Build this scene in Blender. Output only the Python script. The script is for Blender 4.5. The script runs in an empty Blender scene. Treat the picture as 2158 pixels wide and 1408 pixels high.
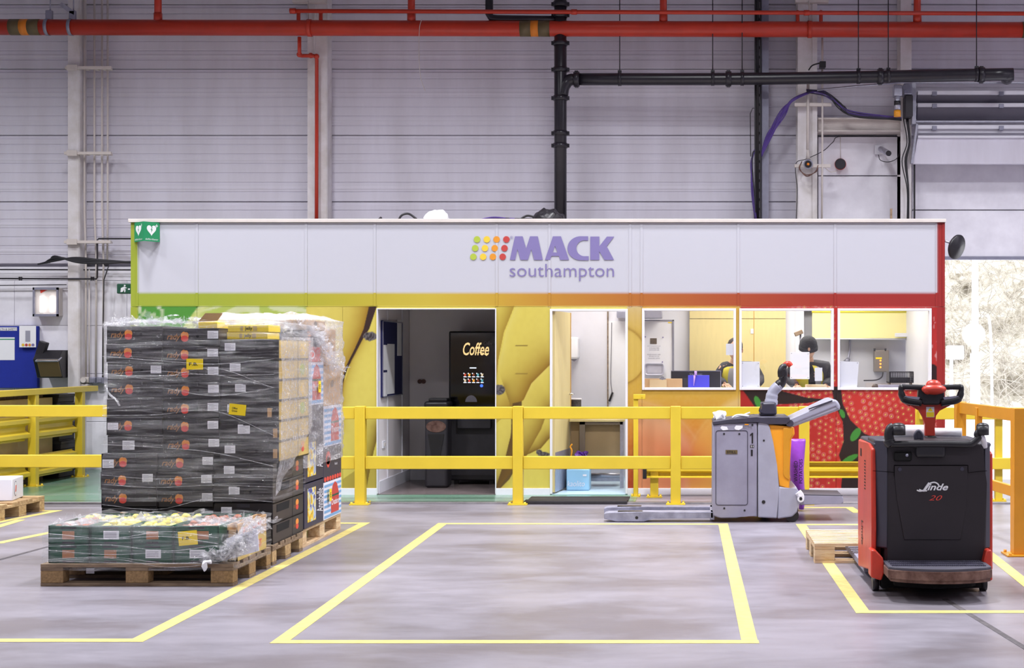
import bpy, bmesh, math, random
import numpy as np
from mathutils import Vector, Matrix
random.seed(7)
rng = np.random.default_rng(5)
SC = bpy.context.scene
COL = SC.collection
# ------------------------------------------------------------------ camera, world, lights, exposure
F, VX, VY, H = 3077.0, 1460.0, 745.0, 1.5          # focal length, vanishing point (2158x1408 frame), eye height
cam_d = bpy.data.cameras.new('camera'); cam = bpy.data.objects.new('camera', cam_d); COL.objects.link(cam)
cam.location = (0, 0, H); cam.rotation_euler = (math.pi/2, 0, 0)
cam_d.sensor_width = 36; cam_d.lens = F/2158*36
cam_d.shift_x = (1079-VX)/2158; cam_d.shift_y = (VY-704)/2158
cam_d.clip_end = 200
SC.camera = cam
SC.view_settings.view_transform = 'Standard'; SC.view_settings.look = 'None'
SC.view_settings.gamma = 1; SC.view_settings.use_curve_mapping = False
SC.view_settings.exposure = 0.34
w = bpy.data.worlds.new('sky'); SC.world = w; w.use_nodes = True
w.node_tree.nodes['Background'].inputs[0].default_value = (0.93, 0.96, 1.0, 1)
w.node_tree.nodes['Background'].inputs[1].default_value = 3.0
def area(name, loc, size, power, col=(1, 1, 1), rot=(0, 0, 0), spread=math.pi):
    l = bpy.data.lights.new(name, 'AREA'); l.shape = 'RECTANGLE'; l.size, l.size_y = size
    l.energy = power; l.color = col; l.spread = spread
    o = bpy.data.objects.new(name, l); COL.objects.link(o); o.location = loc; o.rotation_euler = rot
    return o
LC = (0.955, 0.96, 1.0)
for ly, pw, sp in ((-4, 80, 150), (2, 120, 152), (10, 300, 146), (13.4, 150, 128)):
    for lx in (-11, -5.5, 0, 5.5, 11):
        area('high_bay_light', (lx, ly, 8.0), (0.9, 0.9), pw, LC, spread=math.radians(sp))
area('office_light', (1.05, 16.75, 2.6), (2.0, .7), 52, (1, .97, .88))
area('office_light', (-.95, 16.6, 2.6), (.6, .6), 17, (1, .98, .92))

# ------------------------------------------------------------------ helpers
def X(px, Y): return (px-VX)*Y/F
def Z(py, Y): return H+(VY-py)*Y/F
def PT(px, py, Y): return Vector((X(px, Y), Y, Z(py, Y)))
def GP(px, py):
    Y = F*H/(py-VY); return (X(px, Y), Y)
def lin(c):
    c = np.asarray(c, float)/255.
    return np.where(c <= .04045, c/12.92, ((c+.055)/1.055)**2.4)
def rgb(*c): return tuple(float(v) for v in lin(c))

class MB:
    def __init__(s): s.bm = bmesh.new()
    def _new(s, verts, mi=0, smooth=False):
        fs = {f for v in verts for f in v.link_faces}
        for f in fs: f.material_index = mi; f.smooth = smooth
        return fs
    def box(s, x0, x1, y0, y1, z0, z1, bev=0, mi=0, M=None, seg=2):
        r = bmesh.ops.create_cube(s.bm, size=1)
        vs = r['verts']
        m = Matrix.Translation(((x0+x1)/2, (y0+y1)/2, (z0+z1)/2)) @ Matrix.Diagonal((abs(x1-x0), abs(y1-y0), abs(z1-z0), 1))
        if M is not None: m = M @ m
        bmesh.ops.transform(s.bm, matrix=m, verts=vs)
        s._new(vs, mi)
        if bev:
            es = list({e for v in vs for e in v.link_edges})
            r = bmesh.ops.bevel(s.bm, geom=es, offset=bev, segments=seg, affect='EDGES', profile=.5, material=-1)
            for f in r['faces']: f.material_index = mi; f.smooth = True
        return s
    def cyl(s, p, q, r, r2=None, n=14, mi=0, caps=True):
        p, q = Vector(p), Vector(q); d = q-p
        if d.length < 1e-6: return s
        m = Matrix.Translation((p+q)/2) @ d.to_track_quat('Z', 'Y').to_matrix().to_4x4()
        rr = bmesh.ops.create_cone(s.bm, cap_ends=caps, segments=n, radius1=r, radius2=r if r2 is None else r2, depth=d.length, matrix=m)
        for f in s._new(rr['verts'], mi): f.smooth = len(f.verts) == 4
        return s
    def ball(s, c, r, mi=0, sub=2, M=None):
        rx, ry, rz = r if isinstance(r, (tuple, list)) else (r, r, r)
        m = Matrix.Translation(c) @ (M if M is not None else Matrix()) @ Matrix.Diagonal((rx, ry, rz, 1))
        rr = bmesh.ops.create_icosphere(s.bm, subdivisions=sub, radius=1, matrix=m)
        s._new(rr['verts'], mi, True); return s
    def tube(s, pts, r, n=8, mi=0, k=6, smooth=True):
        pts = [Vector(p) for p in pts]
        if smooth and len(pts) > 2:
            P = [pts[0]*2-pts[1]]+pts+[pts[-1]*2-pts[-2]]; out = []
            for i in range(1, len(P)-2):
                a, b, c, d = P[i-1:i+3]
                for j in range(k):
                    t = j/k
                    out.append(.5*((2*b)+(c-a)*t+(2*a-5*b+4*c-d)*t*t+(3*b-a-3*c+d)*t**3))
            out.append(pts[-1]); pts = out
        rings = []; up = None
        for i, p in enumerate(pts):
            t = (pts[min(i+1, len(pts)-1)]-pts[max(i-1, 0)]).normalized()
            if up is None: up = Vector((0, 0, 1)) if abs(t.z) < .9 else Vector((0, 1, 0))
            a = t.cross(up).normalized(); up = a.cross(t).normalized()
            rr = r[min(int(i*len(r)/len(pts)), len(r)-1)] if isinstance(r, (list, tuple)) else r
            rings.append([s.bm.verts.new(p+(a*math.cos(2*math.pi*j/n)+up*math.sin(2*math.pi*j/n))*rr) for j in range(n)])
        for A, B in zip(rings, rings[1:]):
            for j in range(n):
                f = s.bm.faces.new((A[j], A[(j+1) % n], B[(j+1) % n], B[j])); f.smooth = True; f.material_index = mi
        for R in (rings[0][::-1], rings[-1]):
            f = s.bm.faces.new(R); f.material_index = mi
        return s
    def prism(s, poly, fr, a, b, mi=0, bev=0):
        """poly: 2D points in frame fr=(o,u,v); extruded from a to b along the normal"""
        o, u, v = fr; n = u.cross(v)
        A = [s.bm.verts.new(o+u*x+v*y+n*a) for x, y in poly]
        B = [s.bm.verts.new(o+u*x+v*y+n*b) for x, y in poly]
        fs = [s.bm.faces.new(A[::-1]), s.bm.faces.new(B)]
        k = len(poly)
        for i in range(k): fs.append(s.bm.faces.new((A[i], A[(i+1) % k], B[(i+1) % k], B[i])))
        for f in fs: f.material_index = mi
        if bev:
            es = list({e for f in fs for e in f.edges})
            r = bmesh.ops.bevel(s.bm, geom=es, offset=bev, segments=2, affect='EDGES', profile=.5, material=-1)
            for f in r['faces']: f.smooth = True
        return s
    def rect(s, fr, u0, u1, v0, v1, t=.002, mi=0, a=0):
        return s.prism([(u0, v0), (u1, v0), (u1, v1), (u0, v1)], fr, a, a+t, mi)
    def disc(s, fr, cu, cv, r, t=.002, mi=0, n=20, a=0, rv=None):
        rv = rv or r
        return s.prism([(cu+r*math.cos(2*math.pi*i/n), cv+rv*math.sin(2*math.pi*i/n)) for i in range(n)], fr, a, a+t, mi)
    def text(s, fr, txt, u0, u1, v0, v1, t=.002, mi=0, bold=0, shear=0, rot=0):
        vs, fs = text_geo(txt, bold, shear)
        if rot: vs = [(-y, x) if rot > 0 else (y, -x) for x, y in vs]
        xs = [p[0] for p in vs]; ys = [p[1] for p in vs]
        a, b, c, d = min(xs), max(xs), min(ys), max(ys)
        o, u, v = fr; n = u.cross(v)
        V = [s.bm.verts.new(o+u*(u0+(x-a)/(b-a)*(u1-u0))+v*(v0+(y-c)/(d-c)*(v1-v0))+n*t) for x, y in vs]
        for f in fs:
            try: s.bm.faces.new([V[i] for i in f]).material_index = mi
            except ValueError: pass
        return s
    def lathe(s, prof, M=None, n=20, mi=0):
        M = M if M is not None else Matrix()
        rings = []
        for r, z in prof:
            rings.append([s.bm.verts.new(M @ Vector((max(r, 1e-4)*math.cos(2*math.pi*j/n), max(r, 1e-4)*math.sin(2*math.pi*j/n), z))) for j in range(n)])
        for A, B in zip(rings, rings[1:]):
            for j in range(n):
                f = s.bm.faces.new((A[j], A[(j+1) % n], B[(j+1) % n], B[j])); f.smooth = True; f.material_index = mi
        s.bm.faces.new(rings[0][::-1]).material_index = mi; s.bm.faces.new(rings[-1]).material_index = mi
        return s
    def quad(s, pts, mi=0):
        s.bm.faces.new([s.bm.verts.new(p) for p in pts]).material_index = mi; return s
    def mesh(s, name, mats, shift=None):
        me = bpy.data.meshes.new(name)
        if shift is not None: bmesh.ops.translate(s.bm, verts=s.bm.verts[:], vec=-Vector(shift))
        s.bm.normal_update(); s.bm.to_mesh(me); s.bm.free()
        for m in (mats if isinstance(mats, (list, tuple)) else [mats]): me.materials.append(m)
        return me
_tc = {}
def text_geo(txt, bold, shear):
    k = (txt, bold, shear)
    if k not in _tc:
        c = bpy.data.curves.new('t', 'FONT'); c.body = txt; c.offset = bold; c.shear = shear; c.resolution_u = 3
        o = bpy.data.objects.new('t', c); COL.objects.link(o)
        dg = bpy.context.evaluated_depsgraph_get()
        me = bpy.data.meshes.new_from_object(o.evaluated_get(dg))
        _tc[k] = ([(v.co.x, v.co.y) for v in me.vertices], [tuple(p.vertices) for p in me.polygons])
        bpy.data.objects.remove(o); bpy.data.curves.remove(c); bpy.data.meshes.remove(me)
    return _tc[k]
VXU, VYU, VZU = Vector((1, 0, 0)), Vector((0, 1, 0)), Vector((0, 0, 1))
def front(Y, x=0, z=0): return (Vector((x, Y, z)), VXU, VZU)       # faces the camera
def side(Xc, y=0, z=0): return (Vector((Xc, y, z)), VYU, VZU)      # faces +X
def top(z, x=0, y=0): return (Vector((x, y, z)), VXU, VYU)         # faces up
def link(name, me, parent=None, loc=None):
    o = bpy.data.objects.new(name, me); COL.objects.link(o)
    if parent is not None: o.parent = parent
    if loc is not None: o.location = loc
    return o
def tag(o, label=None, cat=None, group=None, kind=None):
    if label: o['label'] = label
    if cat: o['category'] = cat
    if group: o['group'] = group
    if kind: o['kind'] = kind
    return o
def root(o):
    while o.parent: o = o.parent
    return o
def thing(name, label, cat, loc, group=None, kind=None):
    o = bpy.data.objects.new(name, None); COL.objects.link(o); o.location = loc
    o.empty_display_size = .1
    return tag(o, label, cat, group, kind)
def part(name, mb, mats, parent, label=None, local=False, kind=None):
    """world-coordinate mesh (unless local) made a child of parent"""
    o = link(name, mb.mesh(name, mats, None if local else root(parent).location), parent)
    return tag(o, label, None, None, kind)
def single(name, mb, mats, label, cat, loc=None, group=None, kind=None):
    bm = mb.bm
    if loc is None:
        xs = [v.co for v in bm.verts]
        loc = (sum(min(v[i] for v in xs)+max(v[i] for v in xs) for i in (0,))/2, (min(v.y for v in xs)+max(v.y for v in xs))/2, min(v.z for v in xs))
    return tag(link(name, mb.mesh(name, mats, loc), None, loc), label, cat, group, kind)
def struct(name, mb, mats, label=None, parent=None):
    o = link(name, mb.mesh(name, mats), parent)
    if parent is None: o['kind'] = 'structure'
    if label: o['label'] = label
    return o
def dup(o, loc, label=None, rz=None):
    r = o.copy(); COL.objects.link(r); r.location = loc
    if rz is not None: r.rotation_euler = (0, 0, rz)
    if label: r['label'] = label
    for ch in list(o.children):
        c = ch.copy(); COL.objects.link(c); c.parent = r
        for g in list(ch.children):
            d = g.copy(); COL.objects.link(d); d.parent = c
    return r
ORD = ['topmost', 'second from the top', 'third from the top', 'fourth from the top', 'fifth from the top', 'sixth from the top', 'seventh from the top', 'eighth from the top', 'ninth from the top', 'tenth from the top', 'eleventh from the top', 'twelfth from the top', 'thirteenth from the top']

# ------------------------------------------------------------------ materials
def mat(name, col, rough=.5, metal=0, var=.0, scale=6, bump=0, bscale=40, col2=None, stretch=(1, 1, 1), spec=.5, emis=0, detail=5, coat=0, rvar=0):
    m = bpy.data.materials.new(name); m.use_nodes = True
    nt = m.node_tree; b = nt.nodes['Principled BSDF']
    b.inputs['Base Color'].default_value = (*col, 1); b.inputs['Roughness'].default_value = rough
    b.inputs['Metallic'].default_value = metal; b.inputs['Specular IOR Level'].default_value = spec
    if coat: b.inputs['Coat Weight'].default_value = coat
    if emis:
        b.inputs['Emission Color'].default_value = (*col, 1); b.inputs['Emission Strength'].default_value = emis
    if var or col2 or bump or rvar:
        tc = nt.nodes.new('ShaderNodeTexCoord'); mp = nt.nodes.new('ShaderNodeMapping'); mp.inputs['Scale'].default_value = stretch
        nt.links.new(tc.outputs['Object'], mp.inputs[0])
    if var or col2:
        n = nt.nodes.new('ShaderNodeTexNoise'); n.inputs['Scale'].default_value = scale; n.inputs['Detail'].default_value = detail
        n.inputs['Roughness'].default_value = .6
        nt.links.new(mp.outputs[0], n.inputs[0])
        r = nt.nodes.new('ShaderNodeValToRGB'); r.color_ramp.elements[0].position = .35; r.color_ramp.elements[1].position = .65
        c2 = col2 or tuple(max(0, c*(1-var)) for c in col)
        r.color_ramp.elements[0].color = (*c2, 1); r.color_ramp.elements[1].color = (*col, 1)
        nt.links.new(n.outputs[0], r.inputs[0]); nt.links.new(r.outputs[0], b.inputs['Base Color'])
        if rvar:
            mr = nt.nodes.new('ShaderNodeMapRange'); mr.inputs[3].default_value = rough-rvar; mr.inputs[4].default_value = rough+rvar
            nt.links.new(n.outputs[0], mr.inputs[0]); nt.links.new(mr.outputs[0], b.inputs['Roughness'])
    if bump:
        n2 = nt.nodes.new('ShaderNodeTexNoise'); n2.inputs['Scale'].default_value = bscale; n2.inputs['Detail'].default_value = 4
        nt.links.new(mp.outputs[0], n2.inputs[0])
        bp = nt.nodes.new('ShaderNodeBump'); bp.inputs['Strength'].default_value = bump; bp.inputs['Distance'].default_value = .01
        nt.links.new(n2.outputs[0], bp.inputs['Height']); nt.links.new(bp.outputs[0], b.inputs['Normal'])
    return m
M = {}
M['yellow'] = mat('yellow_paint', rgb(224, 195, 56), .4, var=.08, scale=3)
M['orange_yellow'] = mat('amber_paint', rgb(212, 146, 34), .4, var=.1, scale=4)
M['white'] = mat('white_paint', rgb(226, 225, 234), .45, var=.05, scale=3)
M['offwhite'] = mat('cream_paint', rgb(214, 205, 200), .5, var=.1, scale=4)
M['pillar'] = mat('pillar_paint', rgb(228, 224, 228), .5, var=.1, scale=4, col2=rgb(208, 202, 200))
M['black'] = mat('black_plastic', rgb(30, 28, 34), .4, var=.2, scale=8)
M['softblack'] = mat('matt_black', rgb(48, 45, 52), .6, var=.2, scale=8)
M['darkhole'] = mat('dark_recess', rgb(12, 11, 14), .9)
M['steel'] = mat('galvanised_steel', rgb(190, 190, 205), .35, .7, var=.2, scale=20)
M['greysteel'] = mat('grey_steel', rgb(150, 150, 168), .4, .4, var=.15, scale=10)
M['red_pipe'] = mat('red_pipe_paint', rgb(196, 56, 34), .35, var=.15, scale=3)
M['olive'] = mat('olive_tape', rgb(100, 85, 55), .5)
M['amber'] = mat('amber_tape', rgb(225, 130, 30), .5)
M['black_pipe'] = mat('black_soil_pipe', rgb(38, 35, 44), .3, var=.3, scale=5)
M['purple'] = mat('purple_cable', rgb(75, 50, 130), .5)
M['paper'] = mat('white_paper', rgb(235, 235, 240), .7, var=.03)
M['print'] = mat('grey_print', rgb(150, 150, 165), .7)
M['inkblack'] = mat('black_ink', rgb(25, 22, 25), .6)
M['inkgrey'] = mat('grey_ink', rgb(110, 105, 115), .6)
M['wood'] = mat('pallet_wood', rgb(196, 168, 126), .75, var=.3, scale=5, stretch=(1, 6, 6), bump=.3, col2=rgb(150, 118, 82))
M['wood_old'] = mat('weathered_pallet_wood', rgb(150, 128, 104), .8, var=.3, scale=5, stretch=(1, 6, 6), bump=.3, col2=rgb(104, 84, 68))
M['wood_pale'] = mat('pale_pallet_wood', rgb(226, 205, 170), .75, var=.2, scale=5, stretch=(1, 6, 6), bump=.3, col2=rgb(196, 160, 120))
M['chip'] = mat('chipboard_block', rgb(160, 128, 88), .85, var=.4, scale=60, bump=.5)
M['kraft'] = mat('brown_cardboard', rgb(188, 150, 104), .7, var=.1, scale=5)
M['kraft_yellow'] = mat('yellowish_cardboard', rgb(206, 178, 100), .6, var=.15, scale=6)
M['carton'] = mat('black_carton', rgb(38, 34, 37), .42, var=.12, scale=6)
M['carton2'] = mat('dark_brown_carton', rgb(58, 50, 48), .5, var=.12, scale=6)
M['gold'] = mat('gold_print', rgb(165, 112, 58), .5)
M['orb_y'] = mat('orange_print', rgb(240, 150, 60), .5)
M['orb_r'] = mat('red_print', rgb(222, 72, 60), .5)
M['tag_yellow'] = mat('yellow_card', rgb(250, 218, 30), .5)
M['crate_green'] = mat('green_crate', rgb(30, 84, 62), .45, var=.15, scale=5)
M['blue_board'] = mat('blue_felt', rgb(18, 40, 150), .8, var=.1, scale=20)
M['aed_green'] = mat('green_sign', rgb(30, 140, 90), .45)
M['truck_grey'] = mat('grey_truck_paint', rgb(150, 148, 168), .42, var=.14, scale=3, col2=rgb(136, 133, 152), bump=.05)
M['truck_light'] = mat('light_grey_plastic', rgb(162, 162, 180), .4, var=.1, scale=6)
M['truck_orange'] = mat('orange_plastic', rgb(240, 160, 38), .4, var=.06, scale=4)
M['truck_dark'] = mat('charcoal_plastic', rgb(62, 60, 76), .45, var=.2, scale=8)
M['fork_grey'] = mat('worn_fork_paint', rgb(158, 158, 178), .45, .1, var=.4, scale=9, col2=rgb(128, 128, 146))
M['linde_red'] = mat('red_truck_paint', rgb(205, 60, 42), .35, var=.15, scale=6)
M['linde_dark'] = mat('dark_truck_body', rgb(38, 31, 37), .48, var=.2, scale=3)
M['linde_side'] = mat('slate_truck_panel', rgb(54, 52, 66), .45, var=.15, scale=4)
M['rust'] = mat('rusty_steel', rgb(130, 100, 90), .6, .3, var=.4, scale=12, col2=rgb(80, 50, 44))
M['rubber'] = mat('grey_rubber', rgb(74, 72, 84), .6)
M['sack'] = mat('purple_plastic_sack', rgb(150, 70, 195), .3, var=.2, scale=6, bump=.5, bscale=15)
M['door_shaded'] = mat('shaded_door_panel', rgb(98, 95, 108), .4)  # shade on the panel undersides put into the colour
M['chrome'] = mat('chrome', rgb(210, 210, 215), .2, .9)
M['floor_blue'] = mat('pale_blue_vinyl', rgb(190, 214, 232), .3, var=.06)
M['oak'] = mat('pale_oak_laminate', rgb(214, 196, 140), .45, var=.07, scale=3, stretch=(8, 8, 1))
M['oak_dark'] = mat('oak_edge', rgb(196, 150, 72), .5, var=.15, scale=6)
M['brownpanel'] = mat('brown_laminate', rgb(150, 126, 90), .6, var=.08)
M['blind'] = mat('yellow_blind', rgb(250, 240, 170), .7)
M['skin'] = mat('skin', rgb(214, 170, 140), .5)
M['jacket'] = mat('dark_jacket', rgb(58, 58, 68), .8, var=.2, scale=12, bump=.4, bscale=12)
M['hivis'] = mat('hi_vis_fabric', rgb(246, 232, 60), .6, var=.08)
M['reflective'] = mat('reflective_band', rgb(190, 190, 196), .4)
M['hair'] = mat('dark_hair', rgb(60, 48, 44), .8, bump=.6, bscale=90)
M['beanie'] = mat('dark_knit', rgb(44, 46, 52), .9, bump=.8, bscale=60)
M['logo'] = mat('violet_print', rgb(122, 112, 162), .5)
for k_, c_ in (('g', (166, 182, 62)), ('y', (228, 190, 56)), ('o', (214, 140, 40)), ('r', (182, 62, 58))): M['dot_'+k_] = mat('dot_print', rgb(*c_), .5)
M['line'] = mat('floor_line_paint', rgb(214, 200, 124), .5, var=.12, scale=14, col2=rgb(196, 182, 112))
M['lamp_on'] = mat('lit_tube', (1, 1, 1), emis=2.4)
M['inner_wall'] = mat('cabin_inner_wall', rgb(236, 230, 234), .5)
M['baseboard'] = mat('white_skirting', rgb(222, 222, 232), .45, var=.06)
M['purple_bag'] = mat('purple_net', rgb(92, 42, 150), .4, var=.3, scale=30)
M['blue_crate'] = mat('pale_blue_crate', rgb(150, 196, 226), .4)
M['stainless'] = M['steel']
def glass_mat():
    m = bpy.data.materials.new('window_glass'); m.use_nodes = True; nt = m.node_tree; nt.nodes.clear()
    o = nt.nodes.new('ShaderNodeOutputMaterial'); t = nt.nodes.new('ShaderNodeBsdfTransparent'); g = nt.nodes.new('ShaderNodeBsdfGlossy')
    g.inputs['Roughness'].default_value = .02; mx = nt.nodes.new('ShaderNodeMixShader'); mx.inputs[0].default_value = .06
    nt.links.new(t.outputs[0], mx.inputs[1]); nt.links.new(g.outputs[0], mx.inputs[2]); nt.links.new(mx.outputs[0], o.inputs[0]); return m
M['glass'] = glass_mat()
def film_mat(name, lo, hi, scale, tint=(.95, .95, 1.0), direction=(0.6, .6, 9)):
    """stretch film: clear, with gloss, milky creases and whitish sheen mixed into the colour"""
    m = bpy.data.materials.new(name); m.use_nodes = True; nt = m.node_tree; nt.nodes.clear(); N = nt.nodes.new; L = nt.links.new
    o = N('ShaderNodeOutputMaterial'); tr = N('ShaderNodeBsdfTransparent'); gl = N('ShaderNodeBsdfGlossy'); df = N('ShaderNodeBsdfDiffuse')
    tl = N('ShaderNodeBsdfTranslucent')
    gl.inputs['Roughness'].default_value = .18; df.inputs[0].default_value = (*tint, 1); tl.inputs[0].default_value = (*tint, 1)
    tc = N('ShaderNodeTexCoord'); mp = N('ShaderNodeMapping'); mp.inputs['Scale'].default_value = direction; mp.inputs['Rotation'].default_value = (.12, .1, 0)
    n = N('ShaderNodeTexNoise'); n.inputs['Scale'].default_value = scale; n.inputs['Detail'].default_value = 7; n.inputs['Roughness'].default_value = .7; n.inputs['Distortion'].default_value = .6
    L(tc.outputs['Object'], mp.inputs[0]); L(mp.outputs[0], n.inputs[0])
    r = N('ShaderNodeMapRange'); r.inputs[1].default_value = .42; r.inputs[2].default_value = .78; r.inputs[3].default_value = lo; r.inputs[4].default_value = hi
    L(n.outputs[0], r.inputs[0])
    bp = N('ShaderNodeBump'); bp.inputs['Strength'].default_value = .9; bp.inputs['Distance'].default_value = .02; L(n.outputs[0], bp.inputs['Height'])
    L(bp.outputs[0], gl.inputs['Normal'])
    m0 = N('ShaderNodeMixShader'); m0.inputs[0].default_value = .35; L(df.outputs[0], m0.inputs[1]); L(tl.outputs[0], m0.inputs[2])
    m1 = N('ShaderNodeMixShader'); m1.inputs[0].default_value = .5; L(m0.outputs[0], m1.inputs[1]); L(gl.outputs[0], m1.inputs[2])
    m2 = N('ShaderNodeMixShader'); L(r.outputs[0], m2.inputs[0]); L(tr.outputs[0], m2.inputs[1]); L(m1.outputs[0], m2.inputs[2])
    L(m2.outputs[0], o.inputs[0]); return m
M['film'] = film_mat('stretch_film', .03, .52, 3.2)  # white streaks mixed in, sheen and highlights put into the film colour
M['film_milky'] = film_mat('milky_stretch_film', .30, .85, 6, direction=(2, 5, 5))
M['film_clear'] = film_mat('clear_bunched_film', .12, .9, 9, direction=(3, 3, 3))
def floor_mat():
    m = bpy.data.materials.new('polished_concrete'); m.use_nodes = True; nt = m.node_tree; N = nt.nodes.new; L = nt.links.new
    b = nt.nodes['Principled BSDF']; tc = N('ShaderNodeTexCoord')
    def noise(scale, st, det=8, ro=.6, dist=0):
        mp = N('ShaderNodeMapping'); mp.inputs['Scale'].default_value = st; L(tc.outputs['Object'], mp.inputs[0])
        n = N('ShaderNodeTexNoise'); n.inputs['Scale'].default_value = scale; n.inputs['Detail'].default_value = det; n.inputs['Roughness'].default_value = ro; n.inputs['Distortion'].default_value = dist
        L(mp.outputs[0], n.inputs[0]); return n
    n1 = noise(.8, (.8, 1.3, 1), 9, .62, .3); n2 = noise(3.5, (.6, 1.6, 1), 8, .7); n3 = noise(9, (.25, 1.5, 1), 8, .75, 1)
    r1 = N('ShaderNodeValToRGB'); e = r1.color_ramp.elements; e[0].position = .40; e[0].color = (*rgb(118, 111, 117), 1); e[1].position = .60; e[1].color = (*rgb(144, 139, 149), 1)
    x = e.new(.5); x.color = (*rgb(132, 127, 136), 1)
    L(n1.outputs[0], r1.inputs[0])
    r2 = N('ShaderNodeMapRange'); r2.inputs[1].default_value = .3; r2.inputs[2].default_value = .7; r2.inputs[3].default_value = .9; r2.inputs[4].default_value = 1.07; L(n2.outputs[0], r2.inputs[0])
    r3 = N('ShaderNodeMapRange'); r3.inputs[1].default_value = .28; r3.inputs[2].default_value = .42; r3.inputs[3].default_value = .80; r3.inputs[4].default_value = 1.0; L(n3.outputs[0], r3.inputs[0])
    mu = N('ShaderNodeMath'); mu.operation = 'MULTIPLY'; L(r2.outputs[0], mu.inputs[0]); L(r3.outputs[0], mu.inputs[1])
    vm = N('ShaderNodeVectorMath'); vm.operation = 'SCALE'; L(r1.outputs[0], vm.inputs[0]); L(mu.outputs[0], vm.inputs['Scale'])
    L(vm.outputs[0], b.inputs['Base Color'])
    rr = N('ShaderNodeMapRange'); rr.inputs[3].default_value = .22; rr.inputs[4].default_value = .5; L(n2.outputs[0], rr.inputs[0]); L(rr.outputs[0], b.inputs['Roughness'])
    bp = N('ShaderNodeBump'); bp.inputs['Strength'].default_value = .12; bp.inputs['Distance'].default_value = .004; L(n2.outputs[0], bp.inputs['Height']); L(bp.outputs[0], b.inputs['Normal'])
    return m
M['floor'] = floor_mat()
M['green_floor'] = mat('green_walkway_paint', rgb(88, 136, 110), .25, var=.2, scale=1.3, col2=rgb(126, 150, 136), stretch=(.5, 2, 1))
M['clad'] = mat('wall_cladding', rgb(218, 215, 228), .5, var=.1, scale=1.6, stretch=(1.6, 1, .3), col2=rgb(205, 201, 212), detail=8)
M['clad_old'] = M['clad']
M['block'] = mat('white_painted_block', rgb(240, 238, 246), .55, var=.08, scale=2.2, col2=rgb(222, 219, 228), bump=.15, bscale=12)
M['ceiling'] = mat('ceiling_sheet', rgb(150, 145, 150), .8)
M['hallwall'] = mat('hall_wall', rgb(190, 186, 196), .7)
YW, YC = 18.84, 15.44
# ================================================================== hall shell
fl = MB(); fl.box(-16, 12, -8, YW+.3, -.2, 0); floor = struct('floor', fl, M['floor'], 'lavender grey polished concrete floor')
def line(pts, wd, name='painted_line'):
    b = MB(); fr = top(.0005)
    for (x0, y0), (x1, y1) in zip(pts, pts[1:]):
        d = Vector((x1-x0, y1-y0)).normalized(); n = Vector((-d.y, d.x))*wd/2; e = d*wd/2
        b.prism([(x0-n.x-e.x, y0-n.y-e.y), (x1-n.x+e.x, y1-n.y+e.y), (x1+n.x+e.x, y1+n.y+e.y), (x0+n.x-e.x, y0+n.y-e.y)], fr, 0, .0012+random.random()*.0005)
    struct(name, b, M['line'], parent=floor)
for pts in ([(-10, 7.62), GP(290, 1350)], [GP(290, 1350), GP(768, 1103)], [GP(768, 1103), (-5.5, 12.88)],
            [GP(590, 1353), GP(1582, 1353)], [GP(590, 1353), GP(932, 1104)], [GP(932, 1104), GP(1524, 1105)], [GP(1524, 1105), GP(1580, 1353)],
            [GP(1818, 1290), (4.5, 8.48)], [GP(1818, 1290), GP(1688, 1106)], [GP(1688, 1106), GP(1815, 1106)],
            [(-8.5, GP(0, 1146)[1]-.6), GP(0, 1144), GP(105, 1123)], [GP(-60, 1112), GP(118, 1077)], [GP(118, 1077), GP(60, 1077)],
            [GP(2060, 1148), GP(2200, 1260)], [GP(1700, 1070), GP(1790, 1070), GP(1806, 1080)], [GP(-10, 1112), GP(40, 1097)]):
    line(pts, .085)
b = MB()
for p, q in ((GP(1990, 1262), GP(2170, 1372)), (GP(-20, 1185), GP(110, 1150))):
    p, q = Vector((*p, 0)), Vector((*q, 0)); d = (q-p).normalized(); n = Vector((-d.y, d.x, 0))*.018
    b.prism([((p-n).x, (p-n).y), ((q-n).x, (q-n).y), ((q+n).x, (q+n).y), ((p+n).x, (p+n).y)], top(.0004), 0, .0012)
struct('floor_joint', b, mat('joint_sealant', rgb(96, 90, 94), .8, var=.5, scale=25), parent=floor)
b = MB(); b.box(-16, X(1338, 14.62), 14.62, YW, .0, .006); struct('painted_walkway', b, M['green_floor'], parent=floor)
b = MB(); b.box(-16, 3.3, 14.52, 14.60, 0, .016); struct('walkway_edge_strip', b, mat('kerb_strip', rgb(150, 146, 150), .6, var=.3, scale=12), parent=floor)
b = MB(); b.box(X(1105, 14.55), X(1322, 14.55), 14.50, 14.66, 0, .035, .006); b.box(X(1105, 14.55), X(1322, 14.55), 14.66, 15.2, 0.006, .012)
struct('threshold_plate', b, mat('dark_kerb', rgb(46, 42, 46), .7, var=.3, scale=20), 'black rubber threshold strip in front of the bright doorway', floor)
b = MB(); b.box(3.2, 12, YW-1.5, 60, -.02, .003); struct('ground', b, mat('yard_paving', rgb(225, 222, 225), .7, var=.1, scale=2), 'bright paved yard beyond the loading door')

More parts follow.
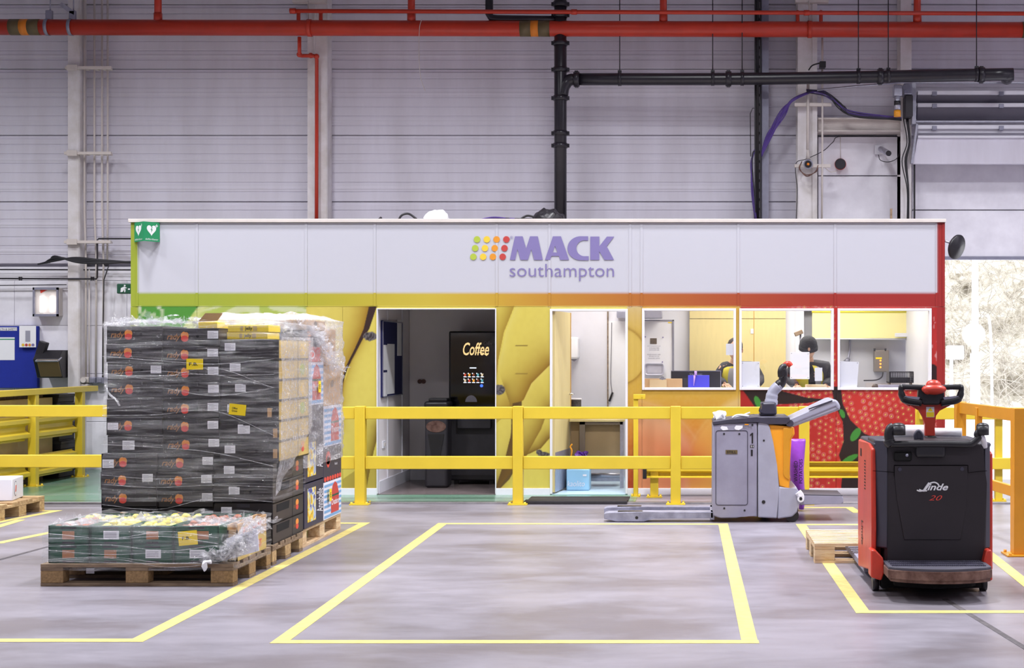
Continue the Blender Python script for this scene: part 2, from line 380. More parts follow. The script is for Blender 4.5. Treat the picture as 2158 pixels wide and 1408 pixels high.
# back wall: low painted blockwork, steel cladding planks above it
wb = MB(); XO0, XO1, ZO = 3.2, 7.6, Z(543, YW)
wb.box(-16, XO0, YW+.1, YW+.3, 0, 9); wb.box(XO0, XO1, YW+.1, YW+.3, ZO+.02, 9); wb.box(XO1, 12, YW+.1, YW+.3, 0, 9)
wall_back = struct('wall_back', wb, M['clad_old'], 'grey ribbed steel wall at the back of the hall')
def pl_cladding(x0, x1, z0, z1):
    prof = []; p = (z1-z0)/7; z = z0
    prof.append((z0, .03)); prof.append((z0+.008, .0))
    for i in range(1, 7):
        zz = z0+i*p; prof += [(zz-.009, 0), (zz-.004, .009), (zz+.004, .009), (zz+.009, 0)]
        if i in (1, 4): prof += [(zz+.03, .0), (zz+.04, -.004), (zz+.06, -.004), (zz+.07, 0)]
    prof += [(z1-.05, 0), (z1-.045, .014), (z1-.008, .014), (z1-.004, .03)]
    b = MB(); A = [b.bm.verts.new((x0, YW+d, zz)) for zz, d in prof]; B = [b.bm.verts.new((x1, YW+d, zz)) for zz, d in prof]
    for i in range(len(A)-1): b.bm.faces.new((A[i], B[i], B[i+1], A[i+1]))
    return b
zs = [Z(y, YW) for y in (556, 425, 285, 145, 9)]; zs += [zs[-1]+.85, zs[-1]+1.7, 9.0]
bays = [(-16, -7.9), (-7.9, -4.82), (-4.82, -1.72), (-1.72, .93), (.93, 1.5), (1.5, 12)]
for a, c in bays:
    for i in range(len(zs)-1):
        if a > 1.4 and zs[i] < Z(330, YW): continue
        struct('cladding_plank', pl_cladding(a, c, zs[i], zs[i+1]), M['clad'], parent=wall_back)
# block wall low left: courses of large painted blocks
bz = [0, .62, 1.24, 1.86, 2.44, 2.62]; bi = 0
for r in range(5):
    x = -16+(.0 if r % 2 else -.7)
    while x < -3:
        x0, x1 = max(x, -16), min(x+1.45, -3.0)
        b = MB(); b.box(x0+.002, x1-.002, YW-.01, YW+.1, bz[r]+.002, bz[r+1]-.002, .004)
        struct('wall_block', b, M['block'], parent=wall_back); x += 1.45
# white panels at right, between the pillars and round the loading door
for x0, x1, z0, z1 in ((X(1724, YW), X(1898, YW), 2.2, Z(372, YW)), (X(1724, YW), X(1898, YW), Z(370, YW), Z(289, YW))):
    b = MB(); b.box(x0, x1, YW-.03, YW+.05, z0, z1, .006); struct('wall_panel', b, M['block'], parent=wall_back)
for y0, y1 in ((541, 444), (442, 347)):
    b = MB(); b.box(X(1922, YW), XO1, YW-.02, YW+.06, Z(y0, YW), Z(y1, YW), .006); struct('wall_panel', b, M['block'], parent=wall_back)
b = MB(); b.box(X(1922, YW), XO1, YW-.06, YW+.02, Z(548, YW), Z(541, YW), .004); struct('trim_1', b, M['greysteel'], 'grey rubber seal along the loading door head')
b = MB(); b.box(2.2, 3.21, YW-.02, YW+.1, 0, 2.3, .004); struct('wall_panel', b, M['block'], parent=wall_back)
b = MB(); b.box(X(1722, 18.7), X(1915, 18.7), 18.62, YW, Z(280, 18.7), Z(253, 18.7), .01); b.box(X(1722, 18.7), X(1915, 18.7), 18.55, YW, Z(255, 18.7), Z(252, 18.7)); 
b.box(X(1722, 18.7), X(1915, 18.7), 18.55, YW, Z(281, 18.7), Z(278, 18.7))
struct('beam', b, M['offwhite'], 'cream steel beam above the white wall panels')
# other walls and the roof
for nm, a in (('wall_left', (-16.2, -16, -8, YW, 0, 9)), ('wall_right', (12, 12.2, -8, YW, 0, 9)), ('wall_front', (-16, 12, -8.2, -8, 0, 9))):
    b = MB(); b.box(*a); struct(nm, b, M['hallwall'], 'plain hall wall')
b = MB(); b.box(-16.2, 12.2, -8.2, YW+.3, 9, 9.2); struct('ceiling', b, M['ceiling'], 'hall roof sheeting')
# pillars
def pillar(px0, px1, Yf, label, fl=.03, mt='pillar', z0=0):
    t = thing('steel_pillar', label, None, (X((px0+px1)/2, Yf), Yf, z0), kind='structure')
    x0, x1 = X(px0, Yf), X(px1, Yf); b = MB()
    b.box(x0, x1, Yf, Yf+.016, z0, 8.9); b.box((x0+x1)/2-.03, (x0+x1)/2+.03, Yf+.016, YW, z0, 8.9); b.box(x0, x1, YW-.03, YW-.012, z0, 8.9)
    part('column', b, M[mt], t); return t
p1 = pillar(143, 166, 18.62, 'slim white steel pillar at the left of the hall')
b = MB(); b.box(X(166, 18.62)-.02, X(166, 18.62)+.01, 18.63, YW, 0, 8.9); part('side_web', b, M['pillar'], p1)
p2 = pillar(648, 688, 18.6, 'white steel pillar behind the middle left of the cabin')
b = MB(); b.box(X(688, 18.6)-.02, X(688, 18.6)+.01, 18.61, YW, 0, 8.9); b.box(X(663, 18.6)-.01, X(663, 18.6)+.01, 18.58, 18.61, 0, 8.9); part('side_web', b, M['pillar'], p2)
p3 = pillar(1681, 1721, 18.5, 'white steel pillar left of the loading door')
b = MB(); b.box(X(1712, 18.5), X(1722, 18.5), 18.48, YW, 0, 8.9); part('side_web', b, M['pillar'], p3)
p4 = pillar(1898, 1921, 18.5, 'white steel pillar right at the loading door')
p5 = pillar(1606, 1620, 18.5, 'slim lavender grey steel mast behind the cabin', mt='greysteel')

# ================================================================== pipes
def hrod(b, px, py0, py1, Y, r=.006): b.cyl(PT(px, py0, Y), PT(px, py1, Y), r, n=6)
YP = 18.28
t = thing('sprinkler_main', 'thick red sprinkler pipe running across the whole upper wall', 'pipe', (0, YP, Z(62, YP)))
b = MB(); b.cyl(PT(-60, 57, YP), PT(2300, 63.5, YP), .098, n=24); part('pipe', b, M['red_pipe'], t)
def band(pa, pb, m, nm='band', r=.1, mt=None):
    ya = 57+6.5*(pa+60)/2360; b = MB(); b.cyl(PT(pa, ya, YP), PT(pb, ya, YP), r, n=24); part(nm, b, M[m], t)
for pa, pb, m in ((22, 45, 'olive'), (45, 62, 'amber'), (62, 86, 'olive'), (1096, 1119, 'olive'), (1119, 1135, 'amber'), (1135, 1159, 'olive'), (2153, 2172, 'olive')): band(pa, pb, m, 'tape_band')
for pa in (97, 146): band(pa, pa+7, 'greysteel', 'pipe_clamp', .104)
for pa in (648, 1702): band(pa, pa+9, 'red_pipe', 'pipe_clamp', .108)
for px, wd in ((333, .045), (867, .045), (1398, .045), (1933, .045)):
    b = MB(); b.cyl(PT(px, 58, YP), PT(px, -60, YP), wd, n=14); b.cyl(PT(px, 47, YP), PT(px, 28, YP), wd+.008, n=14); part('riser', b, M['red_pipe'], t)
for px in (104, 153):
    b = MB(); b.box(X(px-7, YP), X(px+7, YP), YP-.03, YP+.03, Z(44, YP), Z(22, YP), .012); b.cyl(PT(px+2, 24, YP), PT(px+2, -20, YP), .008); part('hanger', b, M['greysteel'], t)
b = MB(); b.prism([(X(126, YP), Z(12, YP)), (X(132, YP), Z(6, YP)), (X(158, YP), Z(24, YP)), (X(158, YP), Z(32, YP)), (X(148, YP), Z(28, YP))], front(YP-.02), -.02, .01); part('hanger', b, M['steel'], t)
for px in (629, 676, 1681, 1730):
    b = MB(); b.cyl(PT(px, 58, YP-.02), PT(px, 28, YP-.02), .024, n=10); b.ball(PT(px, 26, YP-.02), .03); part('hanger', b, M['red_pipe'], t)
for px in (645, 1700):
    b = MB(); b.box(X(px-25, 18.5), X(px+45, 18.5), 18.4, 18.5, Z(9, 18.5), Z(-1, 18.5), .004); b.cyl(PT(px+5, 45, 18.4), PT(px+5, 2, 18.4), .008); part('hanger_channel', b, M['offwhite'], t)
YQ = 18.1
t = thing('sprinkler_branch', 'thin red pipe running just above the thick red pipe', 'pipe', (3, YQ, Z(26, YQ)))
b = MB(); b.cyl(PT(617, 23, YQ), PT(2300, 29, YQ), .026, n=14); part('pipe', b, M['red_pipe'], t)
for px in (617, 1210, 1700):
    b = MB(); y = 23+6*(px-617)/1683; b.cyl(PT(px-6, y, YQ), PT(px+6, y, YQ), .034, n=14); part('coupling', b, M['red_pipe'], t)
b = MB(); b.tube([PT(631, 78, 18.3), PT(631, 112, 18.3), PT(634, 117.5, 18.4), PT(662, 117.5, 18.5), PT(667.5, 122, 18.52), PT(667.5, 300, 18.52), PT(667, 470, 18.52)], .024, smooth=False)
for px, py in ((631, 115), (667, 119), (655, 117)): b.ball(PT(px, py, 18.5 if px > 640 else 18.34), .036)
single('drain_pipe', b, M['red_pipe'], 'narrow red pipe stepping down the middle left pillar', 'pipe')
# black soil pipe
YB = 18.3
t = thing('soil_stack', 'black vertical waste pipe with clamps rising behind the cabin', 'pipe', (X(1181, YB), YB, 2.9))
b = MB(); b.cyl((X(1181, YB), YB, 2.9), PT(1181, -80, YB), .078, n=20); part('pipe', b, M['black_pipe'], t)
for y in (9, 32, 91, 147, 207, 281, 307):
    b = MB(); b.cyl(PT(1181, y-5, YB), PT(1181, y+5, YB), .09, n=20); b.box(X(1162, YB), X(1200, YB), YB-.02, YB+.02, Z(y+4, YB), Z(y-4, YB), .004); part('pipe_clamp', b, M['black_pipe'], t)
b = MB(); b.tube([PT(1184, 200, YB), PT(1188, 182, YB), PT(1200, 169, YB), PT(1222, 166, YB)], [.08, .08, .075, .072], n=16)
part('branch_bend', b, M['black_pipe'], t)
b = MB(); b.tube([PT(1031, -60, YB), PT(1031, 30, YB), PT(1036, 38, YB), PT(1048, 40, YB), PT(1181, 42, YB)], .05, n=14, smooth=False); part('side_branch', b, M['black_pipe'], t)
t = thing('waste_pipe', 'long black horizontal waste pipe ending in a rounded bend', 'pipe', PT(1650, 165, YB-.05))
a_, c_ = PT(1212, 167, YB-.02), PT(2095, 157, YB-.4)
b = MB(); b.tube([a_, PT(1600, 166, YB-.1), c_, PT(2115, 158, YB-.4), PT(2122, 163, YB-.3), PT(2122, 166, YB)], [.076]*20, n=18, k=4); part('pipe', b, M['black_pipe'], t)
def wline(px): return (167-(px-1212)/388, YB-.02-.08*(px-1212)/388) if px < 1600 else (166-(px-1600)*9/495, YB-.1-.3*(px-1600)/495)
for px in (1215, 1535, 1855, 2068):
    y, yy = wline(px); b = MB(); b.cyl(PT(px-6, y, yy), PT(px+6, y, yy), .094, n=18); b.box(X(px-4, yy), X(px+4, yy), yy-.03, yy+.03, Z(y+17.5, yy), Z(y-17.5, yy), .004); part('coupling', b, M['black_pipe'], t)
for px in (1306, 1502, 1564, 1809, 1872, 2058):
    y, yy = wline(px)
    b = MB(); b.cyl(PT(px-3.5, y, yy), PT(px+3.5, y, yy), .087, n=18); b.box(X(px-4, yy), X(px+4, yy), yy-.02, yy+.02, Z(y-12, yy), Z(y-18, yy)); b.cyl(PT(px, y-16, yy), PT(px, -60, yy), .007, n=6); part('hanger_rod', b, M['black_pipe'], t)
# conduits on the left
for i, (px, yb, pb, lab) in enumerate(((178, 560, 181, 'white cable pipe nearest the left pillar'), (199, 560, 203, 'second white cable pipe right of the left pillar'), (215, 560, 218, 'third white cable pipe right of the left pillar'), (227, 553, 224, 'white cable pipe furthest right of the left pillar'))):
    Y = 18.7; b = MB(); pts = [PT(px, -60, Y), PT(px, 450, Y)]+([PT(px+.5, 460, Y), PT(pb, yb-15, Y), PT(pb, yb, Y), PT(pb-(0, 1, 1, 0)[i], 795, Y)] if i < 3 else [PT(px-1, yb, Y)])
    b.tube(pts, .013, smooth=False)
    single('conduit', b, M['offwhite'], lab, 'conduit', group='white cable pipes on the back wall')
for py, x0, x1, lb in ((143, 138, 235, 'highest'), (323, 136, 235, 'middle'), (510, 136, 234, 'lowest')):
    Y = 18.58; b = MB(); b.box(X(x0, Y), X(x1, Y), Y-.02, Y+.02, Z(py+3, Y), Z(py-3, Y), .002); b.box(X(142, Y), X(164, Y), Y-.03, Y-.018, Z(py+6, Y), Z(py-6, Y), .003)
    for q in (178, 199, 215, 226): b.box(X(q-3, Y), X(q+3, Y), Y+.02, Y+.13, Z(py+2, Y), Z(py-2, Y))
    single('strut_channel', b, M['offwhite'], f'{lb} white strut bracket carrying the pipes on the left pillar', 'bracket', group='pipe brackets on the left pillar')
Y = 18.6
b = MB(); b.tube([PT(-30, 587, Y), PT(203, 588, Y), PT(205, 585, Y), PT(205, 506, Y), PT(208, 503, Y), PT(272, 503, Y), PT(310, 503, Y)], .011, smooth=False)
for px in (40, 192):
    for d in (0, 4): b.cyl(PT(px+d, 587, Y), PT(px+d+2, 587, Y), .022)
single('copper_pipe', b, M['softblack'], 'thin dark pipe along the white wall stepping up to the cabin', 'pipe')
b = MB()
for k in range(7):
    r = random.uniform(-1, 1)
    b.tube([PT(80+k*4, 557-k*.6, 18.55), PT(120+r*6, 549-k*1.5, 18.5), PT(160, 543+k*1.6, 18.45), PT(215+r*5, 548+k*1.2, 18.4), PT(285, 553+r*1.5, 18.4)], .012, n=6)
single('cable_loom', b, M['black'], 'sagging bundle of black cables crossing the left pillar', 'cable')
b = MB(); b.tube([PT(-30, 568, 18.75), PT(300, 569, 18.75)], .009, smooth=False); b.tube([PT(-30, 602, 18.76), PT(140, 600, 18.76)], .006, smooth=False)
single('wall_cable', b, M['softblack'], 'thin black cable clipped along the top of the white wall', 'cable')
b = MB(); b.tube([PT(229, 560, 18.6), PT(224, 575, 18.62), PT(219, 590, 18.65), PT(217, 700, 18.68), PT(216, 797, 18.68)], .007, smooth=False); b.ball(PT(224, 556, 18.6), .035)
single('wall_cable', b, M['softblack'], 'black cable dropping from a round white joint to the grey boxes', 'cable')
b = MB(); b.tube([PT(188, 568, 18.7), PT(188, 800, 18.7)], .008, smooth=False); single('conduit', b, M['offwhite'], 'short thin white conduit between the taller cable pipes', 'conduit')
for px, w_, lb in ((197, 6.5, 'left of the pair of small grey junction boxes'), (212, 6.5, 'right of the pair of small grey junction boxes')):
    b = MB(); b.box(X(px-w_, 18.7), X(px+w_, 18.7), 18.66, YW-.01, Z(808, 18.7), Z(795, 18.7), .006); b.box(X(px-w_+2, 18.7), X(px+w_-2, 18.7), 18.65, 18.66, Z(806, 18.7), Z(797, 18.7), .003)
    single('junction_box', b, M['greysteel'], lb, 'junction box', group='grey junction boxes')
b = MB(); b.box(X(165, 18.7), X(188, 18.7), 18.68, YW-.01, Z(807, 18.7), Z(795, 18.7), .008); b.box(X(167, 18.7), X(187, 18.7), 18.66, YW-.01, Z(822, 18.7), Z(809, 18.7), .008); b.disc(front(18.66), X(177, 18.66), Z(801, 18.66), .035, .03)
single('socket_box', b, M['offwhite'], 'pale double socket on the wall below the conduits', 'socket')
# cables right
b = MB()
for k in range(9):
    j = lambda s=3: random.uniform(-s, s)
    b.tube([PT(1604+j(1), 330, 18.42), PT(1622+j(5), 285+j(5), 18.4), PT(1650+j(7), 238+j(7), 18.38), PT(1672+j(), 210+j(), 18.36), PT(1712, 192+j(2), 18.36)], .009, n=5)
single('cable_loom', b, M['purple'], 'purple cables slanting from the mast up to the pillar', 'cable')
b = MB()
for k in range(12):
    j = lambda s=3: random.uniform(-s, s)
    b.tube([PT(1700+j(1), 192+j(3), 18.34), PT(1740, 198+j(5), 18.32), PT(1772+j(6), 225+j(7), 18.3), PT(1800+j(), 240+j(6), 18.3), PT(1900, 248+j(2)+k*.4, 18.3)], .008, n=5, mi=k % 3 == 0)
single('cable_loom', b, [M['black'], M['purple']], 'black and violet cables fanning out towards the amber beacon', 'cable')
b = MB()
for k in range(6):
    j = lambda s=2: random.uniform(-s, s)
    b.tube([PT(1592+j(), 465, 18.4), PT(1586+j(3), 400, 18.4), PT(1584+j(), 330+k*3, 18.4), PT(1592, 315+j(), 18.42)], .01, n=5, mi=k % 2)
b.tube([PT(1582, 330, 18.5), PT(1581, 240, 18.5), PT(1586, 228, 18.5), PT(1600, 228, 18.5)], .005, smooth=False)
single('cable_loom', b, [M['black'], M['purple']], 'drooping purple and black cables beside the mast', 'cable')
t = thing('cable_ladder', 'black vertical cable ladder left of the grey mast', 'cable tray', (X(1597, 18.45), 18.45, 2.9))
b = MB(); b.box(X(1590, 18.45), X(1593, 18.45), 18.4, 18.5, 2.9, 8.9); b.box(X(1601, 18.45), X(1604, 18.45), 18.4, 18.5, 2.9, 8.9); part('rail', b, M['black'], t)
b = MB()
for k in range(46): b.box(X(1592, 18.45), X(1602, 18.45), 18.44, 18.47, 2.95+k*.12, 2.98+k*.12)
part('rungs', b, M['softblack'], t, kind='stuff')
b = MB()
for d in (0, 3): b.cyl((X(1595+d, 18.42), 18.42, 2.9), (X(1595+d, 18.42), 18.42, 8.9), .012, n=8)
part('cable', b, M['black'], t)
for y, nm in ((221, 'upper'), (350, 'lower')):
    Y = 18.42; b = MB(); b.box(X(1674, Y), X(1752 if y < 300 else 1750, Y), Y-.03, Y+.02, Z(y+3.5, Y), Z(y-3.5, Y), .003)
    single('strut_channel', b, M['offwhite'], f'{nm} white strut bracket on the pillar left of the loading door', 'bracket')
b = MB(); b.cyl(PT(1703, 178, 18.38), PT(1702, 315, 18.38), .018, n=10); b.cyl(PT(1702, 313, 18.38), PT(1703, 336, 18.38), .01, r2=.028, n=10)
single('conduit', b, M['offwhite'], 'white rod ending above the round camera on the right pillar', 'conduit')
b = MB(); b.tube([PT(1733, 80, 18.4), PT(1733, 300, 18.4), PT(1732, 470, 18.4)], .013, smooth=False); single('conduit', b, M['offwhite'], 'long white conduit at the right edge of the right pillar', 'conduit')
b = MB(); b.box(X(1727, 18.3), X(1740, 18.3), 18.26, 18.38, Z(143, 18.3), Z(130, 18.3), .006); b.tube([PT(1727, 133, 18.3), PT(1712, 138, 18.32), PT(1704, 148, 18.35)], .009)
single('junction_box', b, M['black'], 'small black junction box above the black waste pipe', 'junction box')
# round camera, sounder, bullet camera, beacon
t = thing('dome_camera', 'round grey lamp with an amber centre on the right pillar', 'camera', PT(1703, 346, 18.3))
b = MB(); b.cyl(PT(1703, 346, 18.22), PT(1703, 346, 18.42), .06, n=20); part('housing', b, M['greysteel'], t)
b = MB(); b.cyl(PT(1703, 346, 18.215), PT(1703, 346, 18.22), .045, n=20); part('lens_ring', b, M['black'], t)
b = MB(); b.ball(PT(1703, 346, 18.215), .018); part('lens', b, M['amber'], t)
b = MB()
for k in range(3): b.tube([PT(1690, 340, 18.3), PT(1684+k, 356, 18.28), PT(1700, 368+k*2, 18.28), PT(1720-k, 362, 18.3), PT(1724, 348, 18.32)], .005, n=5)
part('wiring', b, M['rust'], t)
t = thing('sounder', 'round dark red alarm sounder on the white wall panel', 'alarm', PT(1771, 346, 18.7))
b = MB(); b.cyl(PT(1771, 346, 18.7), PT(1771, 346, YW-.03), .074, n=22); part('base', b, M['linde_red'], t)
b = MB(); b.cyl(PT(1771, 345.5, 18.67), PT(1771, 345.5, 18.7), .066, .07, n=22); part('grille', b, M['softblack'], t)
b = MB(); b.tube([PT(1771, 288, 18.78), PT(1771, 334, 18.78)], .004, smooth=False); b.tube([PT(1735, 350, 18.5), PT(1750, 362, 18.7), PT(1765, 360, 18.75)], .005); part('wiring', b, M['offwhite'], t)
t = thing('bullet_camera', 'white and black bullet camera on the white wall panel', 'camera', PT(1855, 318, 18.7))
b = MB(); b.box(X(1843, 18.78), X(1861, 18.78), 18.76, YW-.03, Z(326, 18.78), Z(306, 18.78), .008); part('mount', b, M['white'], t)
b = MB(); b.cyl(PT(1856, 314, 18.7), PT(1872, 323, 18.35), .036, n=14); part('housing', b, M['steel'], t)
b = MB(); b.cyl(PT(1872, 323, 18.35), PT(1873.5, 323.5, 18.33), .034, n=14); part('lens', b, M['black'], t)
b = MB(); b.tube([PT(1851, 326, 18.7), PT(1856, 338, 18.7), PT(1875, 341, 18.75), PT(1893, 330, 18.8), PT(1896, 300, 18.8), PT(1890, 288, 18.8), PT(1775, 287, 18.8), PT(1755, 300, 18.7), PT(1735, 318, 18.5), PT(1700, 335, 18.4), PT(1677, 346, 18.4), PT(1680, 400, 18.42), PT(1678, 465, 18.42)], .005); part('cable', b, M['softblack'], t)
t = thing('warning_beacon', 'amber tipped beacon hanging beside the loading door gear', 'beacon', PT(1891, 215, 18.2))
b = MB(); b.cyl(PT(1891, 200, 18.2), PT(1891, 232, 18.2), .04, n=16); part('body', b, M['steel'], t)
b = MB(); b.cyl(PT(1891, 213, 18.19), PT(1891, 222, 18.19), .042, n=16); part('collar', b, M['black'], t)
b = MB(); b.cyl(PT(1891, 233, 18.2), PT(1891, 246, 18.2), .044, n=16); part('lamp_lens', b, M['truck_orange'], t)
b = MB(); b.box(X(1883, 18.2), X(1900, 18.2), 18.15, 18.3, Z(203, 18.2), Z(180, 18.2), .008); part('bracket', b, M['steel'], t)

# overhead loading door
YD = 18.42
t = thing('overhead_door', 'raised sectional loading door stacked on its steel tracks', 'door', PT(2000, 240, YD))
b = MB(); b.box(X(1921, YD), X(1930, YD), YD-.03, YD+.2, Z(262, YD), Z(172, YD), .004); part('track_bracket', b, M['steel'], t)
b = MB(); b.prism([(X(1930, YD), Z(262, YD)), (X(1934, YD), Z(262, YD)), (X(1924, YD), Z(345, YD)), (X(1919, YD), Z(345, YD))], front(YD), -.05, .03); part('track_bracket', b, M['steel'], t)
b = MB(); b.box(X(1901, YD), X(1918, YD), YD-.18, YD+.06, Z(204, YD), Z(180, YD), .012); b.disc(front(YD-.18), X(1903, YD), Z(190, YD), .035, .03); part('gear_motor', b, M['greysteel'], t)
b = MB(); b.box(X(1904, YD), X(1920, YD), YD-.16, YD+.06, Z(250, YD), Z(205, YD), .01); part('gear_cover', b, M['softblack'], t)
for y0, y1 in ((174, 176.5), (255, 258.5)):
    b = MB(); b.box(X(1930, YD), XO1, YD-.03, YD+.02, Z(y1, YD), Z(y0, YD), .002); part('track', b, M['steel'], t)
for i, (y0, y1, dk) in enumerate(((192, 218, 1), (218, 253, 1), (264, 285, 0))):
    b = MB(); z0, z1 = Z(y1-1, YD+.1), Z(y0+1, YD+.1); x0, x1 = X(1934, YD), XO1
    R = Matrix.Translation((0, YD+.1, (z0+z1)/2)) @ Matrix.Rotation(math.radians(28 if dk else -20), 4, 'X') @ Matrix.Translation((0, -(YD+.1), -(z0+z1)/2))
    b.box(x0, x1, YD+.06, YD+.12, z0, z1, .01, M=R); p_ = part('door_panel', b, M['door_shaded' if dk else 'white'], t)
    b = MB(); b.box(x0, x1, YD+.0, YD+.05, z1-.055, z1-.005, .006); part('edge_profile', b, M['white'], t)
    for px in (1964, 2105):
        b = MB(); b.box(X(px, YD), X(px+10, YD), YD-.02, YD+.06, z1-.07, z1-.02, .004); part('hinge', b, M['greysteel'], t)
b = MB(); zz0, zz1 = Z(345, YD), Z(291, YD)
b.prism([(X(1924, YD), zz0), (X(1934, YD), zz1), (XO1, zz1), (XO1, zz0)], front(YD+.05), -.04, .04); part('door_panel', b, M['clad'], t)
b = MB(); b.box(X(1934, YD), XO1, YD-.02, YD+.04, Z(291, YD), Z(286, YD), .004); part('edge_profile', b, M['white'], t)
b = MB()
for k in range(7):
    j = random.uniform(-2, 2); b.tube([PT(1908+j*3, 250, 18.4), PT(1914+j*2, 300, 18.42), PT(1905+j*3, 340, 18.42), PT(1913+j, 400, 18.42), PT(1913+j, 470, 18.42)], .007, n=5)
part('control_cable', b, M['black'], t)
b = MB(); b.tube([PT(1722, 190, 18.3), PT(1800, 182, 18.25), PT(1925, 172, 18.15)], .012, smooth=False); part('stay_rod', b, M['steel'], t)
b = MB(); b.box(X(1926, 18.5), X(1929, 18.5), 18.5, 18.55, 2.2, Z(345, 18.5)); part('cable_duct', b, M['black'], t)
# loose strand hanging from the ceiling
b = MB(); b.tube([PT(889, 40, 18.2), PT(884, 60, 18.175), PT(883, 110, 18.17), PT(886, 160, 18.17), PT(896, 192, 18.17)], .004, n=5); single('loose_cable', b, M['offwhite'], 'thin pale strand hanging down from the red pipe', 'cable')

# ================================================================== left wall things
YL = 18.7
t = thing('insect_killer', 'wall mounted insect killer with two glowing tubes', 'lamp', (X(99, YL), YL, Z(668, YL)))
b = MB(); x0, x1, z0, z1 = X(71, YL), X(124, YL), Z(667, YL), Z(606, YL)
b.box(x0, x1, YL-.0, YW-.01, z0, z1, .015); part('housing', b, M['offwhite'], t)
b = MB(); fr = front(YL)
for a in ((x0, x1, z1-.03, z1), (x0, x1, z0, z0+.03), (x0, x0+.02, z0, z1), (x1-.02, x1, z0, z1)): b.rect(fr, *a, .03)
part('rim', b, M['greysteel'], t)
for px in (88, 109):
    b = MB(); b.cyl(PT(px, 624, YL-.03), PT(px, 658, YL-.03), .022, n=12); part('tube', b, M['lamp_on'], t)
b = MB(); b.prism([(X(85, YL), Z(611, YL)), (X(100, YL), Z(611, YL)), (X(86, YL), Z(618, YL))], fr, .002, .006); part('sticker', b, M['linde_red'], t)
t = thing('notice_board', 'blue felt notice board on the white wall at the far left', 'notice board', (X(10, YL), YL, Z(818, YL)))
b = MB(); b.box(-9.3, X(75, YL), YL+.05, YW-.02, Z(818, YL), Z(687, YL), .006); part('felt_panel', b, M['blue_board'], t)
fr = front(YL+.05); 
def sheet(name, px0, px1, py0, py1, Y, t, m='paper', th=.004, lines=0, lab=None):
    fr = front(Y); b = MB(); b.rect(fr, X(px0, Y), X(px1, Y), Z(py1, Y), Z(py0, Y), th); p = part(name, b, M[m], t, lab)
    if lines:
        b = MB(); h_ = (py1-py0)
        for k in range(lines):
            y = py0+h_*(.15+.75*k/lines); b.rect(fr, X(px0+(px1-px0)*.12, Y), X(px0+(px1-px0)*(.88 if k % 3 else .6), Y), Z(y+h_*.025, Y), Z(y, Y), .001, a=th)
        o = link('print', b.mesh('print', M['print'], root(t).location), p)
    return p
sheet('notice', -20, 36, 690, 697, YL+.05, t, lines=0)
b = MB(); b.text(front(YL+.046), 'HEALTH & SAFETY', X(-14, YL), X(32, YL), Z(696, YL), Z(691.5, YL), .0035); part('lettering', b, M['inkgrey'], t)
sheet('notice', -30, 31, 711, 759, YL+.05, t, lines=0)
b = MB(); f2 = front(YL+.045); b.rect(f2, X(-20, YL), X(28, YL), Z(716, YL), Z(714, YL), .001)
part('print', b, M['aed_green'], t)
t = thing('poster', 'photo poster with a torn white streak beside the blue board', 'poster', (X(58, YL-.02), YL-.02, Z(732, YL)))
sheet('sheet', 41, 76, 687, 732, YL-.02+.02, t)
b = MB(); fr = front(YL-.006); b.rect(fr, X(54, YL), X(64, YL), Z(720, YL), Z(697, YL), .001); part('picture', b, M['print'], t)
b = MB()
for k, c in enumerate(('dot_y', 'dot_r', 'dot_o', 'logo')):
    b = MB(); b.disc(fr, X(49+k*7, YL), Z(727, YL), .018, .002); part('picture', b, M[c], t)
t = thing('wipe_dispenser', 'black slanted dispenser box with an olive front on the wall', 'dispenser', (X(106, YL), YL-.2, Z(795, YL)))
f_ = side(0)
def slant(px0, px1, pts, Y0, mt, nm, th=None):
    b = MB(); x0, x1 = X(px0, Y0), X(px1, Y0); b.prism([(y, z) for y, z in pts], side(x0), 0, x1-x0, bev=.008); part(nm, b, M[mt], t)
slant(78, 132, [(YW-.01, Z(738, YL)), (18.5, Z(738, YL)), (18.38, Z(757, YL)), (18.5, Z(796, YL)), (YW-.01, Z(796, YL))], 18.5, 'black', 'body')
slant(81, 126, [(18.34, Z(758, YL)), (18.36, Z(757, YL)), (18.47, Z(793, YL)), (18.45, Z(794, YL))], 18.4, 'olive', 'front_flap')
slant(78, 126, [(18.33, Z(760, YL)), (18.46, Z(752, YL)), (18.48, Z(754, YL)), (18.35, Z(763, YL))], 18.4, 'steel', 'metal_lip')
b = MB(); b.box(-.05, .05, -.12, .12, -.16, .16, .01, M=Matrix.Translation(PT(88, 738, 18.5)) @ Matrix.Rotation(.3, 4, 'Y') @ Matrix.Diagonal((1, .4, .7, 1))); part('lever', b, M['black'], t)
t = thing('exit_sign', 'small green exit sign half hidden behind the cabin corner', 'sign', (X(262, 18.3), 18.3, Z(620, 18.3)))
b = MB(); b.box(X(247, 18.3), X(290, 18.3), 18.28, 18.4, Z(619, 18.3), Z(598, 18.3), .012); b.cyl(PT(255, 609, 18.4), PT(255, 609, YW), .02); part('case', b, M['crate_green'], t)
b = MB(); f_ = front(18.278); c = lambda px, py: (X(px, 18.28), Z(py, 18.28))
b.disc(f_, *c(263, 602), .011, .002); b.prism([c(255, 607), c(262, 604), c(268, 607), c(262, 609), c(259, 615), c(254, 616)], f_, 0, .002); b.prism([c(260, 609), c(265, 610), c(264, 616), c(262, 616), c(262, 612)], f_, 0, .002); b.prism([c(270, 608), c(274, 608), c(274, 611), c(270, 611)], f_, 0, .002)
part('running_figure', b, M['paper'], t)
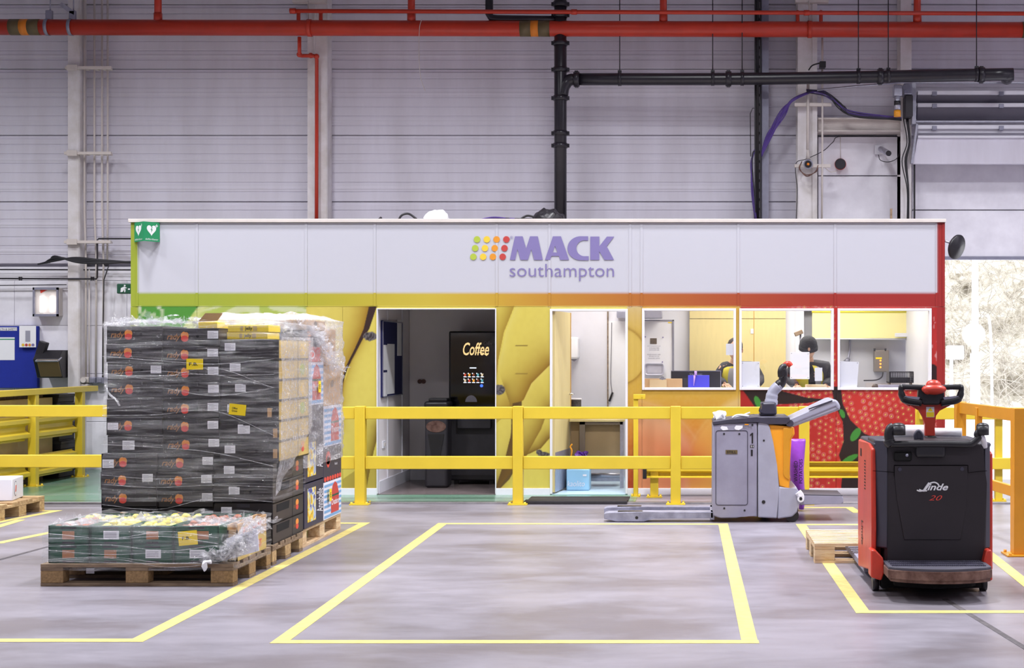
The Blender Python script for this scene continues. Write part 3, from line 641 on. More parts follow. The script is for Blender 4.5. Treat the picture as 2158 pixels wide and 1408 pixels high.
# ================================================================== the printed cabin
PPM = F/YC
def ramp(px, stops):
    xs = [s[0] for s in stops]; return np.stack([np.interp(px, xs, [s[1][k] for s in stops]) for k in range(3)], -1)
def segd(px, py, poly):
    """distance to a polyline and the side (>0 = right of it)"""
    best = np.full(px.shape, 1e9); sd = np.zeros(px.shape)
    for (x0, y0), (x1, y1) in zip(poly, poly[1:]):
        dx, dy = x1-x0, y1-y0; L2 = dx*dx+dy*dy
        t = np.clip(((px-x0)*dx+(py-y0)*dy)/L2, 0, 1)
        ex, ey = px-(x0+t*dx), py-(y0+t*dy); d = np.hypot(ex, ey)
        m = d < best; best = np.where(m, d, best); sd = np.where(m, np.sign(dx*ey-dy*ex), sd)
    return best, -sd
def inpoly(px, py, poly):
    r = np.zeros(px.shape, bool); n = len(poly)
    for i in range(n):
        x0, y0 = poly[i]; x1, y1 = poly[(i+1) % n]
        c = ((y0 > py) != (y1 > py)) & (px < (x1-x0)*(py-y0)/((y1-y0) or 1e-9)+x0); r ^= c
    return r
def hsh(a, b): 
    v = np.sin(a*127.1+b*311.7)*43758.5453; return v-np.floor(v)
def vnoise(x, y):
    xi, yi = np.floor(x), np.floor(y); fx, fy = x-xi, y-yi; fx = fx*fx*(3-2*fx); fy = fy*fy*(3-2*fy)
    return (hsh(xi, yi)*(1-fx)+hsh(xi+1, yi)*fx)*(1-fy)+(hsh(xi, yi+1)*(1-fx)+hsh(xi+1, yi+1)*fx)*fy
def mixc(c, m, col): 
    m = np.clip(m, 0, 1)[..., None]; return c*(1-m)+np.array(col, float)*m
def paint(px, py):
    """the colours printed on the cabin front, laid out as in the photograph"""
    px = np.asarray(px, float); py = np.asarray(py, float)
    band = ramp(px, [(275, (172, 188, 62)), (450, (174, 188, 60)), (620, (192, 190, 58)), (760, (208, 192, 62)), (900, (220, 196, 70)), (1045, (220, 178, 62)), (1160, (212, 152, 56)), (1330, (200, 122, 50)), (1560, (188, 84, 48)), (1760, (176, 52, 44)), (1992, (172, 44, 42))])
    c = np.empty(px.shape+(3,)); c[:] = (221, 221, 232)
    m = (py > 617) & (py <= 646); c[m] = band[m]
    m = (px < 291); c[m] = (172, 186, 60)
    m = (px > 1974.5); c[m] = (170, 44, 42)
    mu = py > 646
    # limes
    z = mu & (px >= 291) & (px < 646)
    g = np.empty_like(c); g[:] = (86, 158, 60)
    g = mixc(g, (vnoise(px/6, py/8) > .58)*(px < 345)*(1-(py-646)/70), (214, 220, 190))
    e = px-(418-(py-646)*.75)
    lf = np.empty_like(c); lf[:] = (186, 204, 96)
    a_ = (px-560)*.010; st = vnoise((px+(py-760)*(px-540)*.012)/5, py/26)
    lf = mixc(lf, (st > .6)*.75, (232, 236, 200)); lf = mixc(lf, (vnoise(px/30, py/16) > .7)*.4, (214, 218, 160))
    lf = mixc(lf, np.exp(-np.abs(e-12)/10), (222, 226, 150))
    g = np.where((e > 0)[..., None], lf, g)
    g = mixc(g, (py > 760), (176, 196, 70)); c[z] = g[z]
    # bananas
    z = mu & (px >= 646) & (px < 1325)
    y = np.empty_like(c); y[:] = (238, 220, 98)
    y = mixc(y, .30*(vnoise(px/90, py/120)), (248, 234, 140))
    y = mixc(y, .10*(vnoise(px/7, py/9)), (190, 160, 60))
    def shade(poly, sgn, wd, col=(96, 66, 20), k=1.):
        nonlocal y
        d, s = segd(px, py, poly); y = mixc(y, k*np.exp(-d/wd)*(s*sgn > 0), col)
    # polyline direction downwards: s>0 = right/left resolved by sgn
    eA = [(779, 640), (768, 690), (748, 742), (728, 786), (722, 830)]
    shade(eA, -1, 26, (160, 116, 24), .9); 
    y = mixc(y, inpoly(px, py, [(779, 640), (796, 640), (778, 694), (764, 716), (748, 748), (733, 776), (722, 810), (716, 860), (720, 800), (730, 770), (747, 736), (766, 694)]), (58, 34, 28))
    shade([(764, 716), (740, 760), (724, 810), (716, 900)], 1, 9, (176, 140, 40), .7)
    shade([(800, 905), (788, 950), (772, 1030)], -1, 16, (110, 84, 20), .9)
    y = mixc(y, inpoly(px, py, [(722, 1010), (796, 960), (796, 1035), (722, 1035)])*.35, (120, 90, 20))
    shade([(1086, 640), (1062, 700), (1050, 760), (1046, 800)], -1, 20, (170, 136, 40), .9); shade([(1090, 640), (1066, 700), (1053, 765)], 1, 6, (240, 226, 130), .6)
    shade([(1157, 771), (1120, 808), (1104, 842), (1074, 868)], -1, 30, (150, 108, 26), .95); shade([(1157, 771), (1120, 808), (1104, 842), (1094, 868)], 1, 5, (246, 226, 120), .5)
    shade([(1062, 815), (1074, 850), (1079, 905), (1060, 985), (1044, 1035)], 1, 12, (150, 118, 40), .8)
    y = mixc(y, inpoly(px, py, [(1080, 850), (1100, 846), (1096, 900), (1100, 940), (1104, 958), (1092, 976), (1074, 1010), (1050, 1034), (1042, 1034), (1062, 975), (1076, 920)])*.85, (84, 58, 30))
    shade([(1157, 925), (1140, 945), (1112, 958), (1084, 985), (1050, 1030)], -1, 16, (120, 84, 24), .9)
    shade([(1157, 860), (1140, 905), (1110, 958)], -1, 22, (140, 104, 30), .8)
    for xx, yy, rx, ry in ((780, 709, 13, 9), (1052, 822, 12, 10), (1146, 958, 12, 5), (1136, 953, 6, 5)):
        y = mixc(y, ((px-xx)/rx)**2+((py-yy)/ry)**2 < 1+.4*vnoise(px/3, py/3), (118, 112, 112)); y = mixc(y, (((px-xx)/rx)**2+((py-yy)/ry)**2 < 1)*(vnoise(px/2.2, py/2.2) > .55), (60, 52, 56))
    for yy in (728.5, 787.5): y = mixc(y, (np.abs(py-yy) < .9) & (px > 1086) & (px < 1112), (130, 100, 40))
    c[z] = y[z]
    # peaches and oranges
    z = mu & (px >= 1322) & (px < 1560)
    o = ramp(py, [(646, (226, 176, 70)), (700, (226, 190, 86)), (830, (222, 178, 66)), (900, (222, 150, 50)), (980, (204, 96, 40)), (1040, (178, 60, 36))])
    o = mixc(o, .25*vnoise(px/5, py/5), (236, 196, 120))
    d = np.hypot(px-1322, py-1012); o = mixc(o, np.clip((168-d)/22, 0, 1)*(px > 1336), (232, 176, 132)); o = mixc(o, np.exp(-np.abs(d-168)/5)*(px > 1336)*.6, (236, 190, 140))
    o = mixc(o, (d < 140)*np.clip((140-d)/90, 0, .5)*(px > 1340), (226, 130, 84))
    d = np.hypot(px-1610, py-1000); o = mixc(o, np.clip((165-d)/10, 0, 1), (234, 178, 84)); o = mixc(o, np.exp(-np.abs(d-165)/6)*.5, (238, 200, 120))
    d = np.hypot(px-1450, py-975); o = mixc(o, np.exp(-d/34)*.8, (196, 60, 44))
    d = np.hypot(px-1570, py-900); o = mixc(o, np.clip((70-d)/14, 0, 1)*(py < 900)*.6, (236, 206, 150))
    d = np.hypot(px-1300, py-750); o = mixc(o, np.exp(-np.abs(d-62)/3)*(px < 1352)*.7, (160, 120, 40)); o = mixc(o, (d < 60)*(px < 1352)*.5, (236, 206, 110))
    o = mixc(o, (px < 1352)*np.clip((700-py)/50, 0, 1)*.5, (230, 220, 190))
    c[z] = o[z]
    # strawberries
    z = mu & (px >= 1560) & (px < 1975)
    r = ramp(px, [(1560, (186, 40, 38)), (1700, (206, 52, 44)), (1850, (216, 58, 48)), (1975, (196, 46, 42))])
    r = mixc(r, .35*vnoise(px/40, py/40), (150, 24, 28))
    def seeds(cx, cy, stp, rot, lo):
        nonlocal r
        ca, sa = math.cos(rot), math.sin(rot); u = (px*ca+py*sa)/stp; v = (-px*sa+py*ca)/(stp*.8)
        vi = np.floor(v); u2 = u+.5*(vi % 2); ui = np.floor(u2)
        fx = u2-ui-.5+.25*(hsh(ui, vi)-.5); fy = v-vi-.5+.25*(hsh(vi, ui)-.5)
        d = np.hypot(fx*1.25, fy); ok = lo & (hsh(ui+3, vi+9) > .12)
        r = mixc(r, (np.abs(d-.34) < .07)*ok*(.55*vnoise(px/25, py/25)+.1), (240, 190, 190)); r = mixc(r, (np.hypot(fx*1.6, fy) < .17)*ok, (232, 200, 110))
    berry2 = np.hypot((px-1905)/1.15, py-800) < 160
    seeds(0, 0, 15, .3, (py > 815) & (px > 1765)); seeds(0, 0, 14, -.5, (py > 880) & (px < 1765) & (px > 1690)); seeds(0, 0, 13, .8, (py < 880) & (px > 1640) & (px < 1760))
    dk = inpoly(px, py, [(1565, 822), (1640, 822), (1700, 838), (1745, 842), (1700, 850), (1640, 852), (1600, 870), (1585, 850)])
    dk |= inpoly(px, py, [(1752, 815), (1772, 815), (1776, 850), (1792, 885), (1822, 914), (1862, 930), (1880, 960), (1870, 1034), (1772, 1034), (1776, 985), (1768, 960), (1778, 930), (1776, 890), (1758, 850)])
    dk &= ~(inpoly(px, py, [(1772, 815), (1776, 850), (1792, 885), (1822, 914), (1862, 930), (1975, 940), (1975, 815)]))
    r = mixc(r, dk, (44, 30, 30))
    for xx, yy, rx, ry, an in ((1803, 916, 8, 16, -.6), (1790, 968, 20, 6, .5), (1597, 848, 6, 14, .4), (1775, 872, 5, 10, .4)):
        ca, sa = math.cos(an), math.sin(an); ux = (px-xx)*ca-(py-yy)*sa; uy = (px-xx)*sa+(py-yy)*ca
        r = mixc(r, (ux/rx)**2+(uy/ry)**2 < 1, (70, 150, 60))
    r = mixc(r, ((py > 646) & (py < 830) & (px > 1950) & (px < 1975))*(vnoise(px/3, py/10) > .8)*.7, (240, 200, 200))
    d = np.hypot(px-1964, (py-790)*.7); r = mixc(r, (d < 16)*1., (46, 20, 24))
    c[z] = r[z]
    c = np.where((px > 1974.5)[..., None], np.array((170, 44, 42.)), c)
    return c
PSC = .68
MAT_PRINT = bpy.data.materials.new('printed_vinyl'); MAT_PRINT.use_nodes = True
_n = MAT_PRINT.node_tree.nodes.new('ShaderNodeAttribute'); _n.attribute_name = 'print'
MAT_PRINT.node_tree.links.new(_n.outputs['Color'], MAT_PRINT.node_tree.nodes['Principled BSDF'].inputs['Base Color'])
MAT_PRINT.node_tree.nodes['Principled BSDF'].inputs['Roughness'].default_value = .42
def printed(name, px0, px1, py0, py1, Y, th, step, parent, fn=paint):
    """a flat sheet with its print stored as point colours; py0 = top, py1 = bottom"""
    nx = max(2, int((px1-px0)/step)+1); nz = max(2, int((py1-py0)/step)+1)
    gx = np.linspace(px0, px1, nx); gy = np.linspace(py1, py0, nz)
    GX, GY_ = np.meshgrid(gx, gy)
    k = YC/F
    vx = (GX-VX)*k; vz = H+(VY-GY_)*k
    fr = np.stack([vx, np.full_like(vx, Y), vz], -1).reshape(-1, 3)
    idx = np.arange(nx*nz).reshape(nz, nx)
    q = np.stack([idx[:-1, :-1], idx[:-1, 1:], idx[1:, 1:], idx[1:, :-1]], -1).reshape(-1, 4)
    n0 = len(fr)
    x0, x1, z0, z1 = vx.min(), vx.max(), vz.min(), vz.max()
    bk = np.array([(x0, Y, z0), (x1, Y, z0), (x1, Y, z1), (x0, Y, z1), (x0, Y+th, z0), (x1, Y+th, z0), (x1, Y+th, z1), (x0, Y+th, z1)])
    faces = q.tolist()+[[n0+a for a in f] for f in ((5, 4, 7, 6), (0, 4, 5, 1), (1, 5, 6, 2), (2, 6, 7, 3), (3, 7, 4, 0))]
    V = np.concatenate([fr, bk]); me = bpy.data.meshes.new(name); me.from_pydata(V.tolist(), [], faces); me.update()
    colr = sum(lin(np.clip(fn(GX.reshape(-1)+ox*step, GY_.reshape(-1)+oy*step), 0, 255)) for ox, oy in ((-.3, -.1), (.1, -.3), (.3, .1), (-.1, .3)))/4; cc = np.ones((len(V), 4)); cc[:n0, :3] = colr*PSC
    cpx = (V[n0:, 0]/k+VX); cpy = VY-(V[n0:, 2]-H)/k; cc[n0:, :3] = lin(fn(cpx, cpy))*PSC
    at = me.color_attributes.new('print', 'FLOAT_COLOR', 'POINT'); at.data.foreach_set('color', cc.astype(np.float32).ravel())
    me.materials.append(MAT_PRINT)
    return link(name, me, parent)
cabin = thing('wall_cabin_front', 'cabin front printed with fruit below a white band', None, (0, 0, 0), kind='structure')
BX = [275, 415, 645, 790, 1045, 1158, 1328, 1352, 1556, 1762, 1992]
for a, c in zip(BX, BX[1:]):
    printed('fascia_panel', a+.6, c-.6, 468, 646.5, YC, .05, 3.2, cabin)
def pp(x0, x1, y0, y1, st=1.6): printed('printed_panel', x0+.3, x1-.3, y0, y1, YC, .05, st, cabin)
BOT = 1030
pp(275, 415, 647, BOT, 3); pp(415, 645, 647, BOT, 3); pp(645, 722, 647, BOT); pp(722, 795, 647, BOT); pp(1044, 1160, 647, BOT); pp(795, 1044, 647, 651.5)
pp(1160, 1322, 647, 651.5); pp(1322, 1353, 647, BOT); pp(1353, 1556, 822, BOT); pp(1556, 1762, 822, BOT); pp(1762, 1963, 822, BOT); pp(1963, 1992, 647, BOT)
pp(1551, 1558, 647, 822); pp(1757, 1765, 647, 822); pp(1353, 1551, 647, 650.5, 1.7); pp(1558, 1757, 647, 650.5, 1.7); pp(1765, 1963, 647, 650.5, 1.7)
# battens
for px in (289, 415, 645, 790, 1047, 1158, 1328, 1352, 1556, 1760, 1974, 1988):
    printed('joint_cover', px-2.5, px+2.5, 470, 646, YC-.005, .006, 2, cabin)
for px, y1 in ((289, 1030), (645, 1030), (1351, 648), (1988, 1030), (1339, 1030)):
    if y1 > 700: printed('joint_cover', px-1.5, px+1.5, 647, y1, YC-.002, .004, 2, cabin)
b = MB(); b.box(X(274, YC)-.01, X(1993, YC), YC-.03, YC+.06, Z(469, YC), Z(461.5, YC), .004); struct('trim_1', b, M['offwhite'], 'white capping along the cabin roof edge')
ZR = Z(464, YC)
xl, xr = X(275, YC), X(1992, YC)
def stwall(n, a, m='inner_wall', lab=None):
    b = MB(); b.box(*a); return struct(n, b, M[m], lab)
YI = 18.15
stwall('wall_cabin_left', (xl, xl+.05, YC+.05, YI, 0, ZR), lab='cabin left end wall'); 
b = MB(); b.box(xl, xr, YC+.06, YI, ZR-.06, ZR-.005); struct('cabin_roof', b, M['offwhite'], 'flat roof of the cabin')
stwall('wall_cabin_back', (xl, X(1740, YC)-.25, YI-.05, YI, 0, ZR), lab='cabin rear wall')
# baseboards
for i, (a, c) in enumerate(((275, 795), (1044, 1160), (1322, 1992))):
    b = MB(); b.box(X(a, YC)+.001, X(c, YC)-.001, YC-.012, YC+.05, .002, Z(BOT-1, YC), .004); struct('baseboard_front' if i == 0 else f'baseboard_front.{i:03d}', b, M['baseboard'], ['white skirting at the cabin foot left of the dark doorway', 'white skirting between the two doorways', 'white skirting under the office windows'][i])
# door frames
def frame(name, px0, px1, py0, py1, wd, m, lab, sill=False, y0=-.015, y1=.07):
    b = MB(); 
    for a in ((px0, px0+wd, py0, py1), (px1-wd, px1, py0, py1), (px0+wd, px1-wd, py0, py0+wd))+(((px0+wd, px1-wd, py1-wd, py1),) if sill else ()):
        b.box(X(a[0], YC), X(a[1], YC), YC+y0, YC+y1, Z(a[3], YC), Z(a[2], YC), .003)
    return struct(name, b, M[m], lab)
d1 = frame('door_1', 794, 1046, 650, 1041, 2.2, 'white', 'dark open doorway to the coffee room')
d2 = frame('door_2', 1159, 1323, 651, 1041, 5, 'white', 'bright open doorway with white frame')
for i, (a, c) in enumerate(((1353, 1551), (1558, 1757), (1765, 1963))):
    wn = frame(f'window_{i+1}', a, c, 650, 822, 5, 'white', ['left office window beside the bright doorway', 'middle office window', 'right office window next to the red corner'][i], True)
    b = MB(); b.box(X(a+4, YC), X(c-4, YC), YC+.02, YC+.026, Z(818, YC), Z(654, YC)); struct('pane', b, M['glass'], parent=wn)

# logo
t = thing('logo_sign', 'violet MACK southampton lettering with twelve coloured dots on the white band', 'sign', (X(1150, YC), YC, Z(590, YC)))
fr = front(YC-.0056); s_ = 380/2158
def LP(cx, cy): return (X(960+cx*s_, YC), Z(470+cy*s_, YC))
for cx, cy, col in [(258-i*22+j*117, 197+i*105-(0 if i < 2 else 2), 'gyor'[j]) for i in range(3) for j in range(4)]:
    b = MB(); u, v = LP(cx, cy); b.disc(fr, u, v, 39*s_/PPM, .001, n=28); part('dot', b, M['dot_'+col], t)
b = MB()
def PL(pts): b.prism([LP(*p) for p in pts][::-1], fr, 0, .001)
PL([(650, 443), (712, 160), (804, 160), (845, 305), (892, 160), (985, 160), (1046, 443), (940, 443), (908, 315), (868, 443), (778, 443), (742, 315), (715, 443)])
PL([(1070, 443), (1166, 160), (1262, 160), (1360, 443), (1252, 443), (1238, 397), (1148, 397), (1133, 443)][:0] or [(1070, 443), (1166, 160), (1190, 275), (1165, 353), (1165, 397), (1148, 397), (1133, 443)])
PL([(1166, 160), (1262, 160), (1360, 443), (1252, 443), (1238, 397), (1165, 397), (1165, 353), (1220, 353), (1190, 275)])
out = []; inn = []
for k in range(21):
    a = math.radians(94+172*k/20); out.append((1500+160*math.cos(a), 303-144*math.sin(a))); inn.append((1545+98*math.cos(a), 303-95*math.sin(a)))
PL([(1588, 160)]+out+[(1595, 447), (1595, 398)]+inn[::-1]+[(1588, 212)])
PL([(1613, 163), (1722, 163), (1722, 278), (1813, 163), (1900, 163), (1810, 280), (1897, 443), (1782, 443), (1722, 342), (1722, 443), (1613, 443)])
part('large_lettering', b, M['logo'], t)
b = MB(); u0, v0 = LP(648, 693); u1, v1 = LP(1897, 490); b.text(fr, 'southampton', u0, u1, v0, v1, .001, bold=-.006); part('small_lettering', b, M['logo'], t)
b = MB(); u, v = LP(671, 173); 
b.text(fr, 'R', u-.006, u+.006, v-.009, v+.009, .001); r0 = 17*s_/PPM; n = 20
for k in range(n):
    a0, a1 = 2*math.pi*k/n, 2*math.pi*(k+1)/n; P_ = lambda r, a: (u+r*math.cos(a), v+r*math.sin(a)); b.prism([P_(r0, a0), P_(r0, a1), P_(r0*.85, a1), P_(r0*.85, a0)], fr, 0, .001)
part('registered_mark', b, M['logo'], t)
# defibrillator sign, V shaped
t = thing('defibrillator_sign', 'green V shaped defibrillator sign with white hearts on the cabin corner', 'sign', (X(305, 15.3), 15.3, Z(510, 15.3)))
ya, yb = YC-.01, YC-.17
P0, P1, P2 = Vector((X(284, ya), ya, 0)), Vector((X(303, yb), yb, 0)), Vector((X(336, ya), ya, 0))
for A_, B_, hw in ((P0, P1, .6), (P1, P2, 1)):
    u = (B_-A_); L_ = u.length; u.normalize(); z0, z1 = Z(509, 15.35), Z(468, 15.35); fr = (A_, u, VZU)
    b = MB(); b.rect(fr, 0, L_, z0, z1, .005); p = part('plate', b, M['aed_green'], t)
    cx, cz, r = L_*.47, (z0+z1)/2+.02, L_*.30
    pts = []
    for k in range(28):
        a = 2*math.pi*k/28; pts.append((cx+r*(math.sin(a)**3), cz+.062*(13*math.cos(a)-5*math.cos(2*a)-2*math.cos(3*a)-math.cos(4*a))/16))
    b = MB(); b.prism(pts, fr, .005, .006); b.rect(fr, L_*.8-.003, L_*.8+.003, z1-.055, z1-.02, .001, a=.005); b.rect(fr, L_*.8-.017*hw, L_*.8+.017*hw, z1-.041, z1-.034, .001, a=.005)
    b.text(fr, 'defibrillator', L_*.08, L_*.9, z0+.014, z0+.032, .006); o = link('heart', b.mesh('heart', M['paper'], t.location), p)
    b = MB(); b.prism([(cx+.006, cz+.03), (cx-.012, cz-.002), (cx, cz-.002), (cx-.006, cz-.034), (cx+.014, cz+.004), (cx+.001, cz+.004), (cx+.012, cz+.03)], fr, .006, .0068); o = link('lightning', b.mesh('lightning', M['aed_green'], t.location), p)
# mirror
t = thing('convex_mirror', 'black backed convex mirror on the right cabin corner', 'mirror', (X(2015, 15.5), 15.5, Z(520, 15.5)))
Mx = Matrix.Translation(PT(2014, 520, 15.5)) @ Matrix.Rotation(math.radians(22), 4, 'Y') @ Matrix.Rotation(math.radians(-42), 4, 'Z') @ Matrix.Rotation(math.radians(90), 4, 'Y')
b = MB(); b.lathe([(.0, -.05), (.06, -.045), (.11, -.02), (.132, .0), (.135, .02), (.128, .03), (.0, .05)], Mx, 28); part('shell', b, M['black'], t)
b = MB(); b.tube([Vector((xr, 15.5, Z(508, 15.5))), PT(2008, 514, 15.5), PT(2012, 519, 15.5)], .012); part('arm', b, M['steel'], t)
# things lying on the cabin roof
ZT = ZR
def blob(name, px0, px1, ytop, mt, label, cat, Y=15.7, seed=1, dy=.25):
    b = MB(); x0, x1 = X(px0, Y), X(px1, Y); h = Z(ytop, Y)-ZT; b.ball(((x0+x1)/2, Y, ZT+h*.1), ((x1-x0)/2, dy, h*.95), sub=4)
    rr = random.Random(seed); o_ = [rr.uniform(0, 9) for _ in range(3)]
    from mathutils import noise as nz
    for v in b.bm.verts:
        n_ = nz.noise(Vector((v.co.x*14+o_[0], v.co.y*14, v.co.z*14+o_[1]))); v.co.z += n_*.03; v.co.x += n_*.02
        v.co.z = max(v.co.z, ZT)
    for f in b.bm.faces: f.smooth = False
    return single(name, b, mt, label, cat)
blob('plastic_bag', 893, 946, 445, M['paper'], 'crumpled white plastic bag on the cabin roof', 'bag', seed=3)
blob('bin_liner', 1122, 1190, 441, M['black'], 'crumpled black bin liner on the cabin roof beside the black pipe', 'bag', seed=5)
b = MB(); b.tube([PT(840, 463, 15.7), PT(848, 453, 15.7), PT(862, 451, 15.7), PT(878, 462, 15.7)], .012); b.tube([PT(1095, 463, 15.7), PT(1110, 455, 15.7), PT(1124, 457, 15.7), PT(1140, 462, 15.7)], .012); single('roof_cable', b, M['black'], 'looped black cable lying on the cabin roof', 'cable')
b = MB(); b.prism([(X(790, 15.7), ZT), (X(800, 15.7), ZT+.03), (X(805, 15.7), ZT+.055), (X(807, 15.7), ZT)], front(15.7), 0, .08); single('rubber_wedge', b, M['softblack'], 'small dark wedge on the cabin roof', 'wedge')
b = MB(); b.box(X(1876, 15.8), X(1880, 15.8), 15.78, 15.82, ZT, Z(440, 15.8)); single('wooden_stick', b, M['wood_old'], 'short wooden stick standing up from the cabin roof', 'stick')
b = MB()
for k in range(4): b.tube([PT(1000+random.random()*20, 464, 15.8), PT(1040, 458+k, 15.8), PT(1080+k*5, 461, 15.8), PT(1180, 463, 15.8)], .008, n=5, mi=k % 2)
single('roof_cable', b, [M['purple'], M['black']], 'flat purple and black cables lying along the roof edge', 'cable')

# ================================================================== coffee room
xa = X(795, YC); xp = X(1150, YC); YB2 = 17.2
stwall('wall_coffee_left', (xa-.06, xa-.005, YC+.055, YI-.05, 0, ZR-.07), lab='left wall of the coffee room')
stwall('wall_coffee_back', (xa, xp-.05, YB2, YB2+.05, 0, ZR-.07), lab='back wall of the coffee room')
stwall('wall_coffee_right', (xp-.05, xp, YC+.055, YI-.05, 0, ZR-.07), lab='wall between coffee room and bright room')
fs = side(xa-.004)
b = MB()
for y in (15.95, 16.75): b.rect(fs, y, y+.02, 0.12, 2.3, .012)
struct('wall_batten', b, M['white'], parent=bpy.data.objects['wall_coffee_left'])
b = MB(); b.rect(fs, YC+.06, YB2, .006, .14, .015); struct('baseboard_left', b, M['baseboard'], 'white skirting in the coffee room')
b = MB(); b.rect(front(YB2-.002), xa, -2.5, .006, .14, .015); struct('baseboard_back', b, M['baseboard'], 'white skirting on the coffee room back wall')
b = MB(); b.box(xa, xp-.05, YC-.0, YB2, .007, .012); struct('floor_coffee', b, mat('brown_vinyl', rgb(120, 108, 108), .25, var=.2, scale=3), 'shiny brown grey floor of the coffee room')
t = thing('pin_board', 'dark blue pin board with papers inside the dark doorway', 'notice board', (xa, 16.2, 1.2))
def SY(px): return -xa*F/(VX-px)            # depth on the left wall for a pixel column
y0, y1 = SY(803), SY(845); zt, zb = Z(675, y0), Z(838, y0)
b = MB(); b.rect(fs, y0, y1, zb, zt, .02); part('felt_panel', b, mat('navy_felt', rgb(24, 28, 84), .85), t)
b = MB(); 
for a in ((y0, y1, zt-.012, zt), (y0, y1, zb, zb+.012), (y0, y0+.012, zb, zt), (y1-.012, y1, zb, zt)): b.rect(fs, *a, .008, a=.02)
part('frame', b, M['greysteel'], t)
for px0, px1, py0, py1 in ((804, 813, 727, 780), (813, 828, 725, 830), (804, 812, 785, 835), (834, 843, 675, 750)):
    b = MB(); ym = (SY(px0)+SY(px1))/2; b.rect(fs, SY(px0), SY(px1), Z(py1, ym), Z(py0, ym), .003, a=.02); part('notice', b, M['paper'], t)
t = thing('light_switch', 'white light switch on the coffee room side wall', 'switch', (xa, SY(810), Z(940, 15.6)))
b = MB(); b.rect(fs, SY(806), SY(812), Z(945, 15.7), Z(930, 15.7), .012); part('plate', b, M['white'], t)
b = MB(); b.rect(fs, SY(808), SY(810), Z(941, 15.7), Z(934, 15.7), .006, a=.012); part('rocker', b, M['offwhite'], t)
b = MB(); f_ = front(YB2-.001)
for px in (885, 893): b.disc(f_, X(px, YB2), Z(804, YB2), .026, .02)
b.rect(f_, X(884, YB2), X(895, YB2), Z(806, YB2), Z(802, YB2), .015)
single('door_stop', b, M['rust'], 'brown double disc fixed on the coffee room back wall', 'wall hook')
# vending machine
YV = 16.55; vx0, vx1 = X(946, YV), xp-.08
t = thing('coffee_machine', 'black coffee vending machine with glowing drinks screen', 'vending machine', ((vx0+vx1)/2, YV+.3, 0.012))
b = MB(); b.box(vx0, vx1, YV, YV+.6, .06, Z(698, YV), .015); part('cabinet', b, M['black'], t)
b = MB(); b.rect(front(YV), vx0+.02, vx1-.02, Z(855, YV), Z(702, YV), .006); part('glass_front', b, mat('black_glass', rgb(16, 15, 20), .08), t)
b = MB(); b.rect(front(YV), vx0+.02, vx1-.02, .12, Z(862, YV), .006); part('lower_door', b, M['softblack'], t)
b = MB(); f2 = front(YV-.007); b.text(f2, 'Coffee', X(976, YV), X(1031, YV), Z(749, YV), Z(722, YV), .001, bold=.012, shear=.25); 
b.tube([PT(1003, 744, YV-.01), PT(1015, 743, YV-.01), PT(1026, 750, YV-.01)], .003, n=5)
cm = mat('coffee_lettering', rgb(248, 214, 150), emis=.75); part('lettering', b, cm, t)
b = MB(); b.text(f2, 'Coffee', X(1020, YV), X(1038, YV), Z(728, YV), Z(719, YV), .001, shear=.25); part('lettering', b, M['inkgrey'], t)
dw = [mat('screen_white', rgb(230, 240, 255), emis=1.2)]; dcol = [mat('screen_'+str(i), rgb(*c), emis=.7) for i, c in enumerate(((190, 80, 60), (90, 160, 170), (230, 160, 60), (220, 200, 170), (120, 60, 40)))]
for r_ in range(2):
    for k in range(5):
        px = 977+k*9; py = 786+r_*12; b = MB(); b.rect(f2, X(px, YV), X(px+6.5, YV), Z(py+9, YV), Z(py+7.5, YV), .001); b.rect(f2, X(px, YV), X(px+2, YV), Z(py+2, YV), Z(py, YV), .001); p = part('drink_tile', b, dw[0], t)
        b = MB(); b.prism([(X(px+.6, YV), Z(py+1.5, YV)), (X(px+1.6, YV), Z(py+7, YV)), (X(px+4.8, YV), Z(py+7, YV)), (X(px+5.8, YV), Z(py+1.5, YV))], f2, 0, .0008); link('drink_picture', b.mesh('d', dcol[(k*2+r_*3) % 5], t.location), p)
b = MB(); b.disc(f2, X(1015, YV), Z(813, YV), .017, .001); part('blue_button', b, mat('screen_blue', rgb(60, 100, 255), emis=1.5), t)
b = MB(); b.rect(f2, X(990, YV), X(1004, YV), Z(776.5, YV), Z(774.5, YV), .001); part('screen_header', b, dw[0], t)
b = MB(); b.prism([(X(981, YV)+.0+.066*(1-math.cos(a)), Z(847, YV)+.075*math.sin(a)) for a in [math.pi*k/14 for k in range(15)]], f2, 0, .012); part('cup_guard', b, M['greysteel'], t)
b = MB(); b.box(X(965, YV), X(1036, YV), YV-.07, YV-.008, Z(903, YV), Z(882, YV), .01); part('drip_tray', b, M['softblack'], t)
for k in range(2):
    b = MB(); b.box(vx0+.05+k*.4, vx0+.1+k*.4, YV+.05, YV+.1, 0.012, .06); part('foot', b, M['black'], t)
# black waste bin
YN = 16.15
t = thing('litter_bin', 'tall black litter bin with a rounded hood inside the dark doorway', 'bin', (X(919, YN), YN+.15, .012))
x0, x1 = X(893, YN), X(945, YN)
b = MB(); b.box(x0+.01, x1-.01, YN, YN+.3, .012, Z(862, YN), .03); part('body', b, M['softblack'], t)
b = MB(); b.box(x0, x1, YN-.01, YN+.31, Z(862, YN), Z(846, YN), .03); part('hood', b, M['black'], t)
b = MB(); b.disc(front(YN), X(919, YN), Z(899, YN), .11, .006, rv=.065); part('flap', b, M['rust'], t)
b = MB(); b.prism([(X(902, YN), Z(915, YN)), (X(936, YN), Z(915, YN)), (X(928, YN), Z(960, YN)), (X(910, YN), Z(960, YN))][::-1], front(YN), 0, .01); part('front_panel', b, M['black'], t)
b = MB(); b.box(x0+.05, x1-.02, YN+.02, YN+.25, Z(846, YN), Z(842, YN)+.01, .008); part('lid', b, M['black'], t)

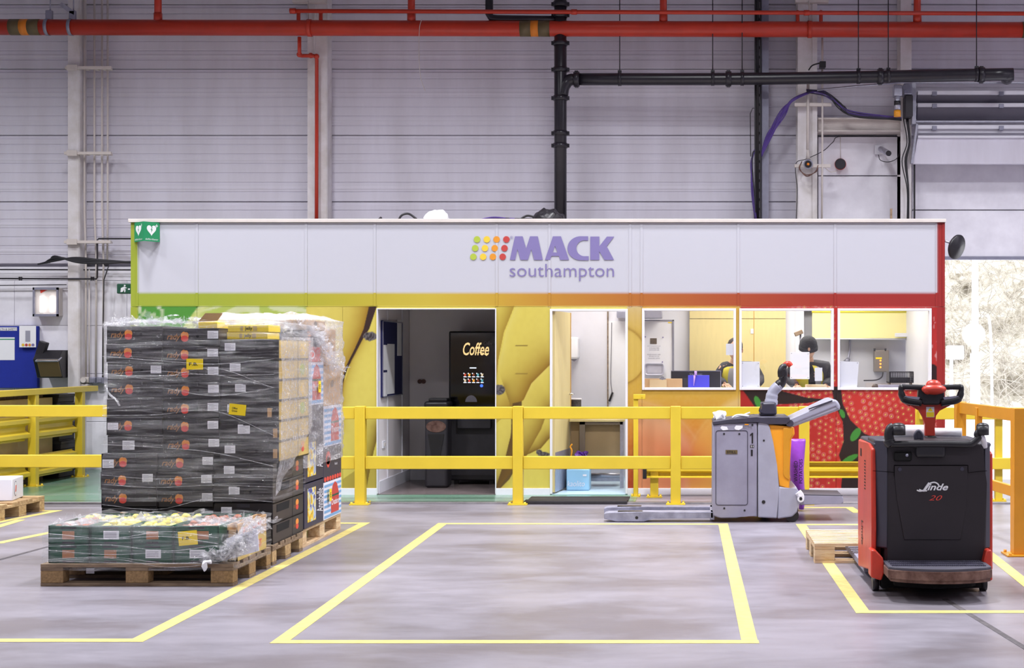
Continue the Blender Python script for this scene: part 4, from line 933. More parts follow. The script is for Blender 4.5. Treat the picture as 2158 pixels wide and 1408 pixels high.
# ================================================================== kitchen (bright doorway)
xq = X(1326, YC)
KB = 17.6
b = MB(); b.box(xp, xr-.0, YC+.0, YI-.05, .007, .013); struct('floor_office', b, M['floor_blue'], 'pale blue vinyl floor in the bright room')
stwall('wall_kitchen_back', (xp, xq+.14, KB, KB+.05, 0, ZR-.07), 'white', 'white back wall of the bright room')
# door leaf opened inwards
t = thing('door_leaf', 'pale wooden door standing open inside the bright doorway', 'door', (X(1168, YC), YC+.1, .012))
dl = MB(); D0 = Vector((X(1165, YC), YC+.02, 0)); dirv = Vector((X(1199, 16.25)-D0.x, 16.25-D0.y, 0)).normalized(); fr = (D0, dirv, VZU)
dl.rect(fr, 0, .8, .03, Z(655, YC), .04, a=-.02); part('leaf', dl, M['oak'], t)
b = MB(); b.rect(fr, .78, .81, .03, Z(655, YC), .045, a=-.022); part('edge', b, M['oak_dark'], t)
b = MB(); b.rect(fr, 0, .8, .03, .25, .003, a=.021); b.rect(fr, 0.02, .74, .03, .45, .002, a=.021); part('kick_plate', b, M['steel'], t)
b = MB(); b.cyl(D0+dirv*.72+VZU*1.05, D0+dirv*.72+VZU*1.05+fr[1].cross(fr[2])*.07, .01); b.cyl(D0+dirv*.72+VZU*1.05+fr[1].cross(fr[2])*.07, D0+dirv*.62+VZU*1.05+fr[1].cross(fr[2])*.07, .01); part('handle', b, M['chrome'], t)
b = MB(); b.box(X(1162.5, YC), X(1168, YC), YC+.07, YC+.12, .03, Z(655, YC)); part('jamb', b, mat('brown_wood_edge', rgb(132, 96, 52), .6), t)
t = thing('soap_dispenser', 'white towel dispenser on the wall in the bright doorway', 'dispenser', (X(1209, 17), 17.3, Z(758, 17)))
b = MB(); b.box(X(1198, 17.3), X(1218, 17.3), 17.3, KB, Z(757, 17.3), Z(710, 17.3), .03, seg=4); part('cover', b, M['paper'], t)
b = MB(); b.prism([(X(1200, 17.3), Z(757, 17.3)), (X(1216, 17.3), Z(757, 17.3)), (X(1209, 17.3), Z(762, 17.3))][::-1], front(17.4), 0, .06); part('paper_tip', b, M['greysteel'], t)
t = thing('whiteboard', 'white board with a hanging pen seen through the bright doorway', 'whiteboard', (X(1300, 17.3), KB-.02, Z(865, 17.3)))
b = MB(); b.rect(front(KB-.001), X(1282, KB), X(1326, KB), Z(865, KB), Z(677, KB), .02); part('panel', b, M['paper'], t)
b = MB(); b.rect(front(KB-.001), X(1280, KB), X(1282.5, KB), Z(865, KB), Z(655, KB), .03); part('frame', b, M['wood_old'], t)
b = MB(); b.tube([PT(1289, 680, KB-.03), PT(1288, 740, KB-.03), PT(1287, 800, KB-.03), PT(1290, 828, KB-.03)], .004, n=5); part('string', b, M['inkgrey'], t)
b = MB(); b.cyl(PT(1291, 827, KB-.04), PT(1284, 846, KB-.04), .012); part('pen', b, M['inkblack'], t)
b = MB(); b.box(X(1301, 17.5), X(1330, 17.5), 17.35, KB, Z(670, 17.5), Z(656, 17.5), .01); b.box(X(1302, 17.5), X(1329, 17.5), 17.34, 17.36, Z(671, 17.5), Z(667, 17.5)); single('wall_heater', b, M['greysteel'], 'grey heater box high on the bright room wall', 'heater')
YK = 16.1; kx0, kx1 = X(1200, YK), X(1316, YK)
t = thing('sink_worktop', 'tan panelled counter with a pale top in the bright doorway', 'counter', ((kx0+kx1)/2, YK+.3, .013))
b = MB(); b.box(kx0, kx1, YK, YK+.65, Z(889, YK), Z(884, YK), .004); part('worktop', b, M['oak'], t)
b = MB(); b.box(kx0+.01, kx1-.01, YK+.09, YK+.12, Z(990, YK), Z(889, YK)); part('back_panel', b, M['brownpanel'], t)
b = MB(); b.box(kx0+.11, kx0+.17, YK+.02, YK+.06, .013, Z(889, YK)); b.box(kx0+.11, kx1-.02, YK+.02, YK+.06, Z(895, YK), Z(889, YK)); part('frame', b, mat('bronze_frame', rgb(112, 100, 88), .5), t)
b = MB(); b.box(kx1-.05, kx1-.01, YK+.02, YK+.06, .013, Z(889, YK)); part('leg', b, M['steel'], t)
b = MB(); b.cyl((kx0+.2, YK+.2, Z(1005, YK)), (kx1-.06, YK+.2, Z(1005, YK)), .028); b.box(kx0+.2, kx1-.06, YK+.2, YK+.5, Z(1018, YK), Z(1008, YK), .005); part('cross_bar', b, M['steel'], t)
t = thing('cooking_pot', 'dark patterned pot on the pale counter', 'pot', (X(1211, YK+.3), YK+.3, Z(884, YK)))
zc = Z(884, YK); b = MB(); b.lathe([(.0, zc), (.075, zc), (.08, zc+.01), (.08, zc+.2), (.083, zc+.21), (.0, zc+.21)], Matrix.Translation((X(1210, YK+.3), YK+.3, 0)), 20); part('body', b, mat('speckled_enamel', rgb(70, 66, 70), .5, var=.7, scale=60), t)
b = MB(); b.cyl((X(1210, 16.4), 16.4, zc+.21), (X(1210, 16.4), 16.4, zc+.222), .085, n=20); part('rim', b, M['white'], t)
for k, (px, w_) in enumerate(((1228, .11), (1232, .1))):
    b = MB(); zz = zc+.001+k*.05; cx = X(px, YK+.15); b.lathe([(.0, zz), (.05, zz), (w_, zz+.045), (w_-.006, zz+.045), (.04, zz+.01), (0, zz+.01)], Matrix.Translation((cx, YK+.15, 0)), 24); single('bowl', b, M['paper'], ['lower white bowl of the stack on the pale counter', 'upper white bowl of the stack on the pale counter'][k], 'bowl', group='bowls on the counter')
t = thing('crate', 'pale blue plastic crate on the floor of the bright room', 'crate', (X(1220, 16.0), 15.95, .013))
cx0, cx1 = X(1195, 15.9), X(1243, 15.9)
b = MB(); b.box(cx0, cx1, 15.82, 16.1, .014, Z(988, 15.9), .01); part('body', b, M['blue_crate'], t)
b = MB(); b.text(front(15.818), 'kaolito', cx0+.01, cx1-.05, .06, .12, .001, shear=.2); b.box(cx1-.07, cx1-.03, 15.815, 15.82, .17, .19); part('lettering', b, M['white'], t)
from mathutils import noise as nz
def crumple(b, amp, fq, seed=0, smooth=False):
    for v in b.bm.verts:
        p = v.co*fq+Vector((seed, seed*2, seed*3)); v.co += Vector((nz.noise(p), nz.noise(p+Vector((9, 0, 0))), nz.noise(p+Vector((0, 9, 0)))))*amp
    for f in b.bm.faces: f.smooth = smooth
b = MB(); b.ball((X(1222, 15.95), 15.96, .33), (.1, .1, .09), sub=3); crumple(b, .07, 18); single('purple_net_bag', b, M['purple_bag'], 'crumpled purple net bag in the pale blue crate', 'bag')
b = MB(); b.tube([PT(1203, 965, 15.9), PT(1205, 950, 15.9), PT(1202, 942, 15.9), PT(1206, 936, 15.9)], .008); single('orange_tie', b, M['truck_orange'], 'thin orange tie sticking up beside the purple net bag', 'strap')

# ================================================================== office behind the windows
OB = 17.9
stwall('wall_office_left', (xq-.02, xq+.03, KB-.6, OB, 0, ZR-.07), 'white', 'short white wall between bright room and office')
stwall('wall_office_back', (xq+.03, X(1676, OB), OB, OB+.05, 0, ZR-.07), 'white', 'white back wall of the office')
# wall with the back opening (blind, hatch)
xw0, xw1 = X(1676, OB), X(1916, OB)
b = MB(); b.box(xw0, X(1694, OB), OB-.02, OB+.05, 0, ZR-.07); b.box(X(1694, OB), xw1, OB, OB+.05, 0, Z(820, OB)); b.box(X(1694, OB), xw1, OB, OB+.05, Z(653, OB), ZR-.07); b.box(X(1912, OB)-.0, X(1942, OB), OB-.12, OB+.05, 0, ZR-.07)
struct('wall_office_back.001', b, M['white'], 'white framed hatch in the office back wall')
b = MB(); b.box(X(1694, OB), X(1912, OB), OB+.16, OB+.2, 0, ZR-.1); struct('wall_office_lining', b, mat('grey_lining', rgb(196, 196, 206), .5), 'grey wall behind the office hatch')
t = thing('roller_blind', 'pale yellow roller blind pulled half down in the office', 'blind', (X(1810, OB), OB-.04, Z(714, OB)))
b = MB(); b.box(X(1711, OB), X(1913, OB), OB-.05, OB-.04, Z(713, OB), Z(658, OB)); part('fabric', b, M['blind'], t)
b = MB(); b.cyl(PT(1711, 656, OB-.05), PT(1913, 656, OB-.05), .02); part('roller', b, M['hivis'], t)
b = MB(); b.cyl(PT(1711, 714, OB-.045), PT(1913, 715, OB-.045), .008); part('bottom_bar', b, M['white'], t)
b = MB(); b.box(X(1886, OB-.1), X(1914, OB-.1), OB-.12, OB-.08, Z(710, OB-.1), Z(702, OB-.1), .004); single('wall_light', b, M['paper'], 'small white light strip at the end of the yellow blind', 'lamp')
stwall('wall_cabin_right', (xr-.06, xr-.012, YC+.055, OB, 0, ZR-.07), 'white', 'cabin right end wall')
# oak cupboards
t = thing('oak_cupboard', 'pale oak floor to ceiling cupboard wall in the office', 'cupboard', (X(1550, OB-.1), OB-.1, .013))
for a, c in ((1453, 1588), (1589.5, 1656)):
    b = MB(); b.box(X(a, OB-.1), X(c, OB-.1), OB-.1, OB-.001, .02, Z(672.5, OB-.1), .003); part('door', b, M['oak'], t)
    b = MB(); b.box(X(a, OB-.1), X(c, OB-.1), OB-.1, OB-.001, Z(671.5, OB-.1), ZR-.08, .003); part('top_panel', b, M['oak'], t)
b = MB(); b.box(X(1588, OB-.1), X(1589.5, OB-.1), OB-.1, OB-.001, .02, ZR-.08); part('joint_strip', b, M['oak_dark'], t)
b = MB(); b.box(X(1582, OB-.11), X(1588, OB-.11), OB-.11, OB-.1, Z(703, OB-.1), Z(693, OB-.1)); part('label_plate', b, M['paper'], t)
t = thing('notice_door', 'white door with a hi vis notice behind the left office window', 'door', (X(1385, 17), KB-.02, .013))
KD = 17.3
b = MB(); b.box(X(1340, KD), X(1417, KD), KD, KD+.04, .02, Z(676, KD), .004); part('panel', b, M['white'], t)
b = MB()
for a in ((1417, 1420.5, 674, 1000), (1340, 1420.5, 674, 676.5)): b.box(X(a[0], KD), X(a[1], KD), KD-.01, KD+.05, Z(a[3], KD), Z(a[2], KD))
part('frame', b, M['greysteel'], t)
fk = front(KD-.002)
def TXT(s, px0, px1, py0, py1, m='inkgrey', f=fk, Y=KD, **k):
    b = MB(); b.text(f, s, X(px0, Y), X(px1, Y), Z(py1, Y), Z(py0, Y), .001, **k); part('lettering', b, M[m], t)
for s, y, a, c in (('HIGH VIZ JACKETS ARE', 728.5, 1364, 1392), ('AVAILABLE FOR', 732.5, 1368, 1389), ('CUSTOMER USE', 736.5, 1368, 1389), ('PLEASE COLLECT AND', 746, 1364, 1392), ('RETURN TO THE', 750, 1368, 1389), ('SALAD BAY OFFICE', 754, 1366, 1391)): TXT(s, a, c, y, y+2.3, 'print')
b = MB(); b.rect(fk, X(1370, KD), X(1384, KD), Z(725, KD), Z(713, KD), .001); part('picture', b, mat('photo_print', rgb(110, 95, 80), .5, var=.6, scale=70), t)
b = MB(); b.rect(fk, X(1408, KD), X(1416, KD), Z(681, KD), Z(679, KD), .001); part('sticker', b, M['tag_yellow'], t)
b = MB()
for px, py in ((1360, 710), (1397, 711), (1396, 763)): b.disc(fk, X(px, KD), Z(py, KD), .008, .004)
part('magnet', b, M['logo'], t)
b = MB(); b.box(X(1359, KD), X(1399, KD), KD-.012, KD-.002, Z(791, KD), Z(766, KD), .03); part('paper_pocket', b, mat('pocket', rgb(205, 203, 222), .4, var=.1, scale=14), t)
b = MB(); b.box(X(1330, KD), X(1396, KD), KD-.22, KD, Z(672, KD), Z(648, KD), .01); b.box(X(1330, KD), X(1395, KD), KD-.23, KD-.215, Z(671, KD), Z(667, KD)); single('air_conditioner', b, M['greysteel'], 'grey air conditioner above the white notice door', 'air conditioner')
# counter under the windows
t = thing('office_counter', 'white counter running under the office windows', 'counter', (X(1655, 15.7), 15.75, .013))
zc = Z(818, YC)-.015
b = MB(); b.box(X(1352, 15.6), X(1968, 15.6), YC+.06, YC+.55, zc-.03, zc, .005); part('worktop', b, M['white'], t)
for px in (1356, 1552, 1760, 1960):
    b = MB(); b.box(X(px, 15.6)-.02, X(px, 15.6)+.02, YC+.08, YC+.5, .013, zc-.03); part('support', b, M['white'], t)
YM = 15.8
t = thing('monitor', 'black computer monitor turned away behind the left office window', 'monitor', (X(1467, YM), YM, zc))
b = MB(); b.box(X(1414, YM), X(1519, YM), YM, YM+.04, zc+.005, Z(781.5, YM), .006); part('back_shell', b, M['black'], t)
b = MB(); b.rect(front(YM), X(1414, YM), X(1519, YM), Z(782.5, YM), Z(781, YM), .002); b.rect(front(YM), X(1518, YM), X(1519.5, YM), Z(818, YM), Z(782, YM), .002); part('rim', b, M['greysteel'], t)
TXT('ViewSonic', 1453, 1480, 786, 791, 'print', front(YM-.002), YM)
b = MB(); b.rect(front(YM-.001), X(1440, YM), X(1466, YM), zc+.002, Z(797, YM), .03); part('stand', b, M['softblack'], t)
YG = 15.6
b = MB(); b.box(X(1450, YG), X(1495, YG), YG, YG+.05, zc, Z(791, YG), .002); single('blue_folder', b, mat('blue_card', rgb(66, 62, 200), .5), 'bright blue folder standing behind the left office window', 'folder')
b = MB(); b.cyl(PT(1466, 791, YG-.01), PT(1466, 782, YG-.01), .014, n=10); b.cyl(PT(1462, 813, YG-.01), PT(1464, 791, YG-.01), .003, .012, n=10); single('felt_pen', b, mat('pen_pattern', rgb(190, 150, 220), .5), 'white capped pen against the blue folder', 'pen')
b = MB(); b.box(X(1357, YG), X(1438, YG), YG+.02, YG+.035, zc, Z(798, YG), .004); single('clipboard', b, M['kraft'], 'brown clipboard lying upright at the left office window', 'clipboard')
t = bpy.data.objects['clipboard']
b = MB(); b.cyl(PT(1396, 797, YG), PT(1396, 797, YG+.03), .02, n=14); b.rect(front(YG+.01), X(1390, YG), X(1403, YG), Z(801, YG), Z(797, YG), .005); part('clip', b, M['chrome'], t)
b = MB(); b.box(X(1369, YG), X(1405, YG), YG+.0, YG+.018, zc, Z(800, YG)); single('brown_envelope', b, mat('tan_paper', rgb(196, 170, 128), .7), 'tan envelope standing in front of the clipboard', 'envelope')
# notices taped to the glass (inside)
Yn = YC+.03
def notice(px0, px1, py0, py1, lab, m='paper', lines=0, tilt=0, pins=True):
    t = thing('window_notice', lab, 'notice', (X((px0+px1)/2, Yn), Yn, Z(py1, Yn)))
    fr = front(Yn+.002); b = MB(); b.prism([(X(px0, Yn), Z(py1, Yn)), (X(px1-tilt, Yn), Z(py1, Yn)), (X(px1, Yn), Z(py0+abs(tilt)*.5, Yn)), (X(px0, Yn), Z(py0, Yn))], fr, 0, .001); part('sheet', b, M[m], t)
    if pins:
        b = MB()
        for px, py in ((px0+3, py0+3), (px1-3, py0+4), (px0+3, py1-3), (px1-3, py1-3)): b.disc(fr, X(px, Yn), Z(py, Yn), .004, .003)
        part('suction_pin', b, M['inkgrey'], t)
    return t
M['clearpaper'] = mat('greyish_paper', rgb(216, 218, 228), .6)  # slightly greyer paper for window notices and box tape
notice(1562, 1601, 762, 817, 'white notice on the glass left in the middle office window', 'clearpaper')
notice(1665, 1706, 742, 799, 'white notice on the glass covering the beanie wearer')
notice(1767, 1810, 761, 817, 'pale notice in the left corner of the right office window', 'clearpaper', tilt=4)
notice(1530, 1545, 724.5, 748.5, 'small blank card on the glass in front of the bare headed person', 'clearpaper', pins=False)
notice(1717, 1733, 775, 803, 'small cream card on the glass beside the beanie wearer', 'clearpaper', pins=False)
b = MB(); b.box(X(1699, 15.6), X(1741, 15.6), 15.55, 15.75, zc, Z(811, 15.6), .005); single('card_tray', b, M['wood_pale'], 'small cream tray on the counter in the middle office window', 'tray')
t = thing('letter_tray', 'black mesh letter tray at the right office window', 'tray', (X(1895, 15.85), 15.85, zc))
x0, x1 = X(1873, 15.85), X(1924, 15.85); z0_, z1_ = Z(807, 15.85), Z(783, 15.85)
b = MB(); b.box(x0, x1, 15.8, 16.05, z0_, z0_+.01); b.box(x0, x0+.01, 15.8, 16.05, z0_, z1_); b.box(x1-.01, x1, 15.8, 16.05, z0_, z1_); b.box(x0, x1, 15.8, 15.81, z1_-.012, z1_); part('frame', b, M['black'], t)
b = MB()
for k in range(14): b.box(x0+.01+k*(x1-x0)/14, x0+.016+k*(x1-x0)/14, 15.8, 15.806, z0_, z1_)
for k in range(5): b.box(x0, x1, 15.8, 15.806, z0_+k*.024, z0_+k*.024+.005)
part('mesh', b, M['black'], t, kind='stuff')
b = MB(); b.box(x0+.02, x1-.03, 15.85, 16.0, z0_+.012, z0_+.06); part('papers', b, M['softblack'], t)
for xx in (x0+.01, x1-.02):
    b = MB(); b.box(xx, xx+.01, 15.85, 16.0, zc, z0_); part('foot', b, M['black'], t)
b = MB(); b.box(X(1850, 15.65), X(1937, 15.65), 15.6, 15.78, zc, Z(811, 15.65), .004); single('keyboard', b, M['greysteel'], 'flat grey keyboard in front of the black letter tray', 'keyboard')
b = MB(); b.ball((X(1845, 15.7), 15.7, zc+.02), (.04, .05, .035), sub=3); single('computer_mouse', b, M['softblack'], 'dark computer mouse beside the grey keyboard', 'mouse')
# charger on the lining wall
YH = OB+.1
t = thing('wall_charger', 'dark grey charger box with orange lights behind the office hatch', 'charger', (X(1855, YH), YH, Z(785, YH)))
b = MB(); b.box(X(1841, YH), X(1871, YH), OB-.02+.0, YH+.05, Z(784, YH), Z(738, YH), .012); part('case', b, mat('taupe_plastic', rgb(128, 118, 112), .5), t)
for px in (1843, 1866):
    b = MB(); b.cyl(PT(px, 740, OB-.01), PT(px, 734, OB-.01), .012); part('lug', b, M['softblack'], t)
for y in (760, 767, 774):
    b = MB(); b.disc(front(OB-.022), X(1855, OB), Z(y, OB), .012, .004, n=12); part('indicator', b, mat('orange_led', rgb(255, 150, 60), emis=1.5), t)
b = MB(); b.rect(front(OB-.021), X(1845, OB), X(1858, OB), Z(757, OB), Z(753, OB), .002); part('sticker', b, M['tag_yellow'], t)
b = MB(); b.tube([PT(1861, 785, OB-.0), PT(1858, 795, OB-.03), PT(1846, 801, OB-.1), PT(1820, 802, OB-.1)], .008); part('cable', b, M['softblack'], t)
b = MB(); b.tube([PT(1791, 714, OB+.12), PT(1790, 740, OB+.12), PT(1787, 757, OB+.1)], .014); b.cyl(PT(1789, 755, OB+.1), PT(1783, 764, OB+.1), .02, .04); single('hanging_scanner', b, M['greysteel'], 'grey tool hanging below the yellow blind', 'tool')
t = thing('desk_lamp', 'slim grey desk lamp behind the beanie wearer', 'lamp', (X(1687, 17.2), 17.2, .013))
b = MB(); b.cyl((X(1687, 17.2), 17.2, .03), (X(1687, 17.2), 17.2, Z(705, 17.2)), .012); part('pole', b, M['greysteel'], t)
b = MB(); b.box(-.05, .05, -.04, .04, -.025, .025, .006, M=Matrix.Translation(PT(1683, 702, 17.2)) @ Matrix.Rotation(-.4, 4, 'Y')); part('head', b, M['wood_old'], t)
b = MB(); b.cyl((X(1687, 17.2), 17.2, .013), (X(1687, 17.2), 17.2, .03), .12, n=20); part('base', b, M['greysteel'], t)
# ================================================================== outdoors
b = MB(); nx, nz_ = 110, 40; V = []
for j in range(nz_+1):
    for i in range(nx+1):
        x = 2+i*.16; z = j*.16; y = 34+z*.9; p = Vector((x*1.1, y, z*1.1)); y += nz.noise(p)*1.2+nz.noise(p*4)*.35; V.append(b.bm.verts.new((x, y, z)))
for j in range(nz_):
    for i in range(nx): b.bm.faces.new((V[j*(nx+1)+i], V[j*(nx+1)+i+1], V[(j+1)*(nx+1)+i+1], V[(j+1)*(nx+1)+i]))
single('hedge_bank', b, mat('dry_scrub', rgb(226, 221, 210), .9, var=.3, scale=7, col2=rgb(160, 152, 136), detail=8), 'sunlit tangle of dry scrub on the bank outside', 'hedge', kind='stuff')
b = MB(); rr = random.Random(3)
for k in range(1700):
    x = rr.uniform(5.5, 13); z = rr.uniform(0, 6); y = 32.6+z*.9; p = Vector((x, y, z)); d = Vector((rr.uniform(-1, 1), rr.uniform(-.3, .2), rr.uniform(.2, 1.5))).normalized(); pts = [p]
    for q in range(4): d = (d+Vector((rr.uniform(-.5, .5), rr.uniform(-.2, .1), rr.uniform(-.5, .3)))).normalized(); pts.append(pts[-1]+d*rr.uniform(.2, .6))
    b.tube(pts, [.009, .007, .006, .004, .003], n=3, smooth=False)
single('bare_branches', b, mat('dry_twig', rgb(206, 198, 184), .9, var=.4, scale=2), 'tangled bare branches over the bank outside', 'branches', kind='stuff')
t = thing('lamp_post', 'tall white lamp post outside the loading door', 'lamp post', (X(2055, 26), 26, 0))
b = MB(); b.cyl((X(2055, 26), 26, 0), (X(2055, 26), 26, 1.5), .088, n=14); part('base', b, M['white'], t)
b = MB(); b.cyl((X(2055, 26), 26, 1.5), (X(2055, 26), 26, 6.5), .06, .05, n=14); part('pole', b, M['white'], t)
t = thing('round_sign', 'round white road sign seen from behind outside', 'sign', (X(2052, 25.5), 25.5, 0))
b = MB(); b.cyl(PT(2052, 705, 25.6), PT(2052, 705, 25.7), .2, n=28); part('disc', b, M['paper'], t)
b = MB(); b.cyl((X(2052, 25.75), 25.75, 0), PT(2052, 690, 25.75), .035); part('pole', b, M['white'], t)
t = thing('square_sign', 'white square sign board outside beside the cabin corner', 'sign', (X(2013, 25), 25, 0))
b = MB(); b.box(X(1994, 25), X(2032, 25), 25, 25.03, Z(758, 25), Z(728, 25), .03); part('board', b, M['paper'], t)
b = MB(); b.cyl((X(2005, 25.05), 25.05, 0), PT(2005, 735, 25.05), .03); part('pole', b, M['white'], t)
b = MB(); b.tube([(X(2092, 24), 24, 0), PT(2089, 740, 24), PT(2085, 675, 24), PT(2081, 665, 24)], .022); single('bent_post', b, M['white'], 'slim white post with a bent tip outside', 'post')
b = MB(); b.box(4, 22, 31.0, 31.3, 0, .35); single('kerb_wall', b, M['white'], 'low pale kerb wall in front of the bank outside', 'kerb')

# ================================================================== yellow fences
def bolt(b, x, y): b.cyl((x, y, 0), (x, y, .03), .012, n=6)
def post(t, x, Y, z1, wd=.1, dp=.1, m='yellow', base=.0, name='post'):
    b = MB(); b.box(x-wd/2, x+wd/2, Y-dp/2, Y+dp/2, .012, z1, .005); p = part(name, b, M[m], t)
    b = MB(); b.box(x-wd*.95, x+wd*.95, Y-dp*.9, Y+dp*.9, 0.001, .012); 
    for sx in (-1, 1):
        for sy in (-1, 1): bolt(b, x+sx*wd*.75, Y+sy*dp*.7)
    link('base_plate', b.mesh('base_plate', M[m], root(t).location), p)
YR = 14.50
t = thing('guard_rail', 'yellow two bar guard rail in front of the doorways', 'guard rail', (X(1100, YR), YR, 0))
PXs = [92-332*0, 428, 760, 1092, 1424, 1694.5]
for i, px in enumerate((428, 760, 1092, 1424, 1694.5)): post(t, X(px, YR), YR, Z(856, YR))
for (y0, y1, m) in ((883, 857.5, 0), (988.5, 961.5, 0)):
    for a, c in ((428, 760), (760, 1092), (1092, 1424), (1424, 1694.5)):
        b = MB(); b.box(X(a+11, YR), X(c-11, YR), YR-.03, YR+.03, Z(y1 if 0 else y0, YR), Z(y1, YR), .006); part('rail', b, M['yellow'], t)
YS = 14.25
t = thing('guard_rail', 'yellow two bar guard rail at the left edge behind the pallets', 'guard rail', (X(100, YS), YS, 0))
for (y0, y1) in ((878.5, 854), (985, 958.5)):
    b = MB(); b.box(-7.6, X(330, YS), YS-.03, YS+.03, Z(y0, YS), Z(y1, YS), .006); part('rail', b, M['yellow'], t)
for px in (-60, 335): post(t, X(px, YS), YS, Z(853, YS))
# armco barriers
def wbeam(p, q, z, h, t, m='yellow', name='beam', face=-1):
    """W section beam from p to q (xy), centre height z; face = side that bulges"""
    p, q = Vector((*p, 0)), Vector((*q, 0)); d = (q-p).normalized(); n = Vector((d.y, -d.x, 0))*(-face)
    prof = [(-.5, .0), (-.44, .0), (-.36, .8), (-.22, .8), (-.08, .05), (.08, .05), (.22, .8), (.36, .8), (.44, 0), (.5, 0)]
    b = MB(); dp = .08; R = []
    for o_ in (p, q):
        R.append([b.bm.verts.new(o_+n*dp*v+VZU*(z+u*h)) for u, v in prof]+[b.bm.verts.new(o_+n*(dp*v-.008)+VZU*(z+u*h)) for u, v in prof[::-1]])
    k = len(R[0])
    for i in range(k): b.bm.faces.new((R[0][i], R[1][i], R[1][(i+1) % k], R[0][(i+1) % k]))
    b.bm.faces.new(R[0][::-1]); b.bm.faces.new(R[1])
    return part(name, b, M[m], t)
YA = 15.15
t = thing('crash_barrier', 'low yellow crash barrier below the office windows', 'barrier', (X(1600, YA), YA, 0))
wbeam((X(1362, YA), YA), (X(1930, YA), YA), Z(990, YA), .17, t, face=1)
b = MB(); b.box(X(1355, YA), X(1363, YA), YA-.09, YA+.03, Z(1008, YA), Z(991, YA)+.02, .004); part('end_cap', b, M['black'], t)
for px in (1379, 1600, 1880): post(t, X(px, YA+.06), YA+.06, Z(992, YA), .085, .06)
t = thing('hatch_post', 'slim yellow post with a short crosspiece right of the bright doorway', 'post', (X(1340, 15.28), 15.28, 0))
post(t, X(1340, 15.28), 15.28, Z(833, 15.28), .05, .05)
b = MB(); b.box(X(1335, 15.28), X(1360, 15.28), 15.24, 15.3, Z(841, 15.28), Z(831, 15.28), .003); b.cyl(PT(1353, 836, 15.23), PT(1353, 836, 15.25), .006); part('crosspiece', b, M['yellow'], t)
# barrier receding along the left wall
XB = -7.42
t = thing('crash_barrier', 'yellow crash barrier with a handrail running back to the left wall', 'barrier', (XB, 16.5, 0))
for Y in (14.9, 16.43, 17.68): post(t, XB, Y, 1.04, .09, .09)
post(t, XB-.14, 17.95, 1.04, .05, .07)
for z, h in ((.66, .28), (.22, .26)):
    for a, c in ((14.6, 16.35), (16.47, 17.6)): wbeam((XB-.06, a), (XB-.06, c), z, h, t, face=-1)
b = MB(); b.box(XB-.06, XB+.05, 14.0, 18.1, 1.035, 1.10, .004); part('handrail', b, M['yellow'], t)
t = thing('plywood_bench', 'tan plywood bench behind the left yellow barrier', 'bench', (-8.3, 16, 0))
for y0, y1 in ((14.2, 15.55), (15.58, 16.95), (16.98, 17.38)):
    b = MB(); b.box(-8.9, -7.62, y0, y1, .1, .98, .006); part('panel', b, mat('plywood', rgb(214, 186, 128), .6, var=.12, scale=4), t)
b = MB(); b.box(-8.95, -7.55, 14.1, 17.5, 1.02, 1.05, .004); part('top_board', b, M['wood'], t)
b = MB(); b.box(-8.8, -7.7, 14.3, 17.3, 0, .1); b.box(-8.8, -7.7, 14.3, 17.3, .98, 1.02); part('bearer', b, M['wood_old'], t)
zb = 0.001
for k in range(9):
    b = MB(); x0, x1 = -8.2, -7.56+.02*(k % 2); b.box(x0, x1, 17.42, 17.86, zb+.012, zb+.1, .01); 
    b.box(x0-.01, x1+.01, 17.41, 17.87, zb+.075, zb+.11, .006); b.box(x0, x1, 17.42, 17.86, zb, zb+.012)
    single('stacking_tray', b, M['softblack'], f'black plastic tray behind the yellow barrier, {ORD[8-k]} of its stack', 'tray', group='black trays behind the barrier'); zb += .1125
for lab, a in (('flat grey pad lying on the plywood bench', (-8.6, -7.75, 15.65, 15.9, 1.051, 1.075)), ('tan block lying on the plywood bench', (-8.3, -7.7, 16.35, 16.6, 1.051, 1.085))):
    b = MB(); b.box(*a, .008); single('pad', b, M['wood_old' if 'tan' in lab else 'greysteel'], lab, 'pad')
# right hand amber fence
t = thing('guard_rail', 'amber yellow guard rail running back towards the loading door', 'guard rail', (2.35, 11.5, 0))
A1, A2, A3 = (2.44, 10.86), (2.33, 11.9), (2.28, 12.45)
post(t, *A1[:2], 1.095, .13, .13, 'orange_yellow'); 
post(t, A2[0], A2[1], 1.06, .05, .07, 'orange_yellow'); post(t, A3[0], A3[1], 1.09, .09, .09, 'orange_yellow')
for z0, z1 in ((.99, 1.085), (.42, .50)):
    b = MB(); d = Vector((A3[0]-A1[0], A3[1]-A1[1], 0)); L_ = d.length; R = Matrix.Translation((A1[0], A1[1], 0)) @ Matrix.Rotation(math.atan2(d.y, d.x), 4, 'Z')
    b.box(.06, L_, -.02, .02, z0, z1, .004, M=R); part('rail', b, M['orange_yellow'], t)
for z0, z1 in ((.98, 1.09), (.5, .6)):
    b = MB(); b.box(2.50, 4.2, 10.83, 10.89, z0, z1, .004); part('rail', b, M['orange_yellow'], t)
post(t, 4.2, 10.86, 1.095, .13, .13, 'orange_yellow')
YE = 14.75
t = thing('guard_rail', 'yellow guard rail between the cabin corner and the loading door', 'guard rail', (X(2030, YE), YE, 0))
for y0, y1 in ((884, 859), (989, 965)):
    b = MB(); b.box(X(1937, YE), X(2300, YE), YE-.02, YE+.03, Z(y0, YE), Z(y1, YE), .005); part('rail', b, M['yellow'], t)
for px in (1937, 2104): post(t, X(px, YE+.06), YE+.06, Z(859, YE), .075, .06)

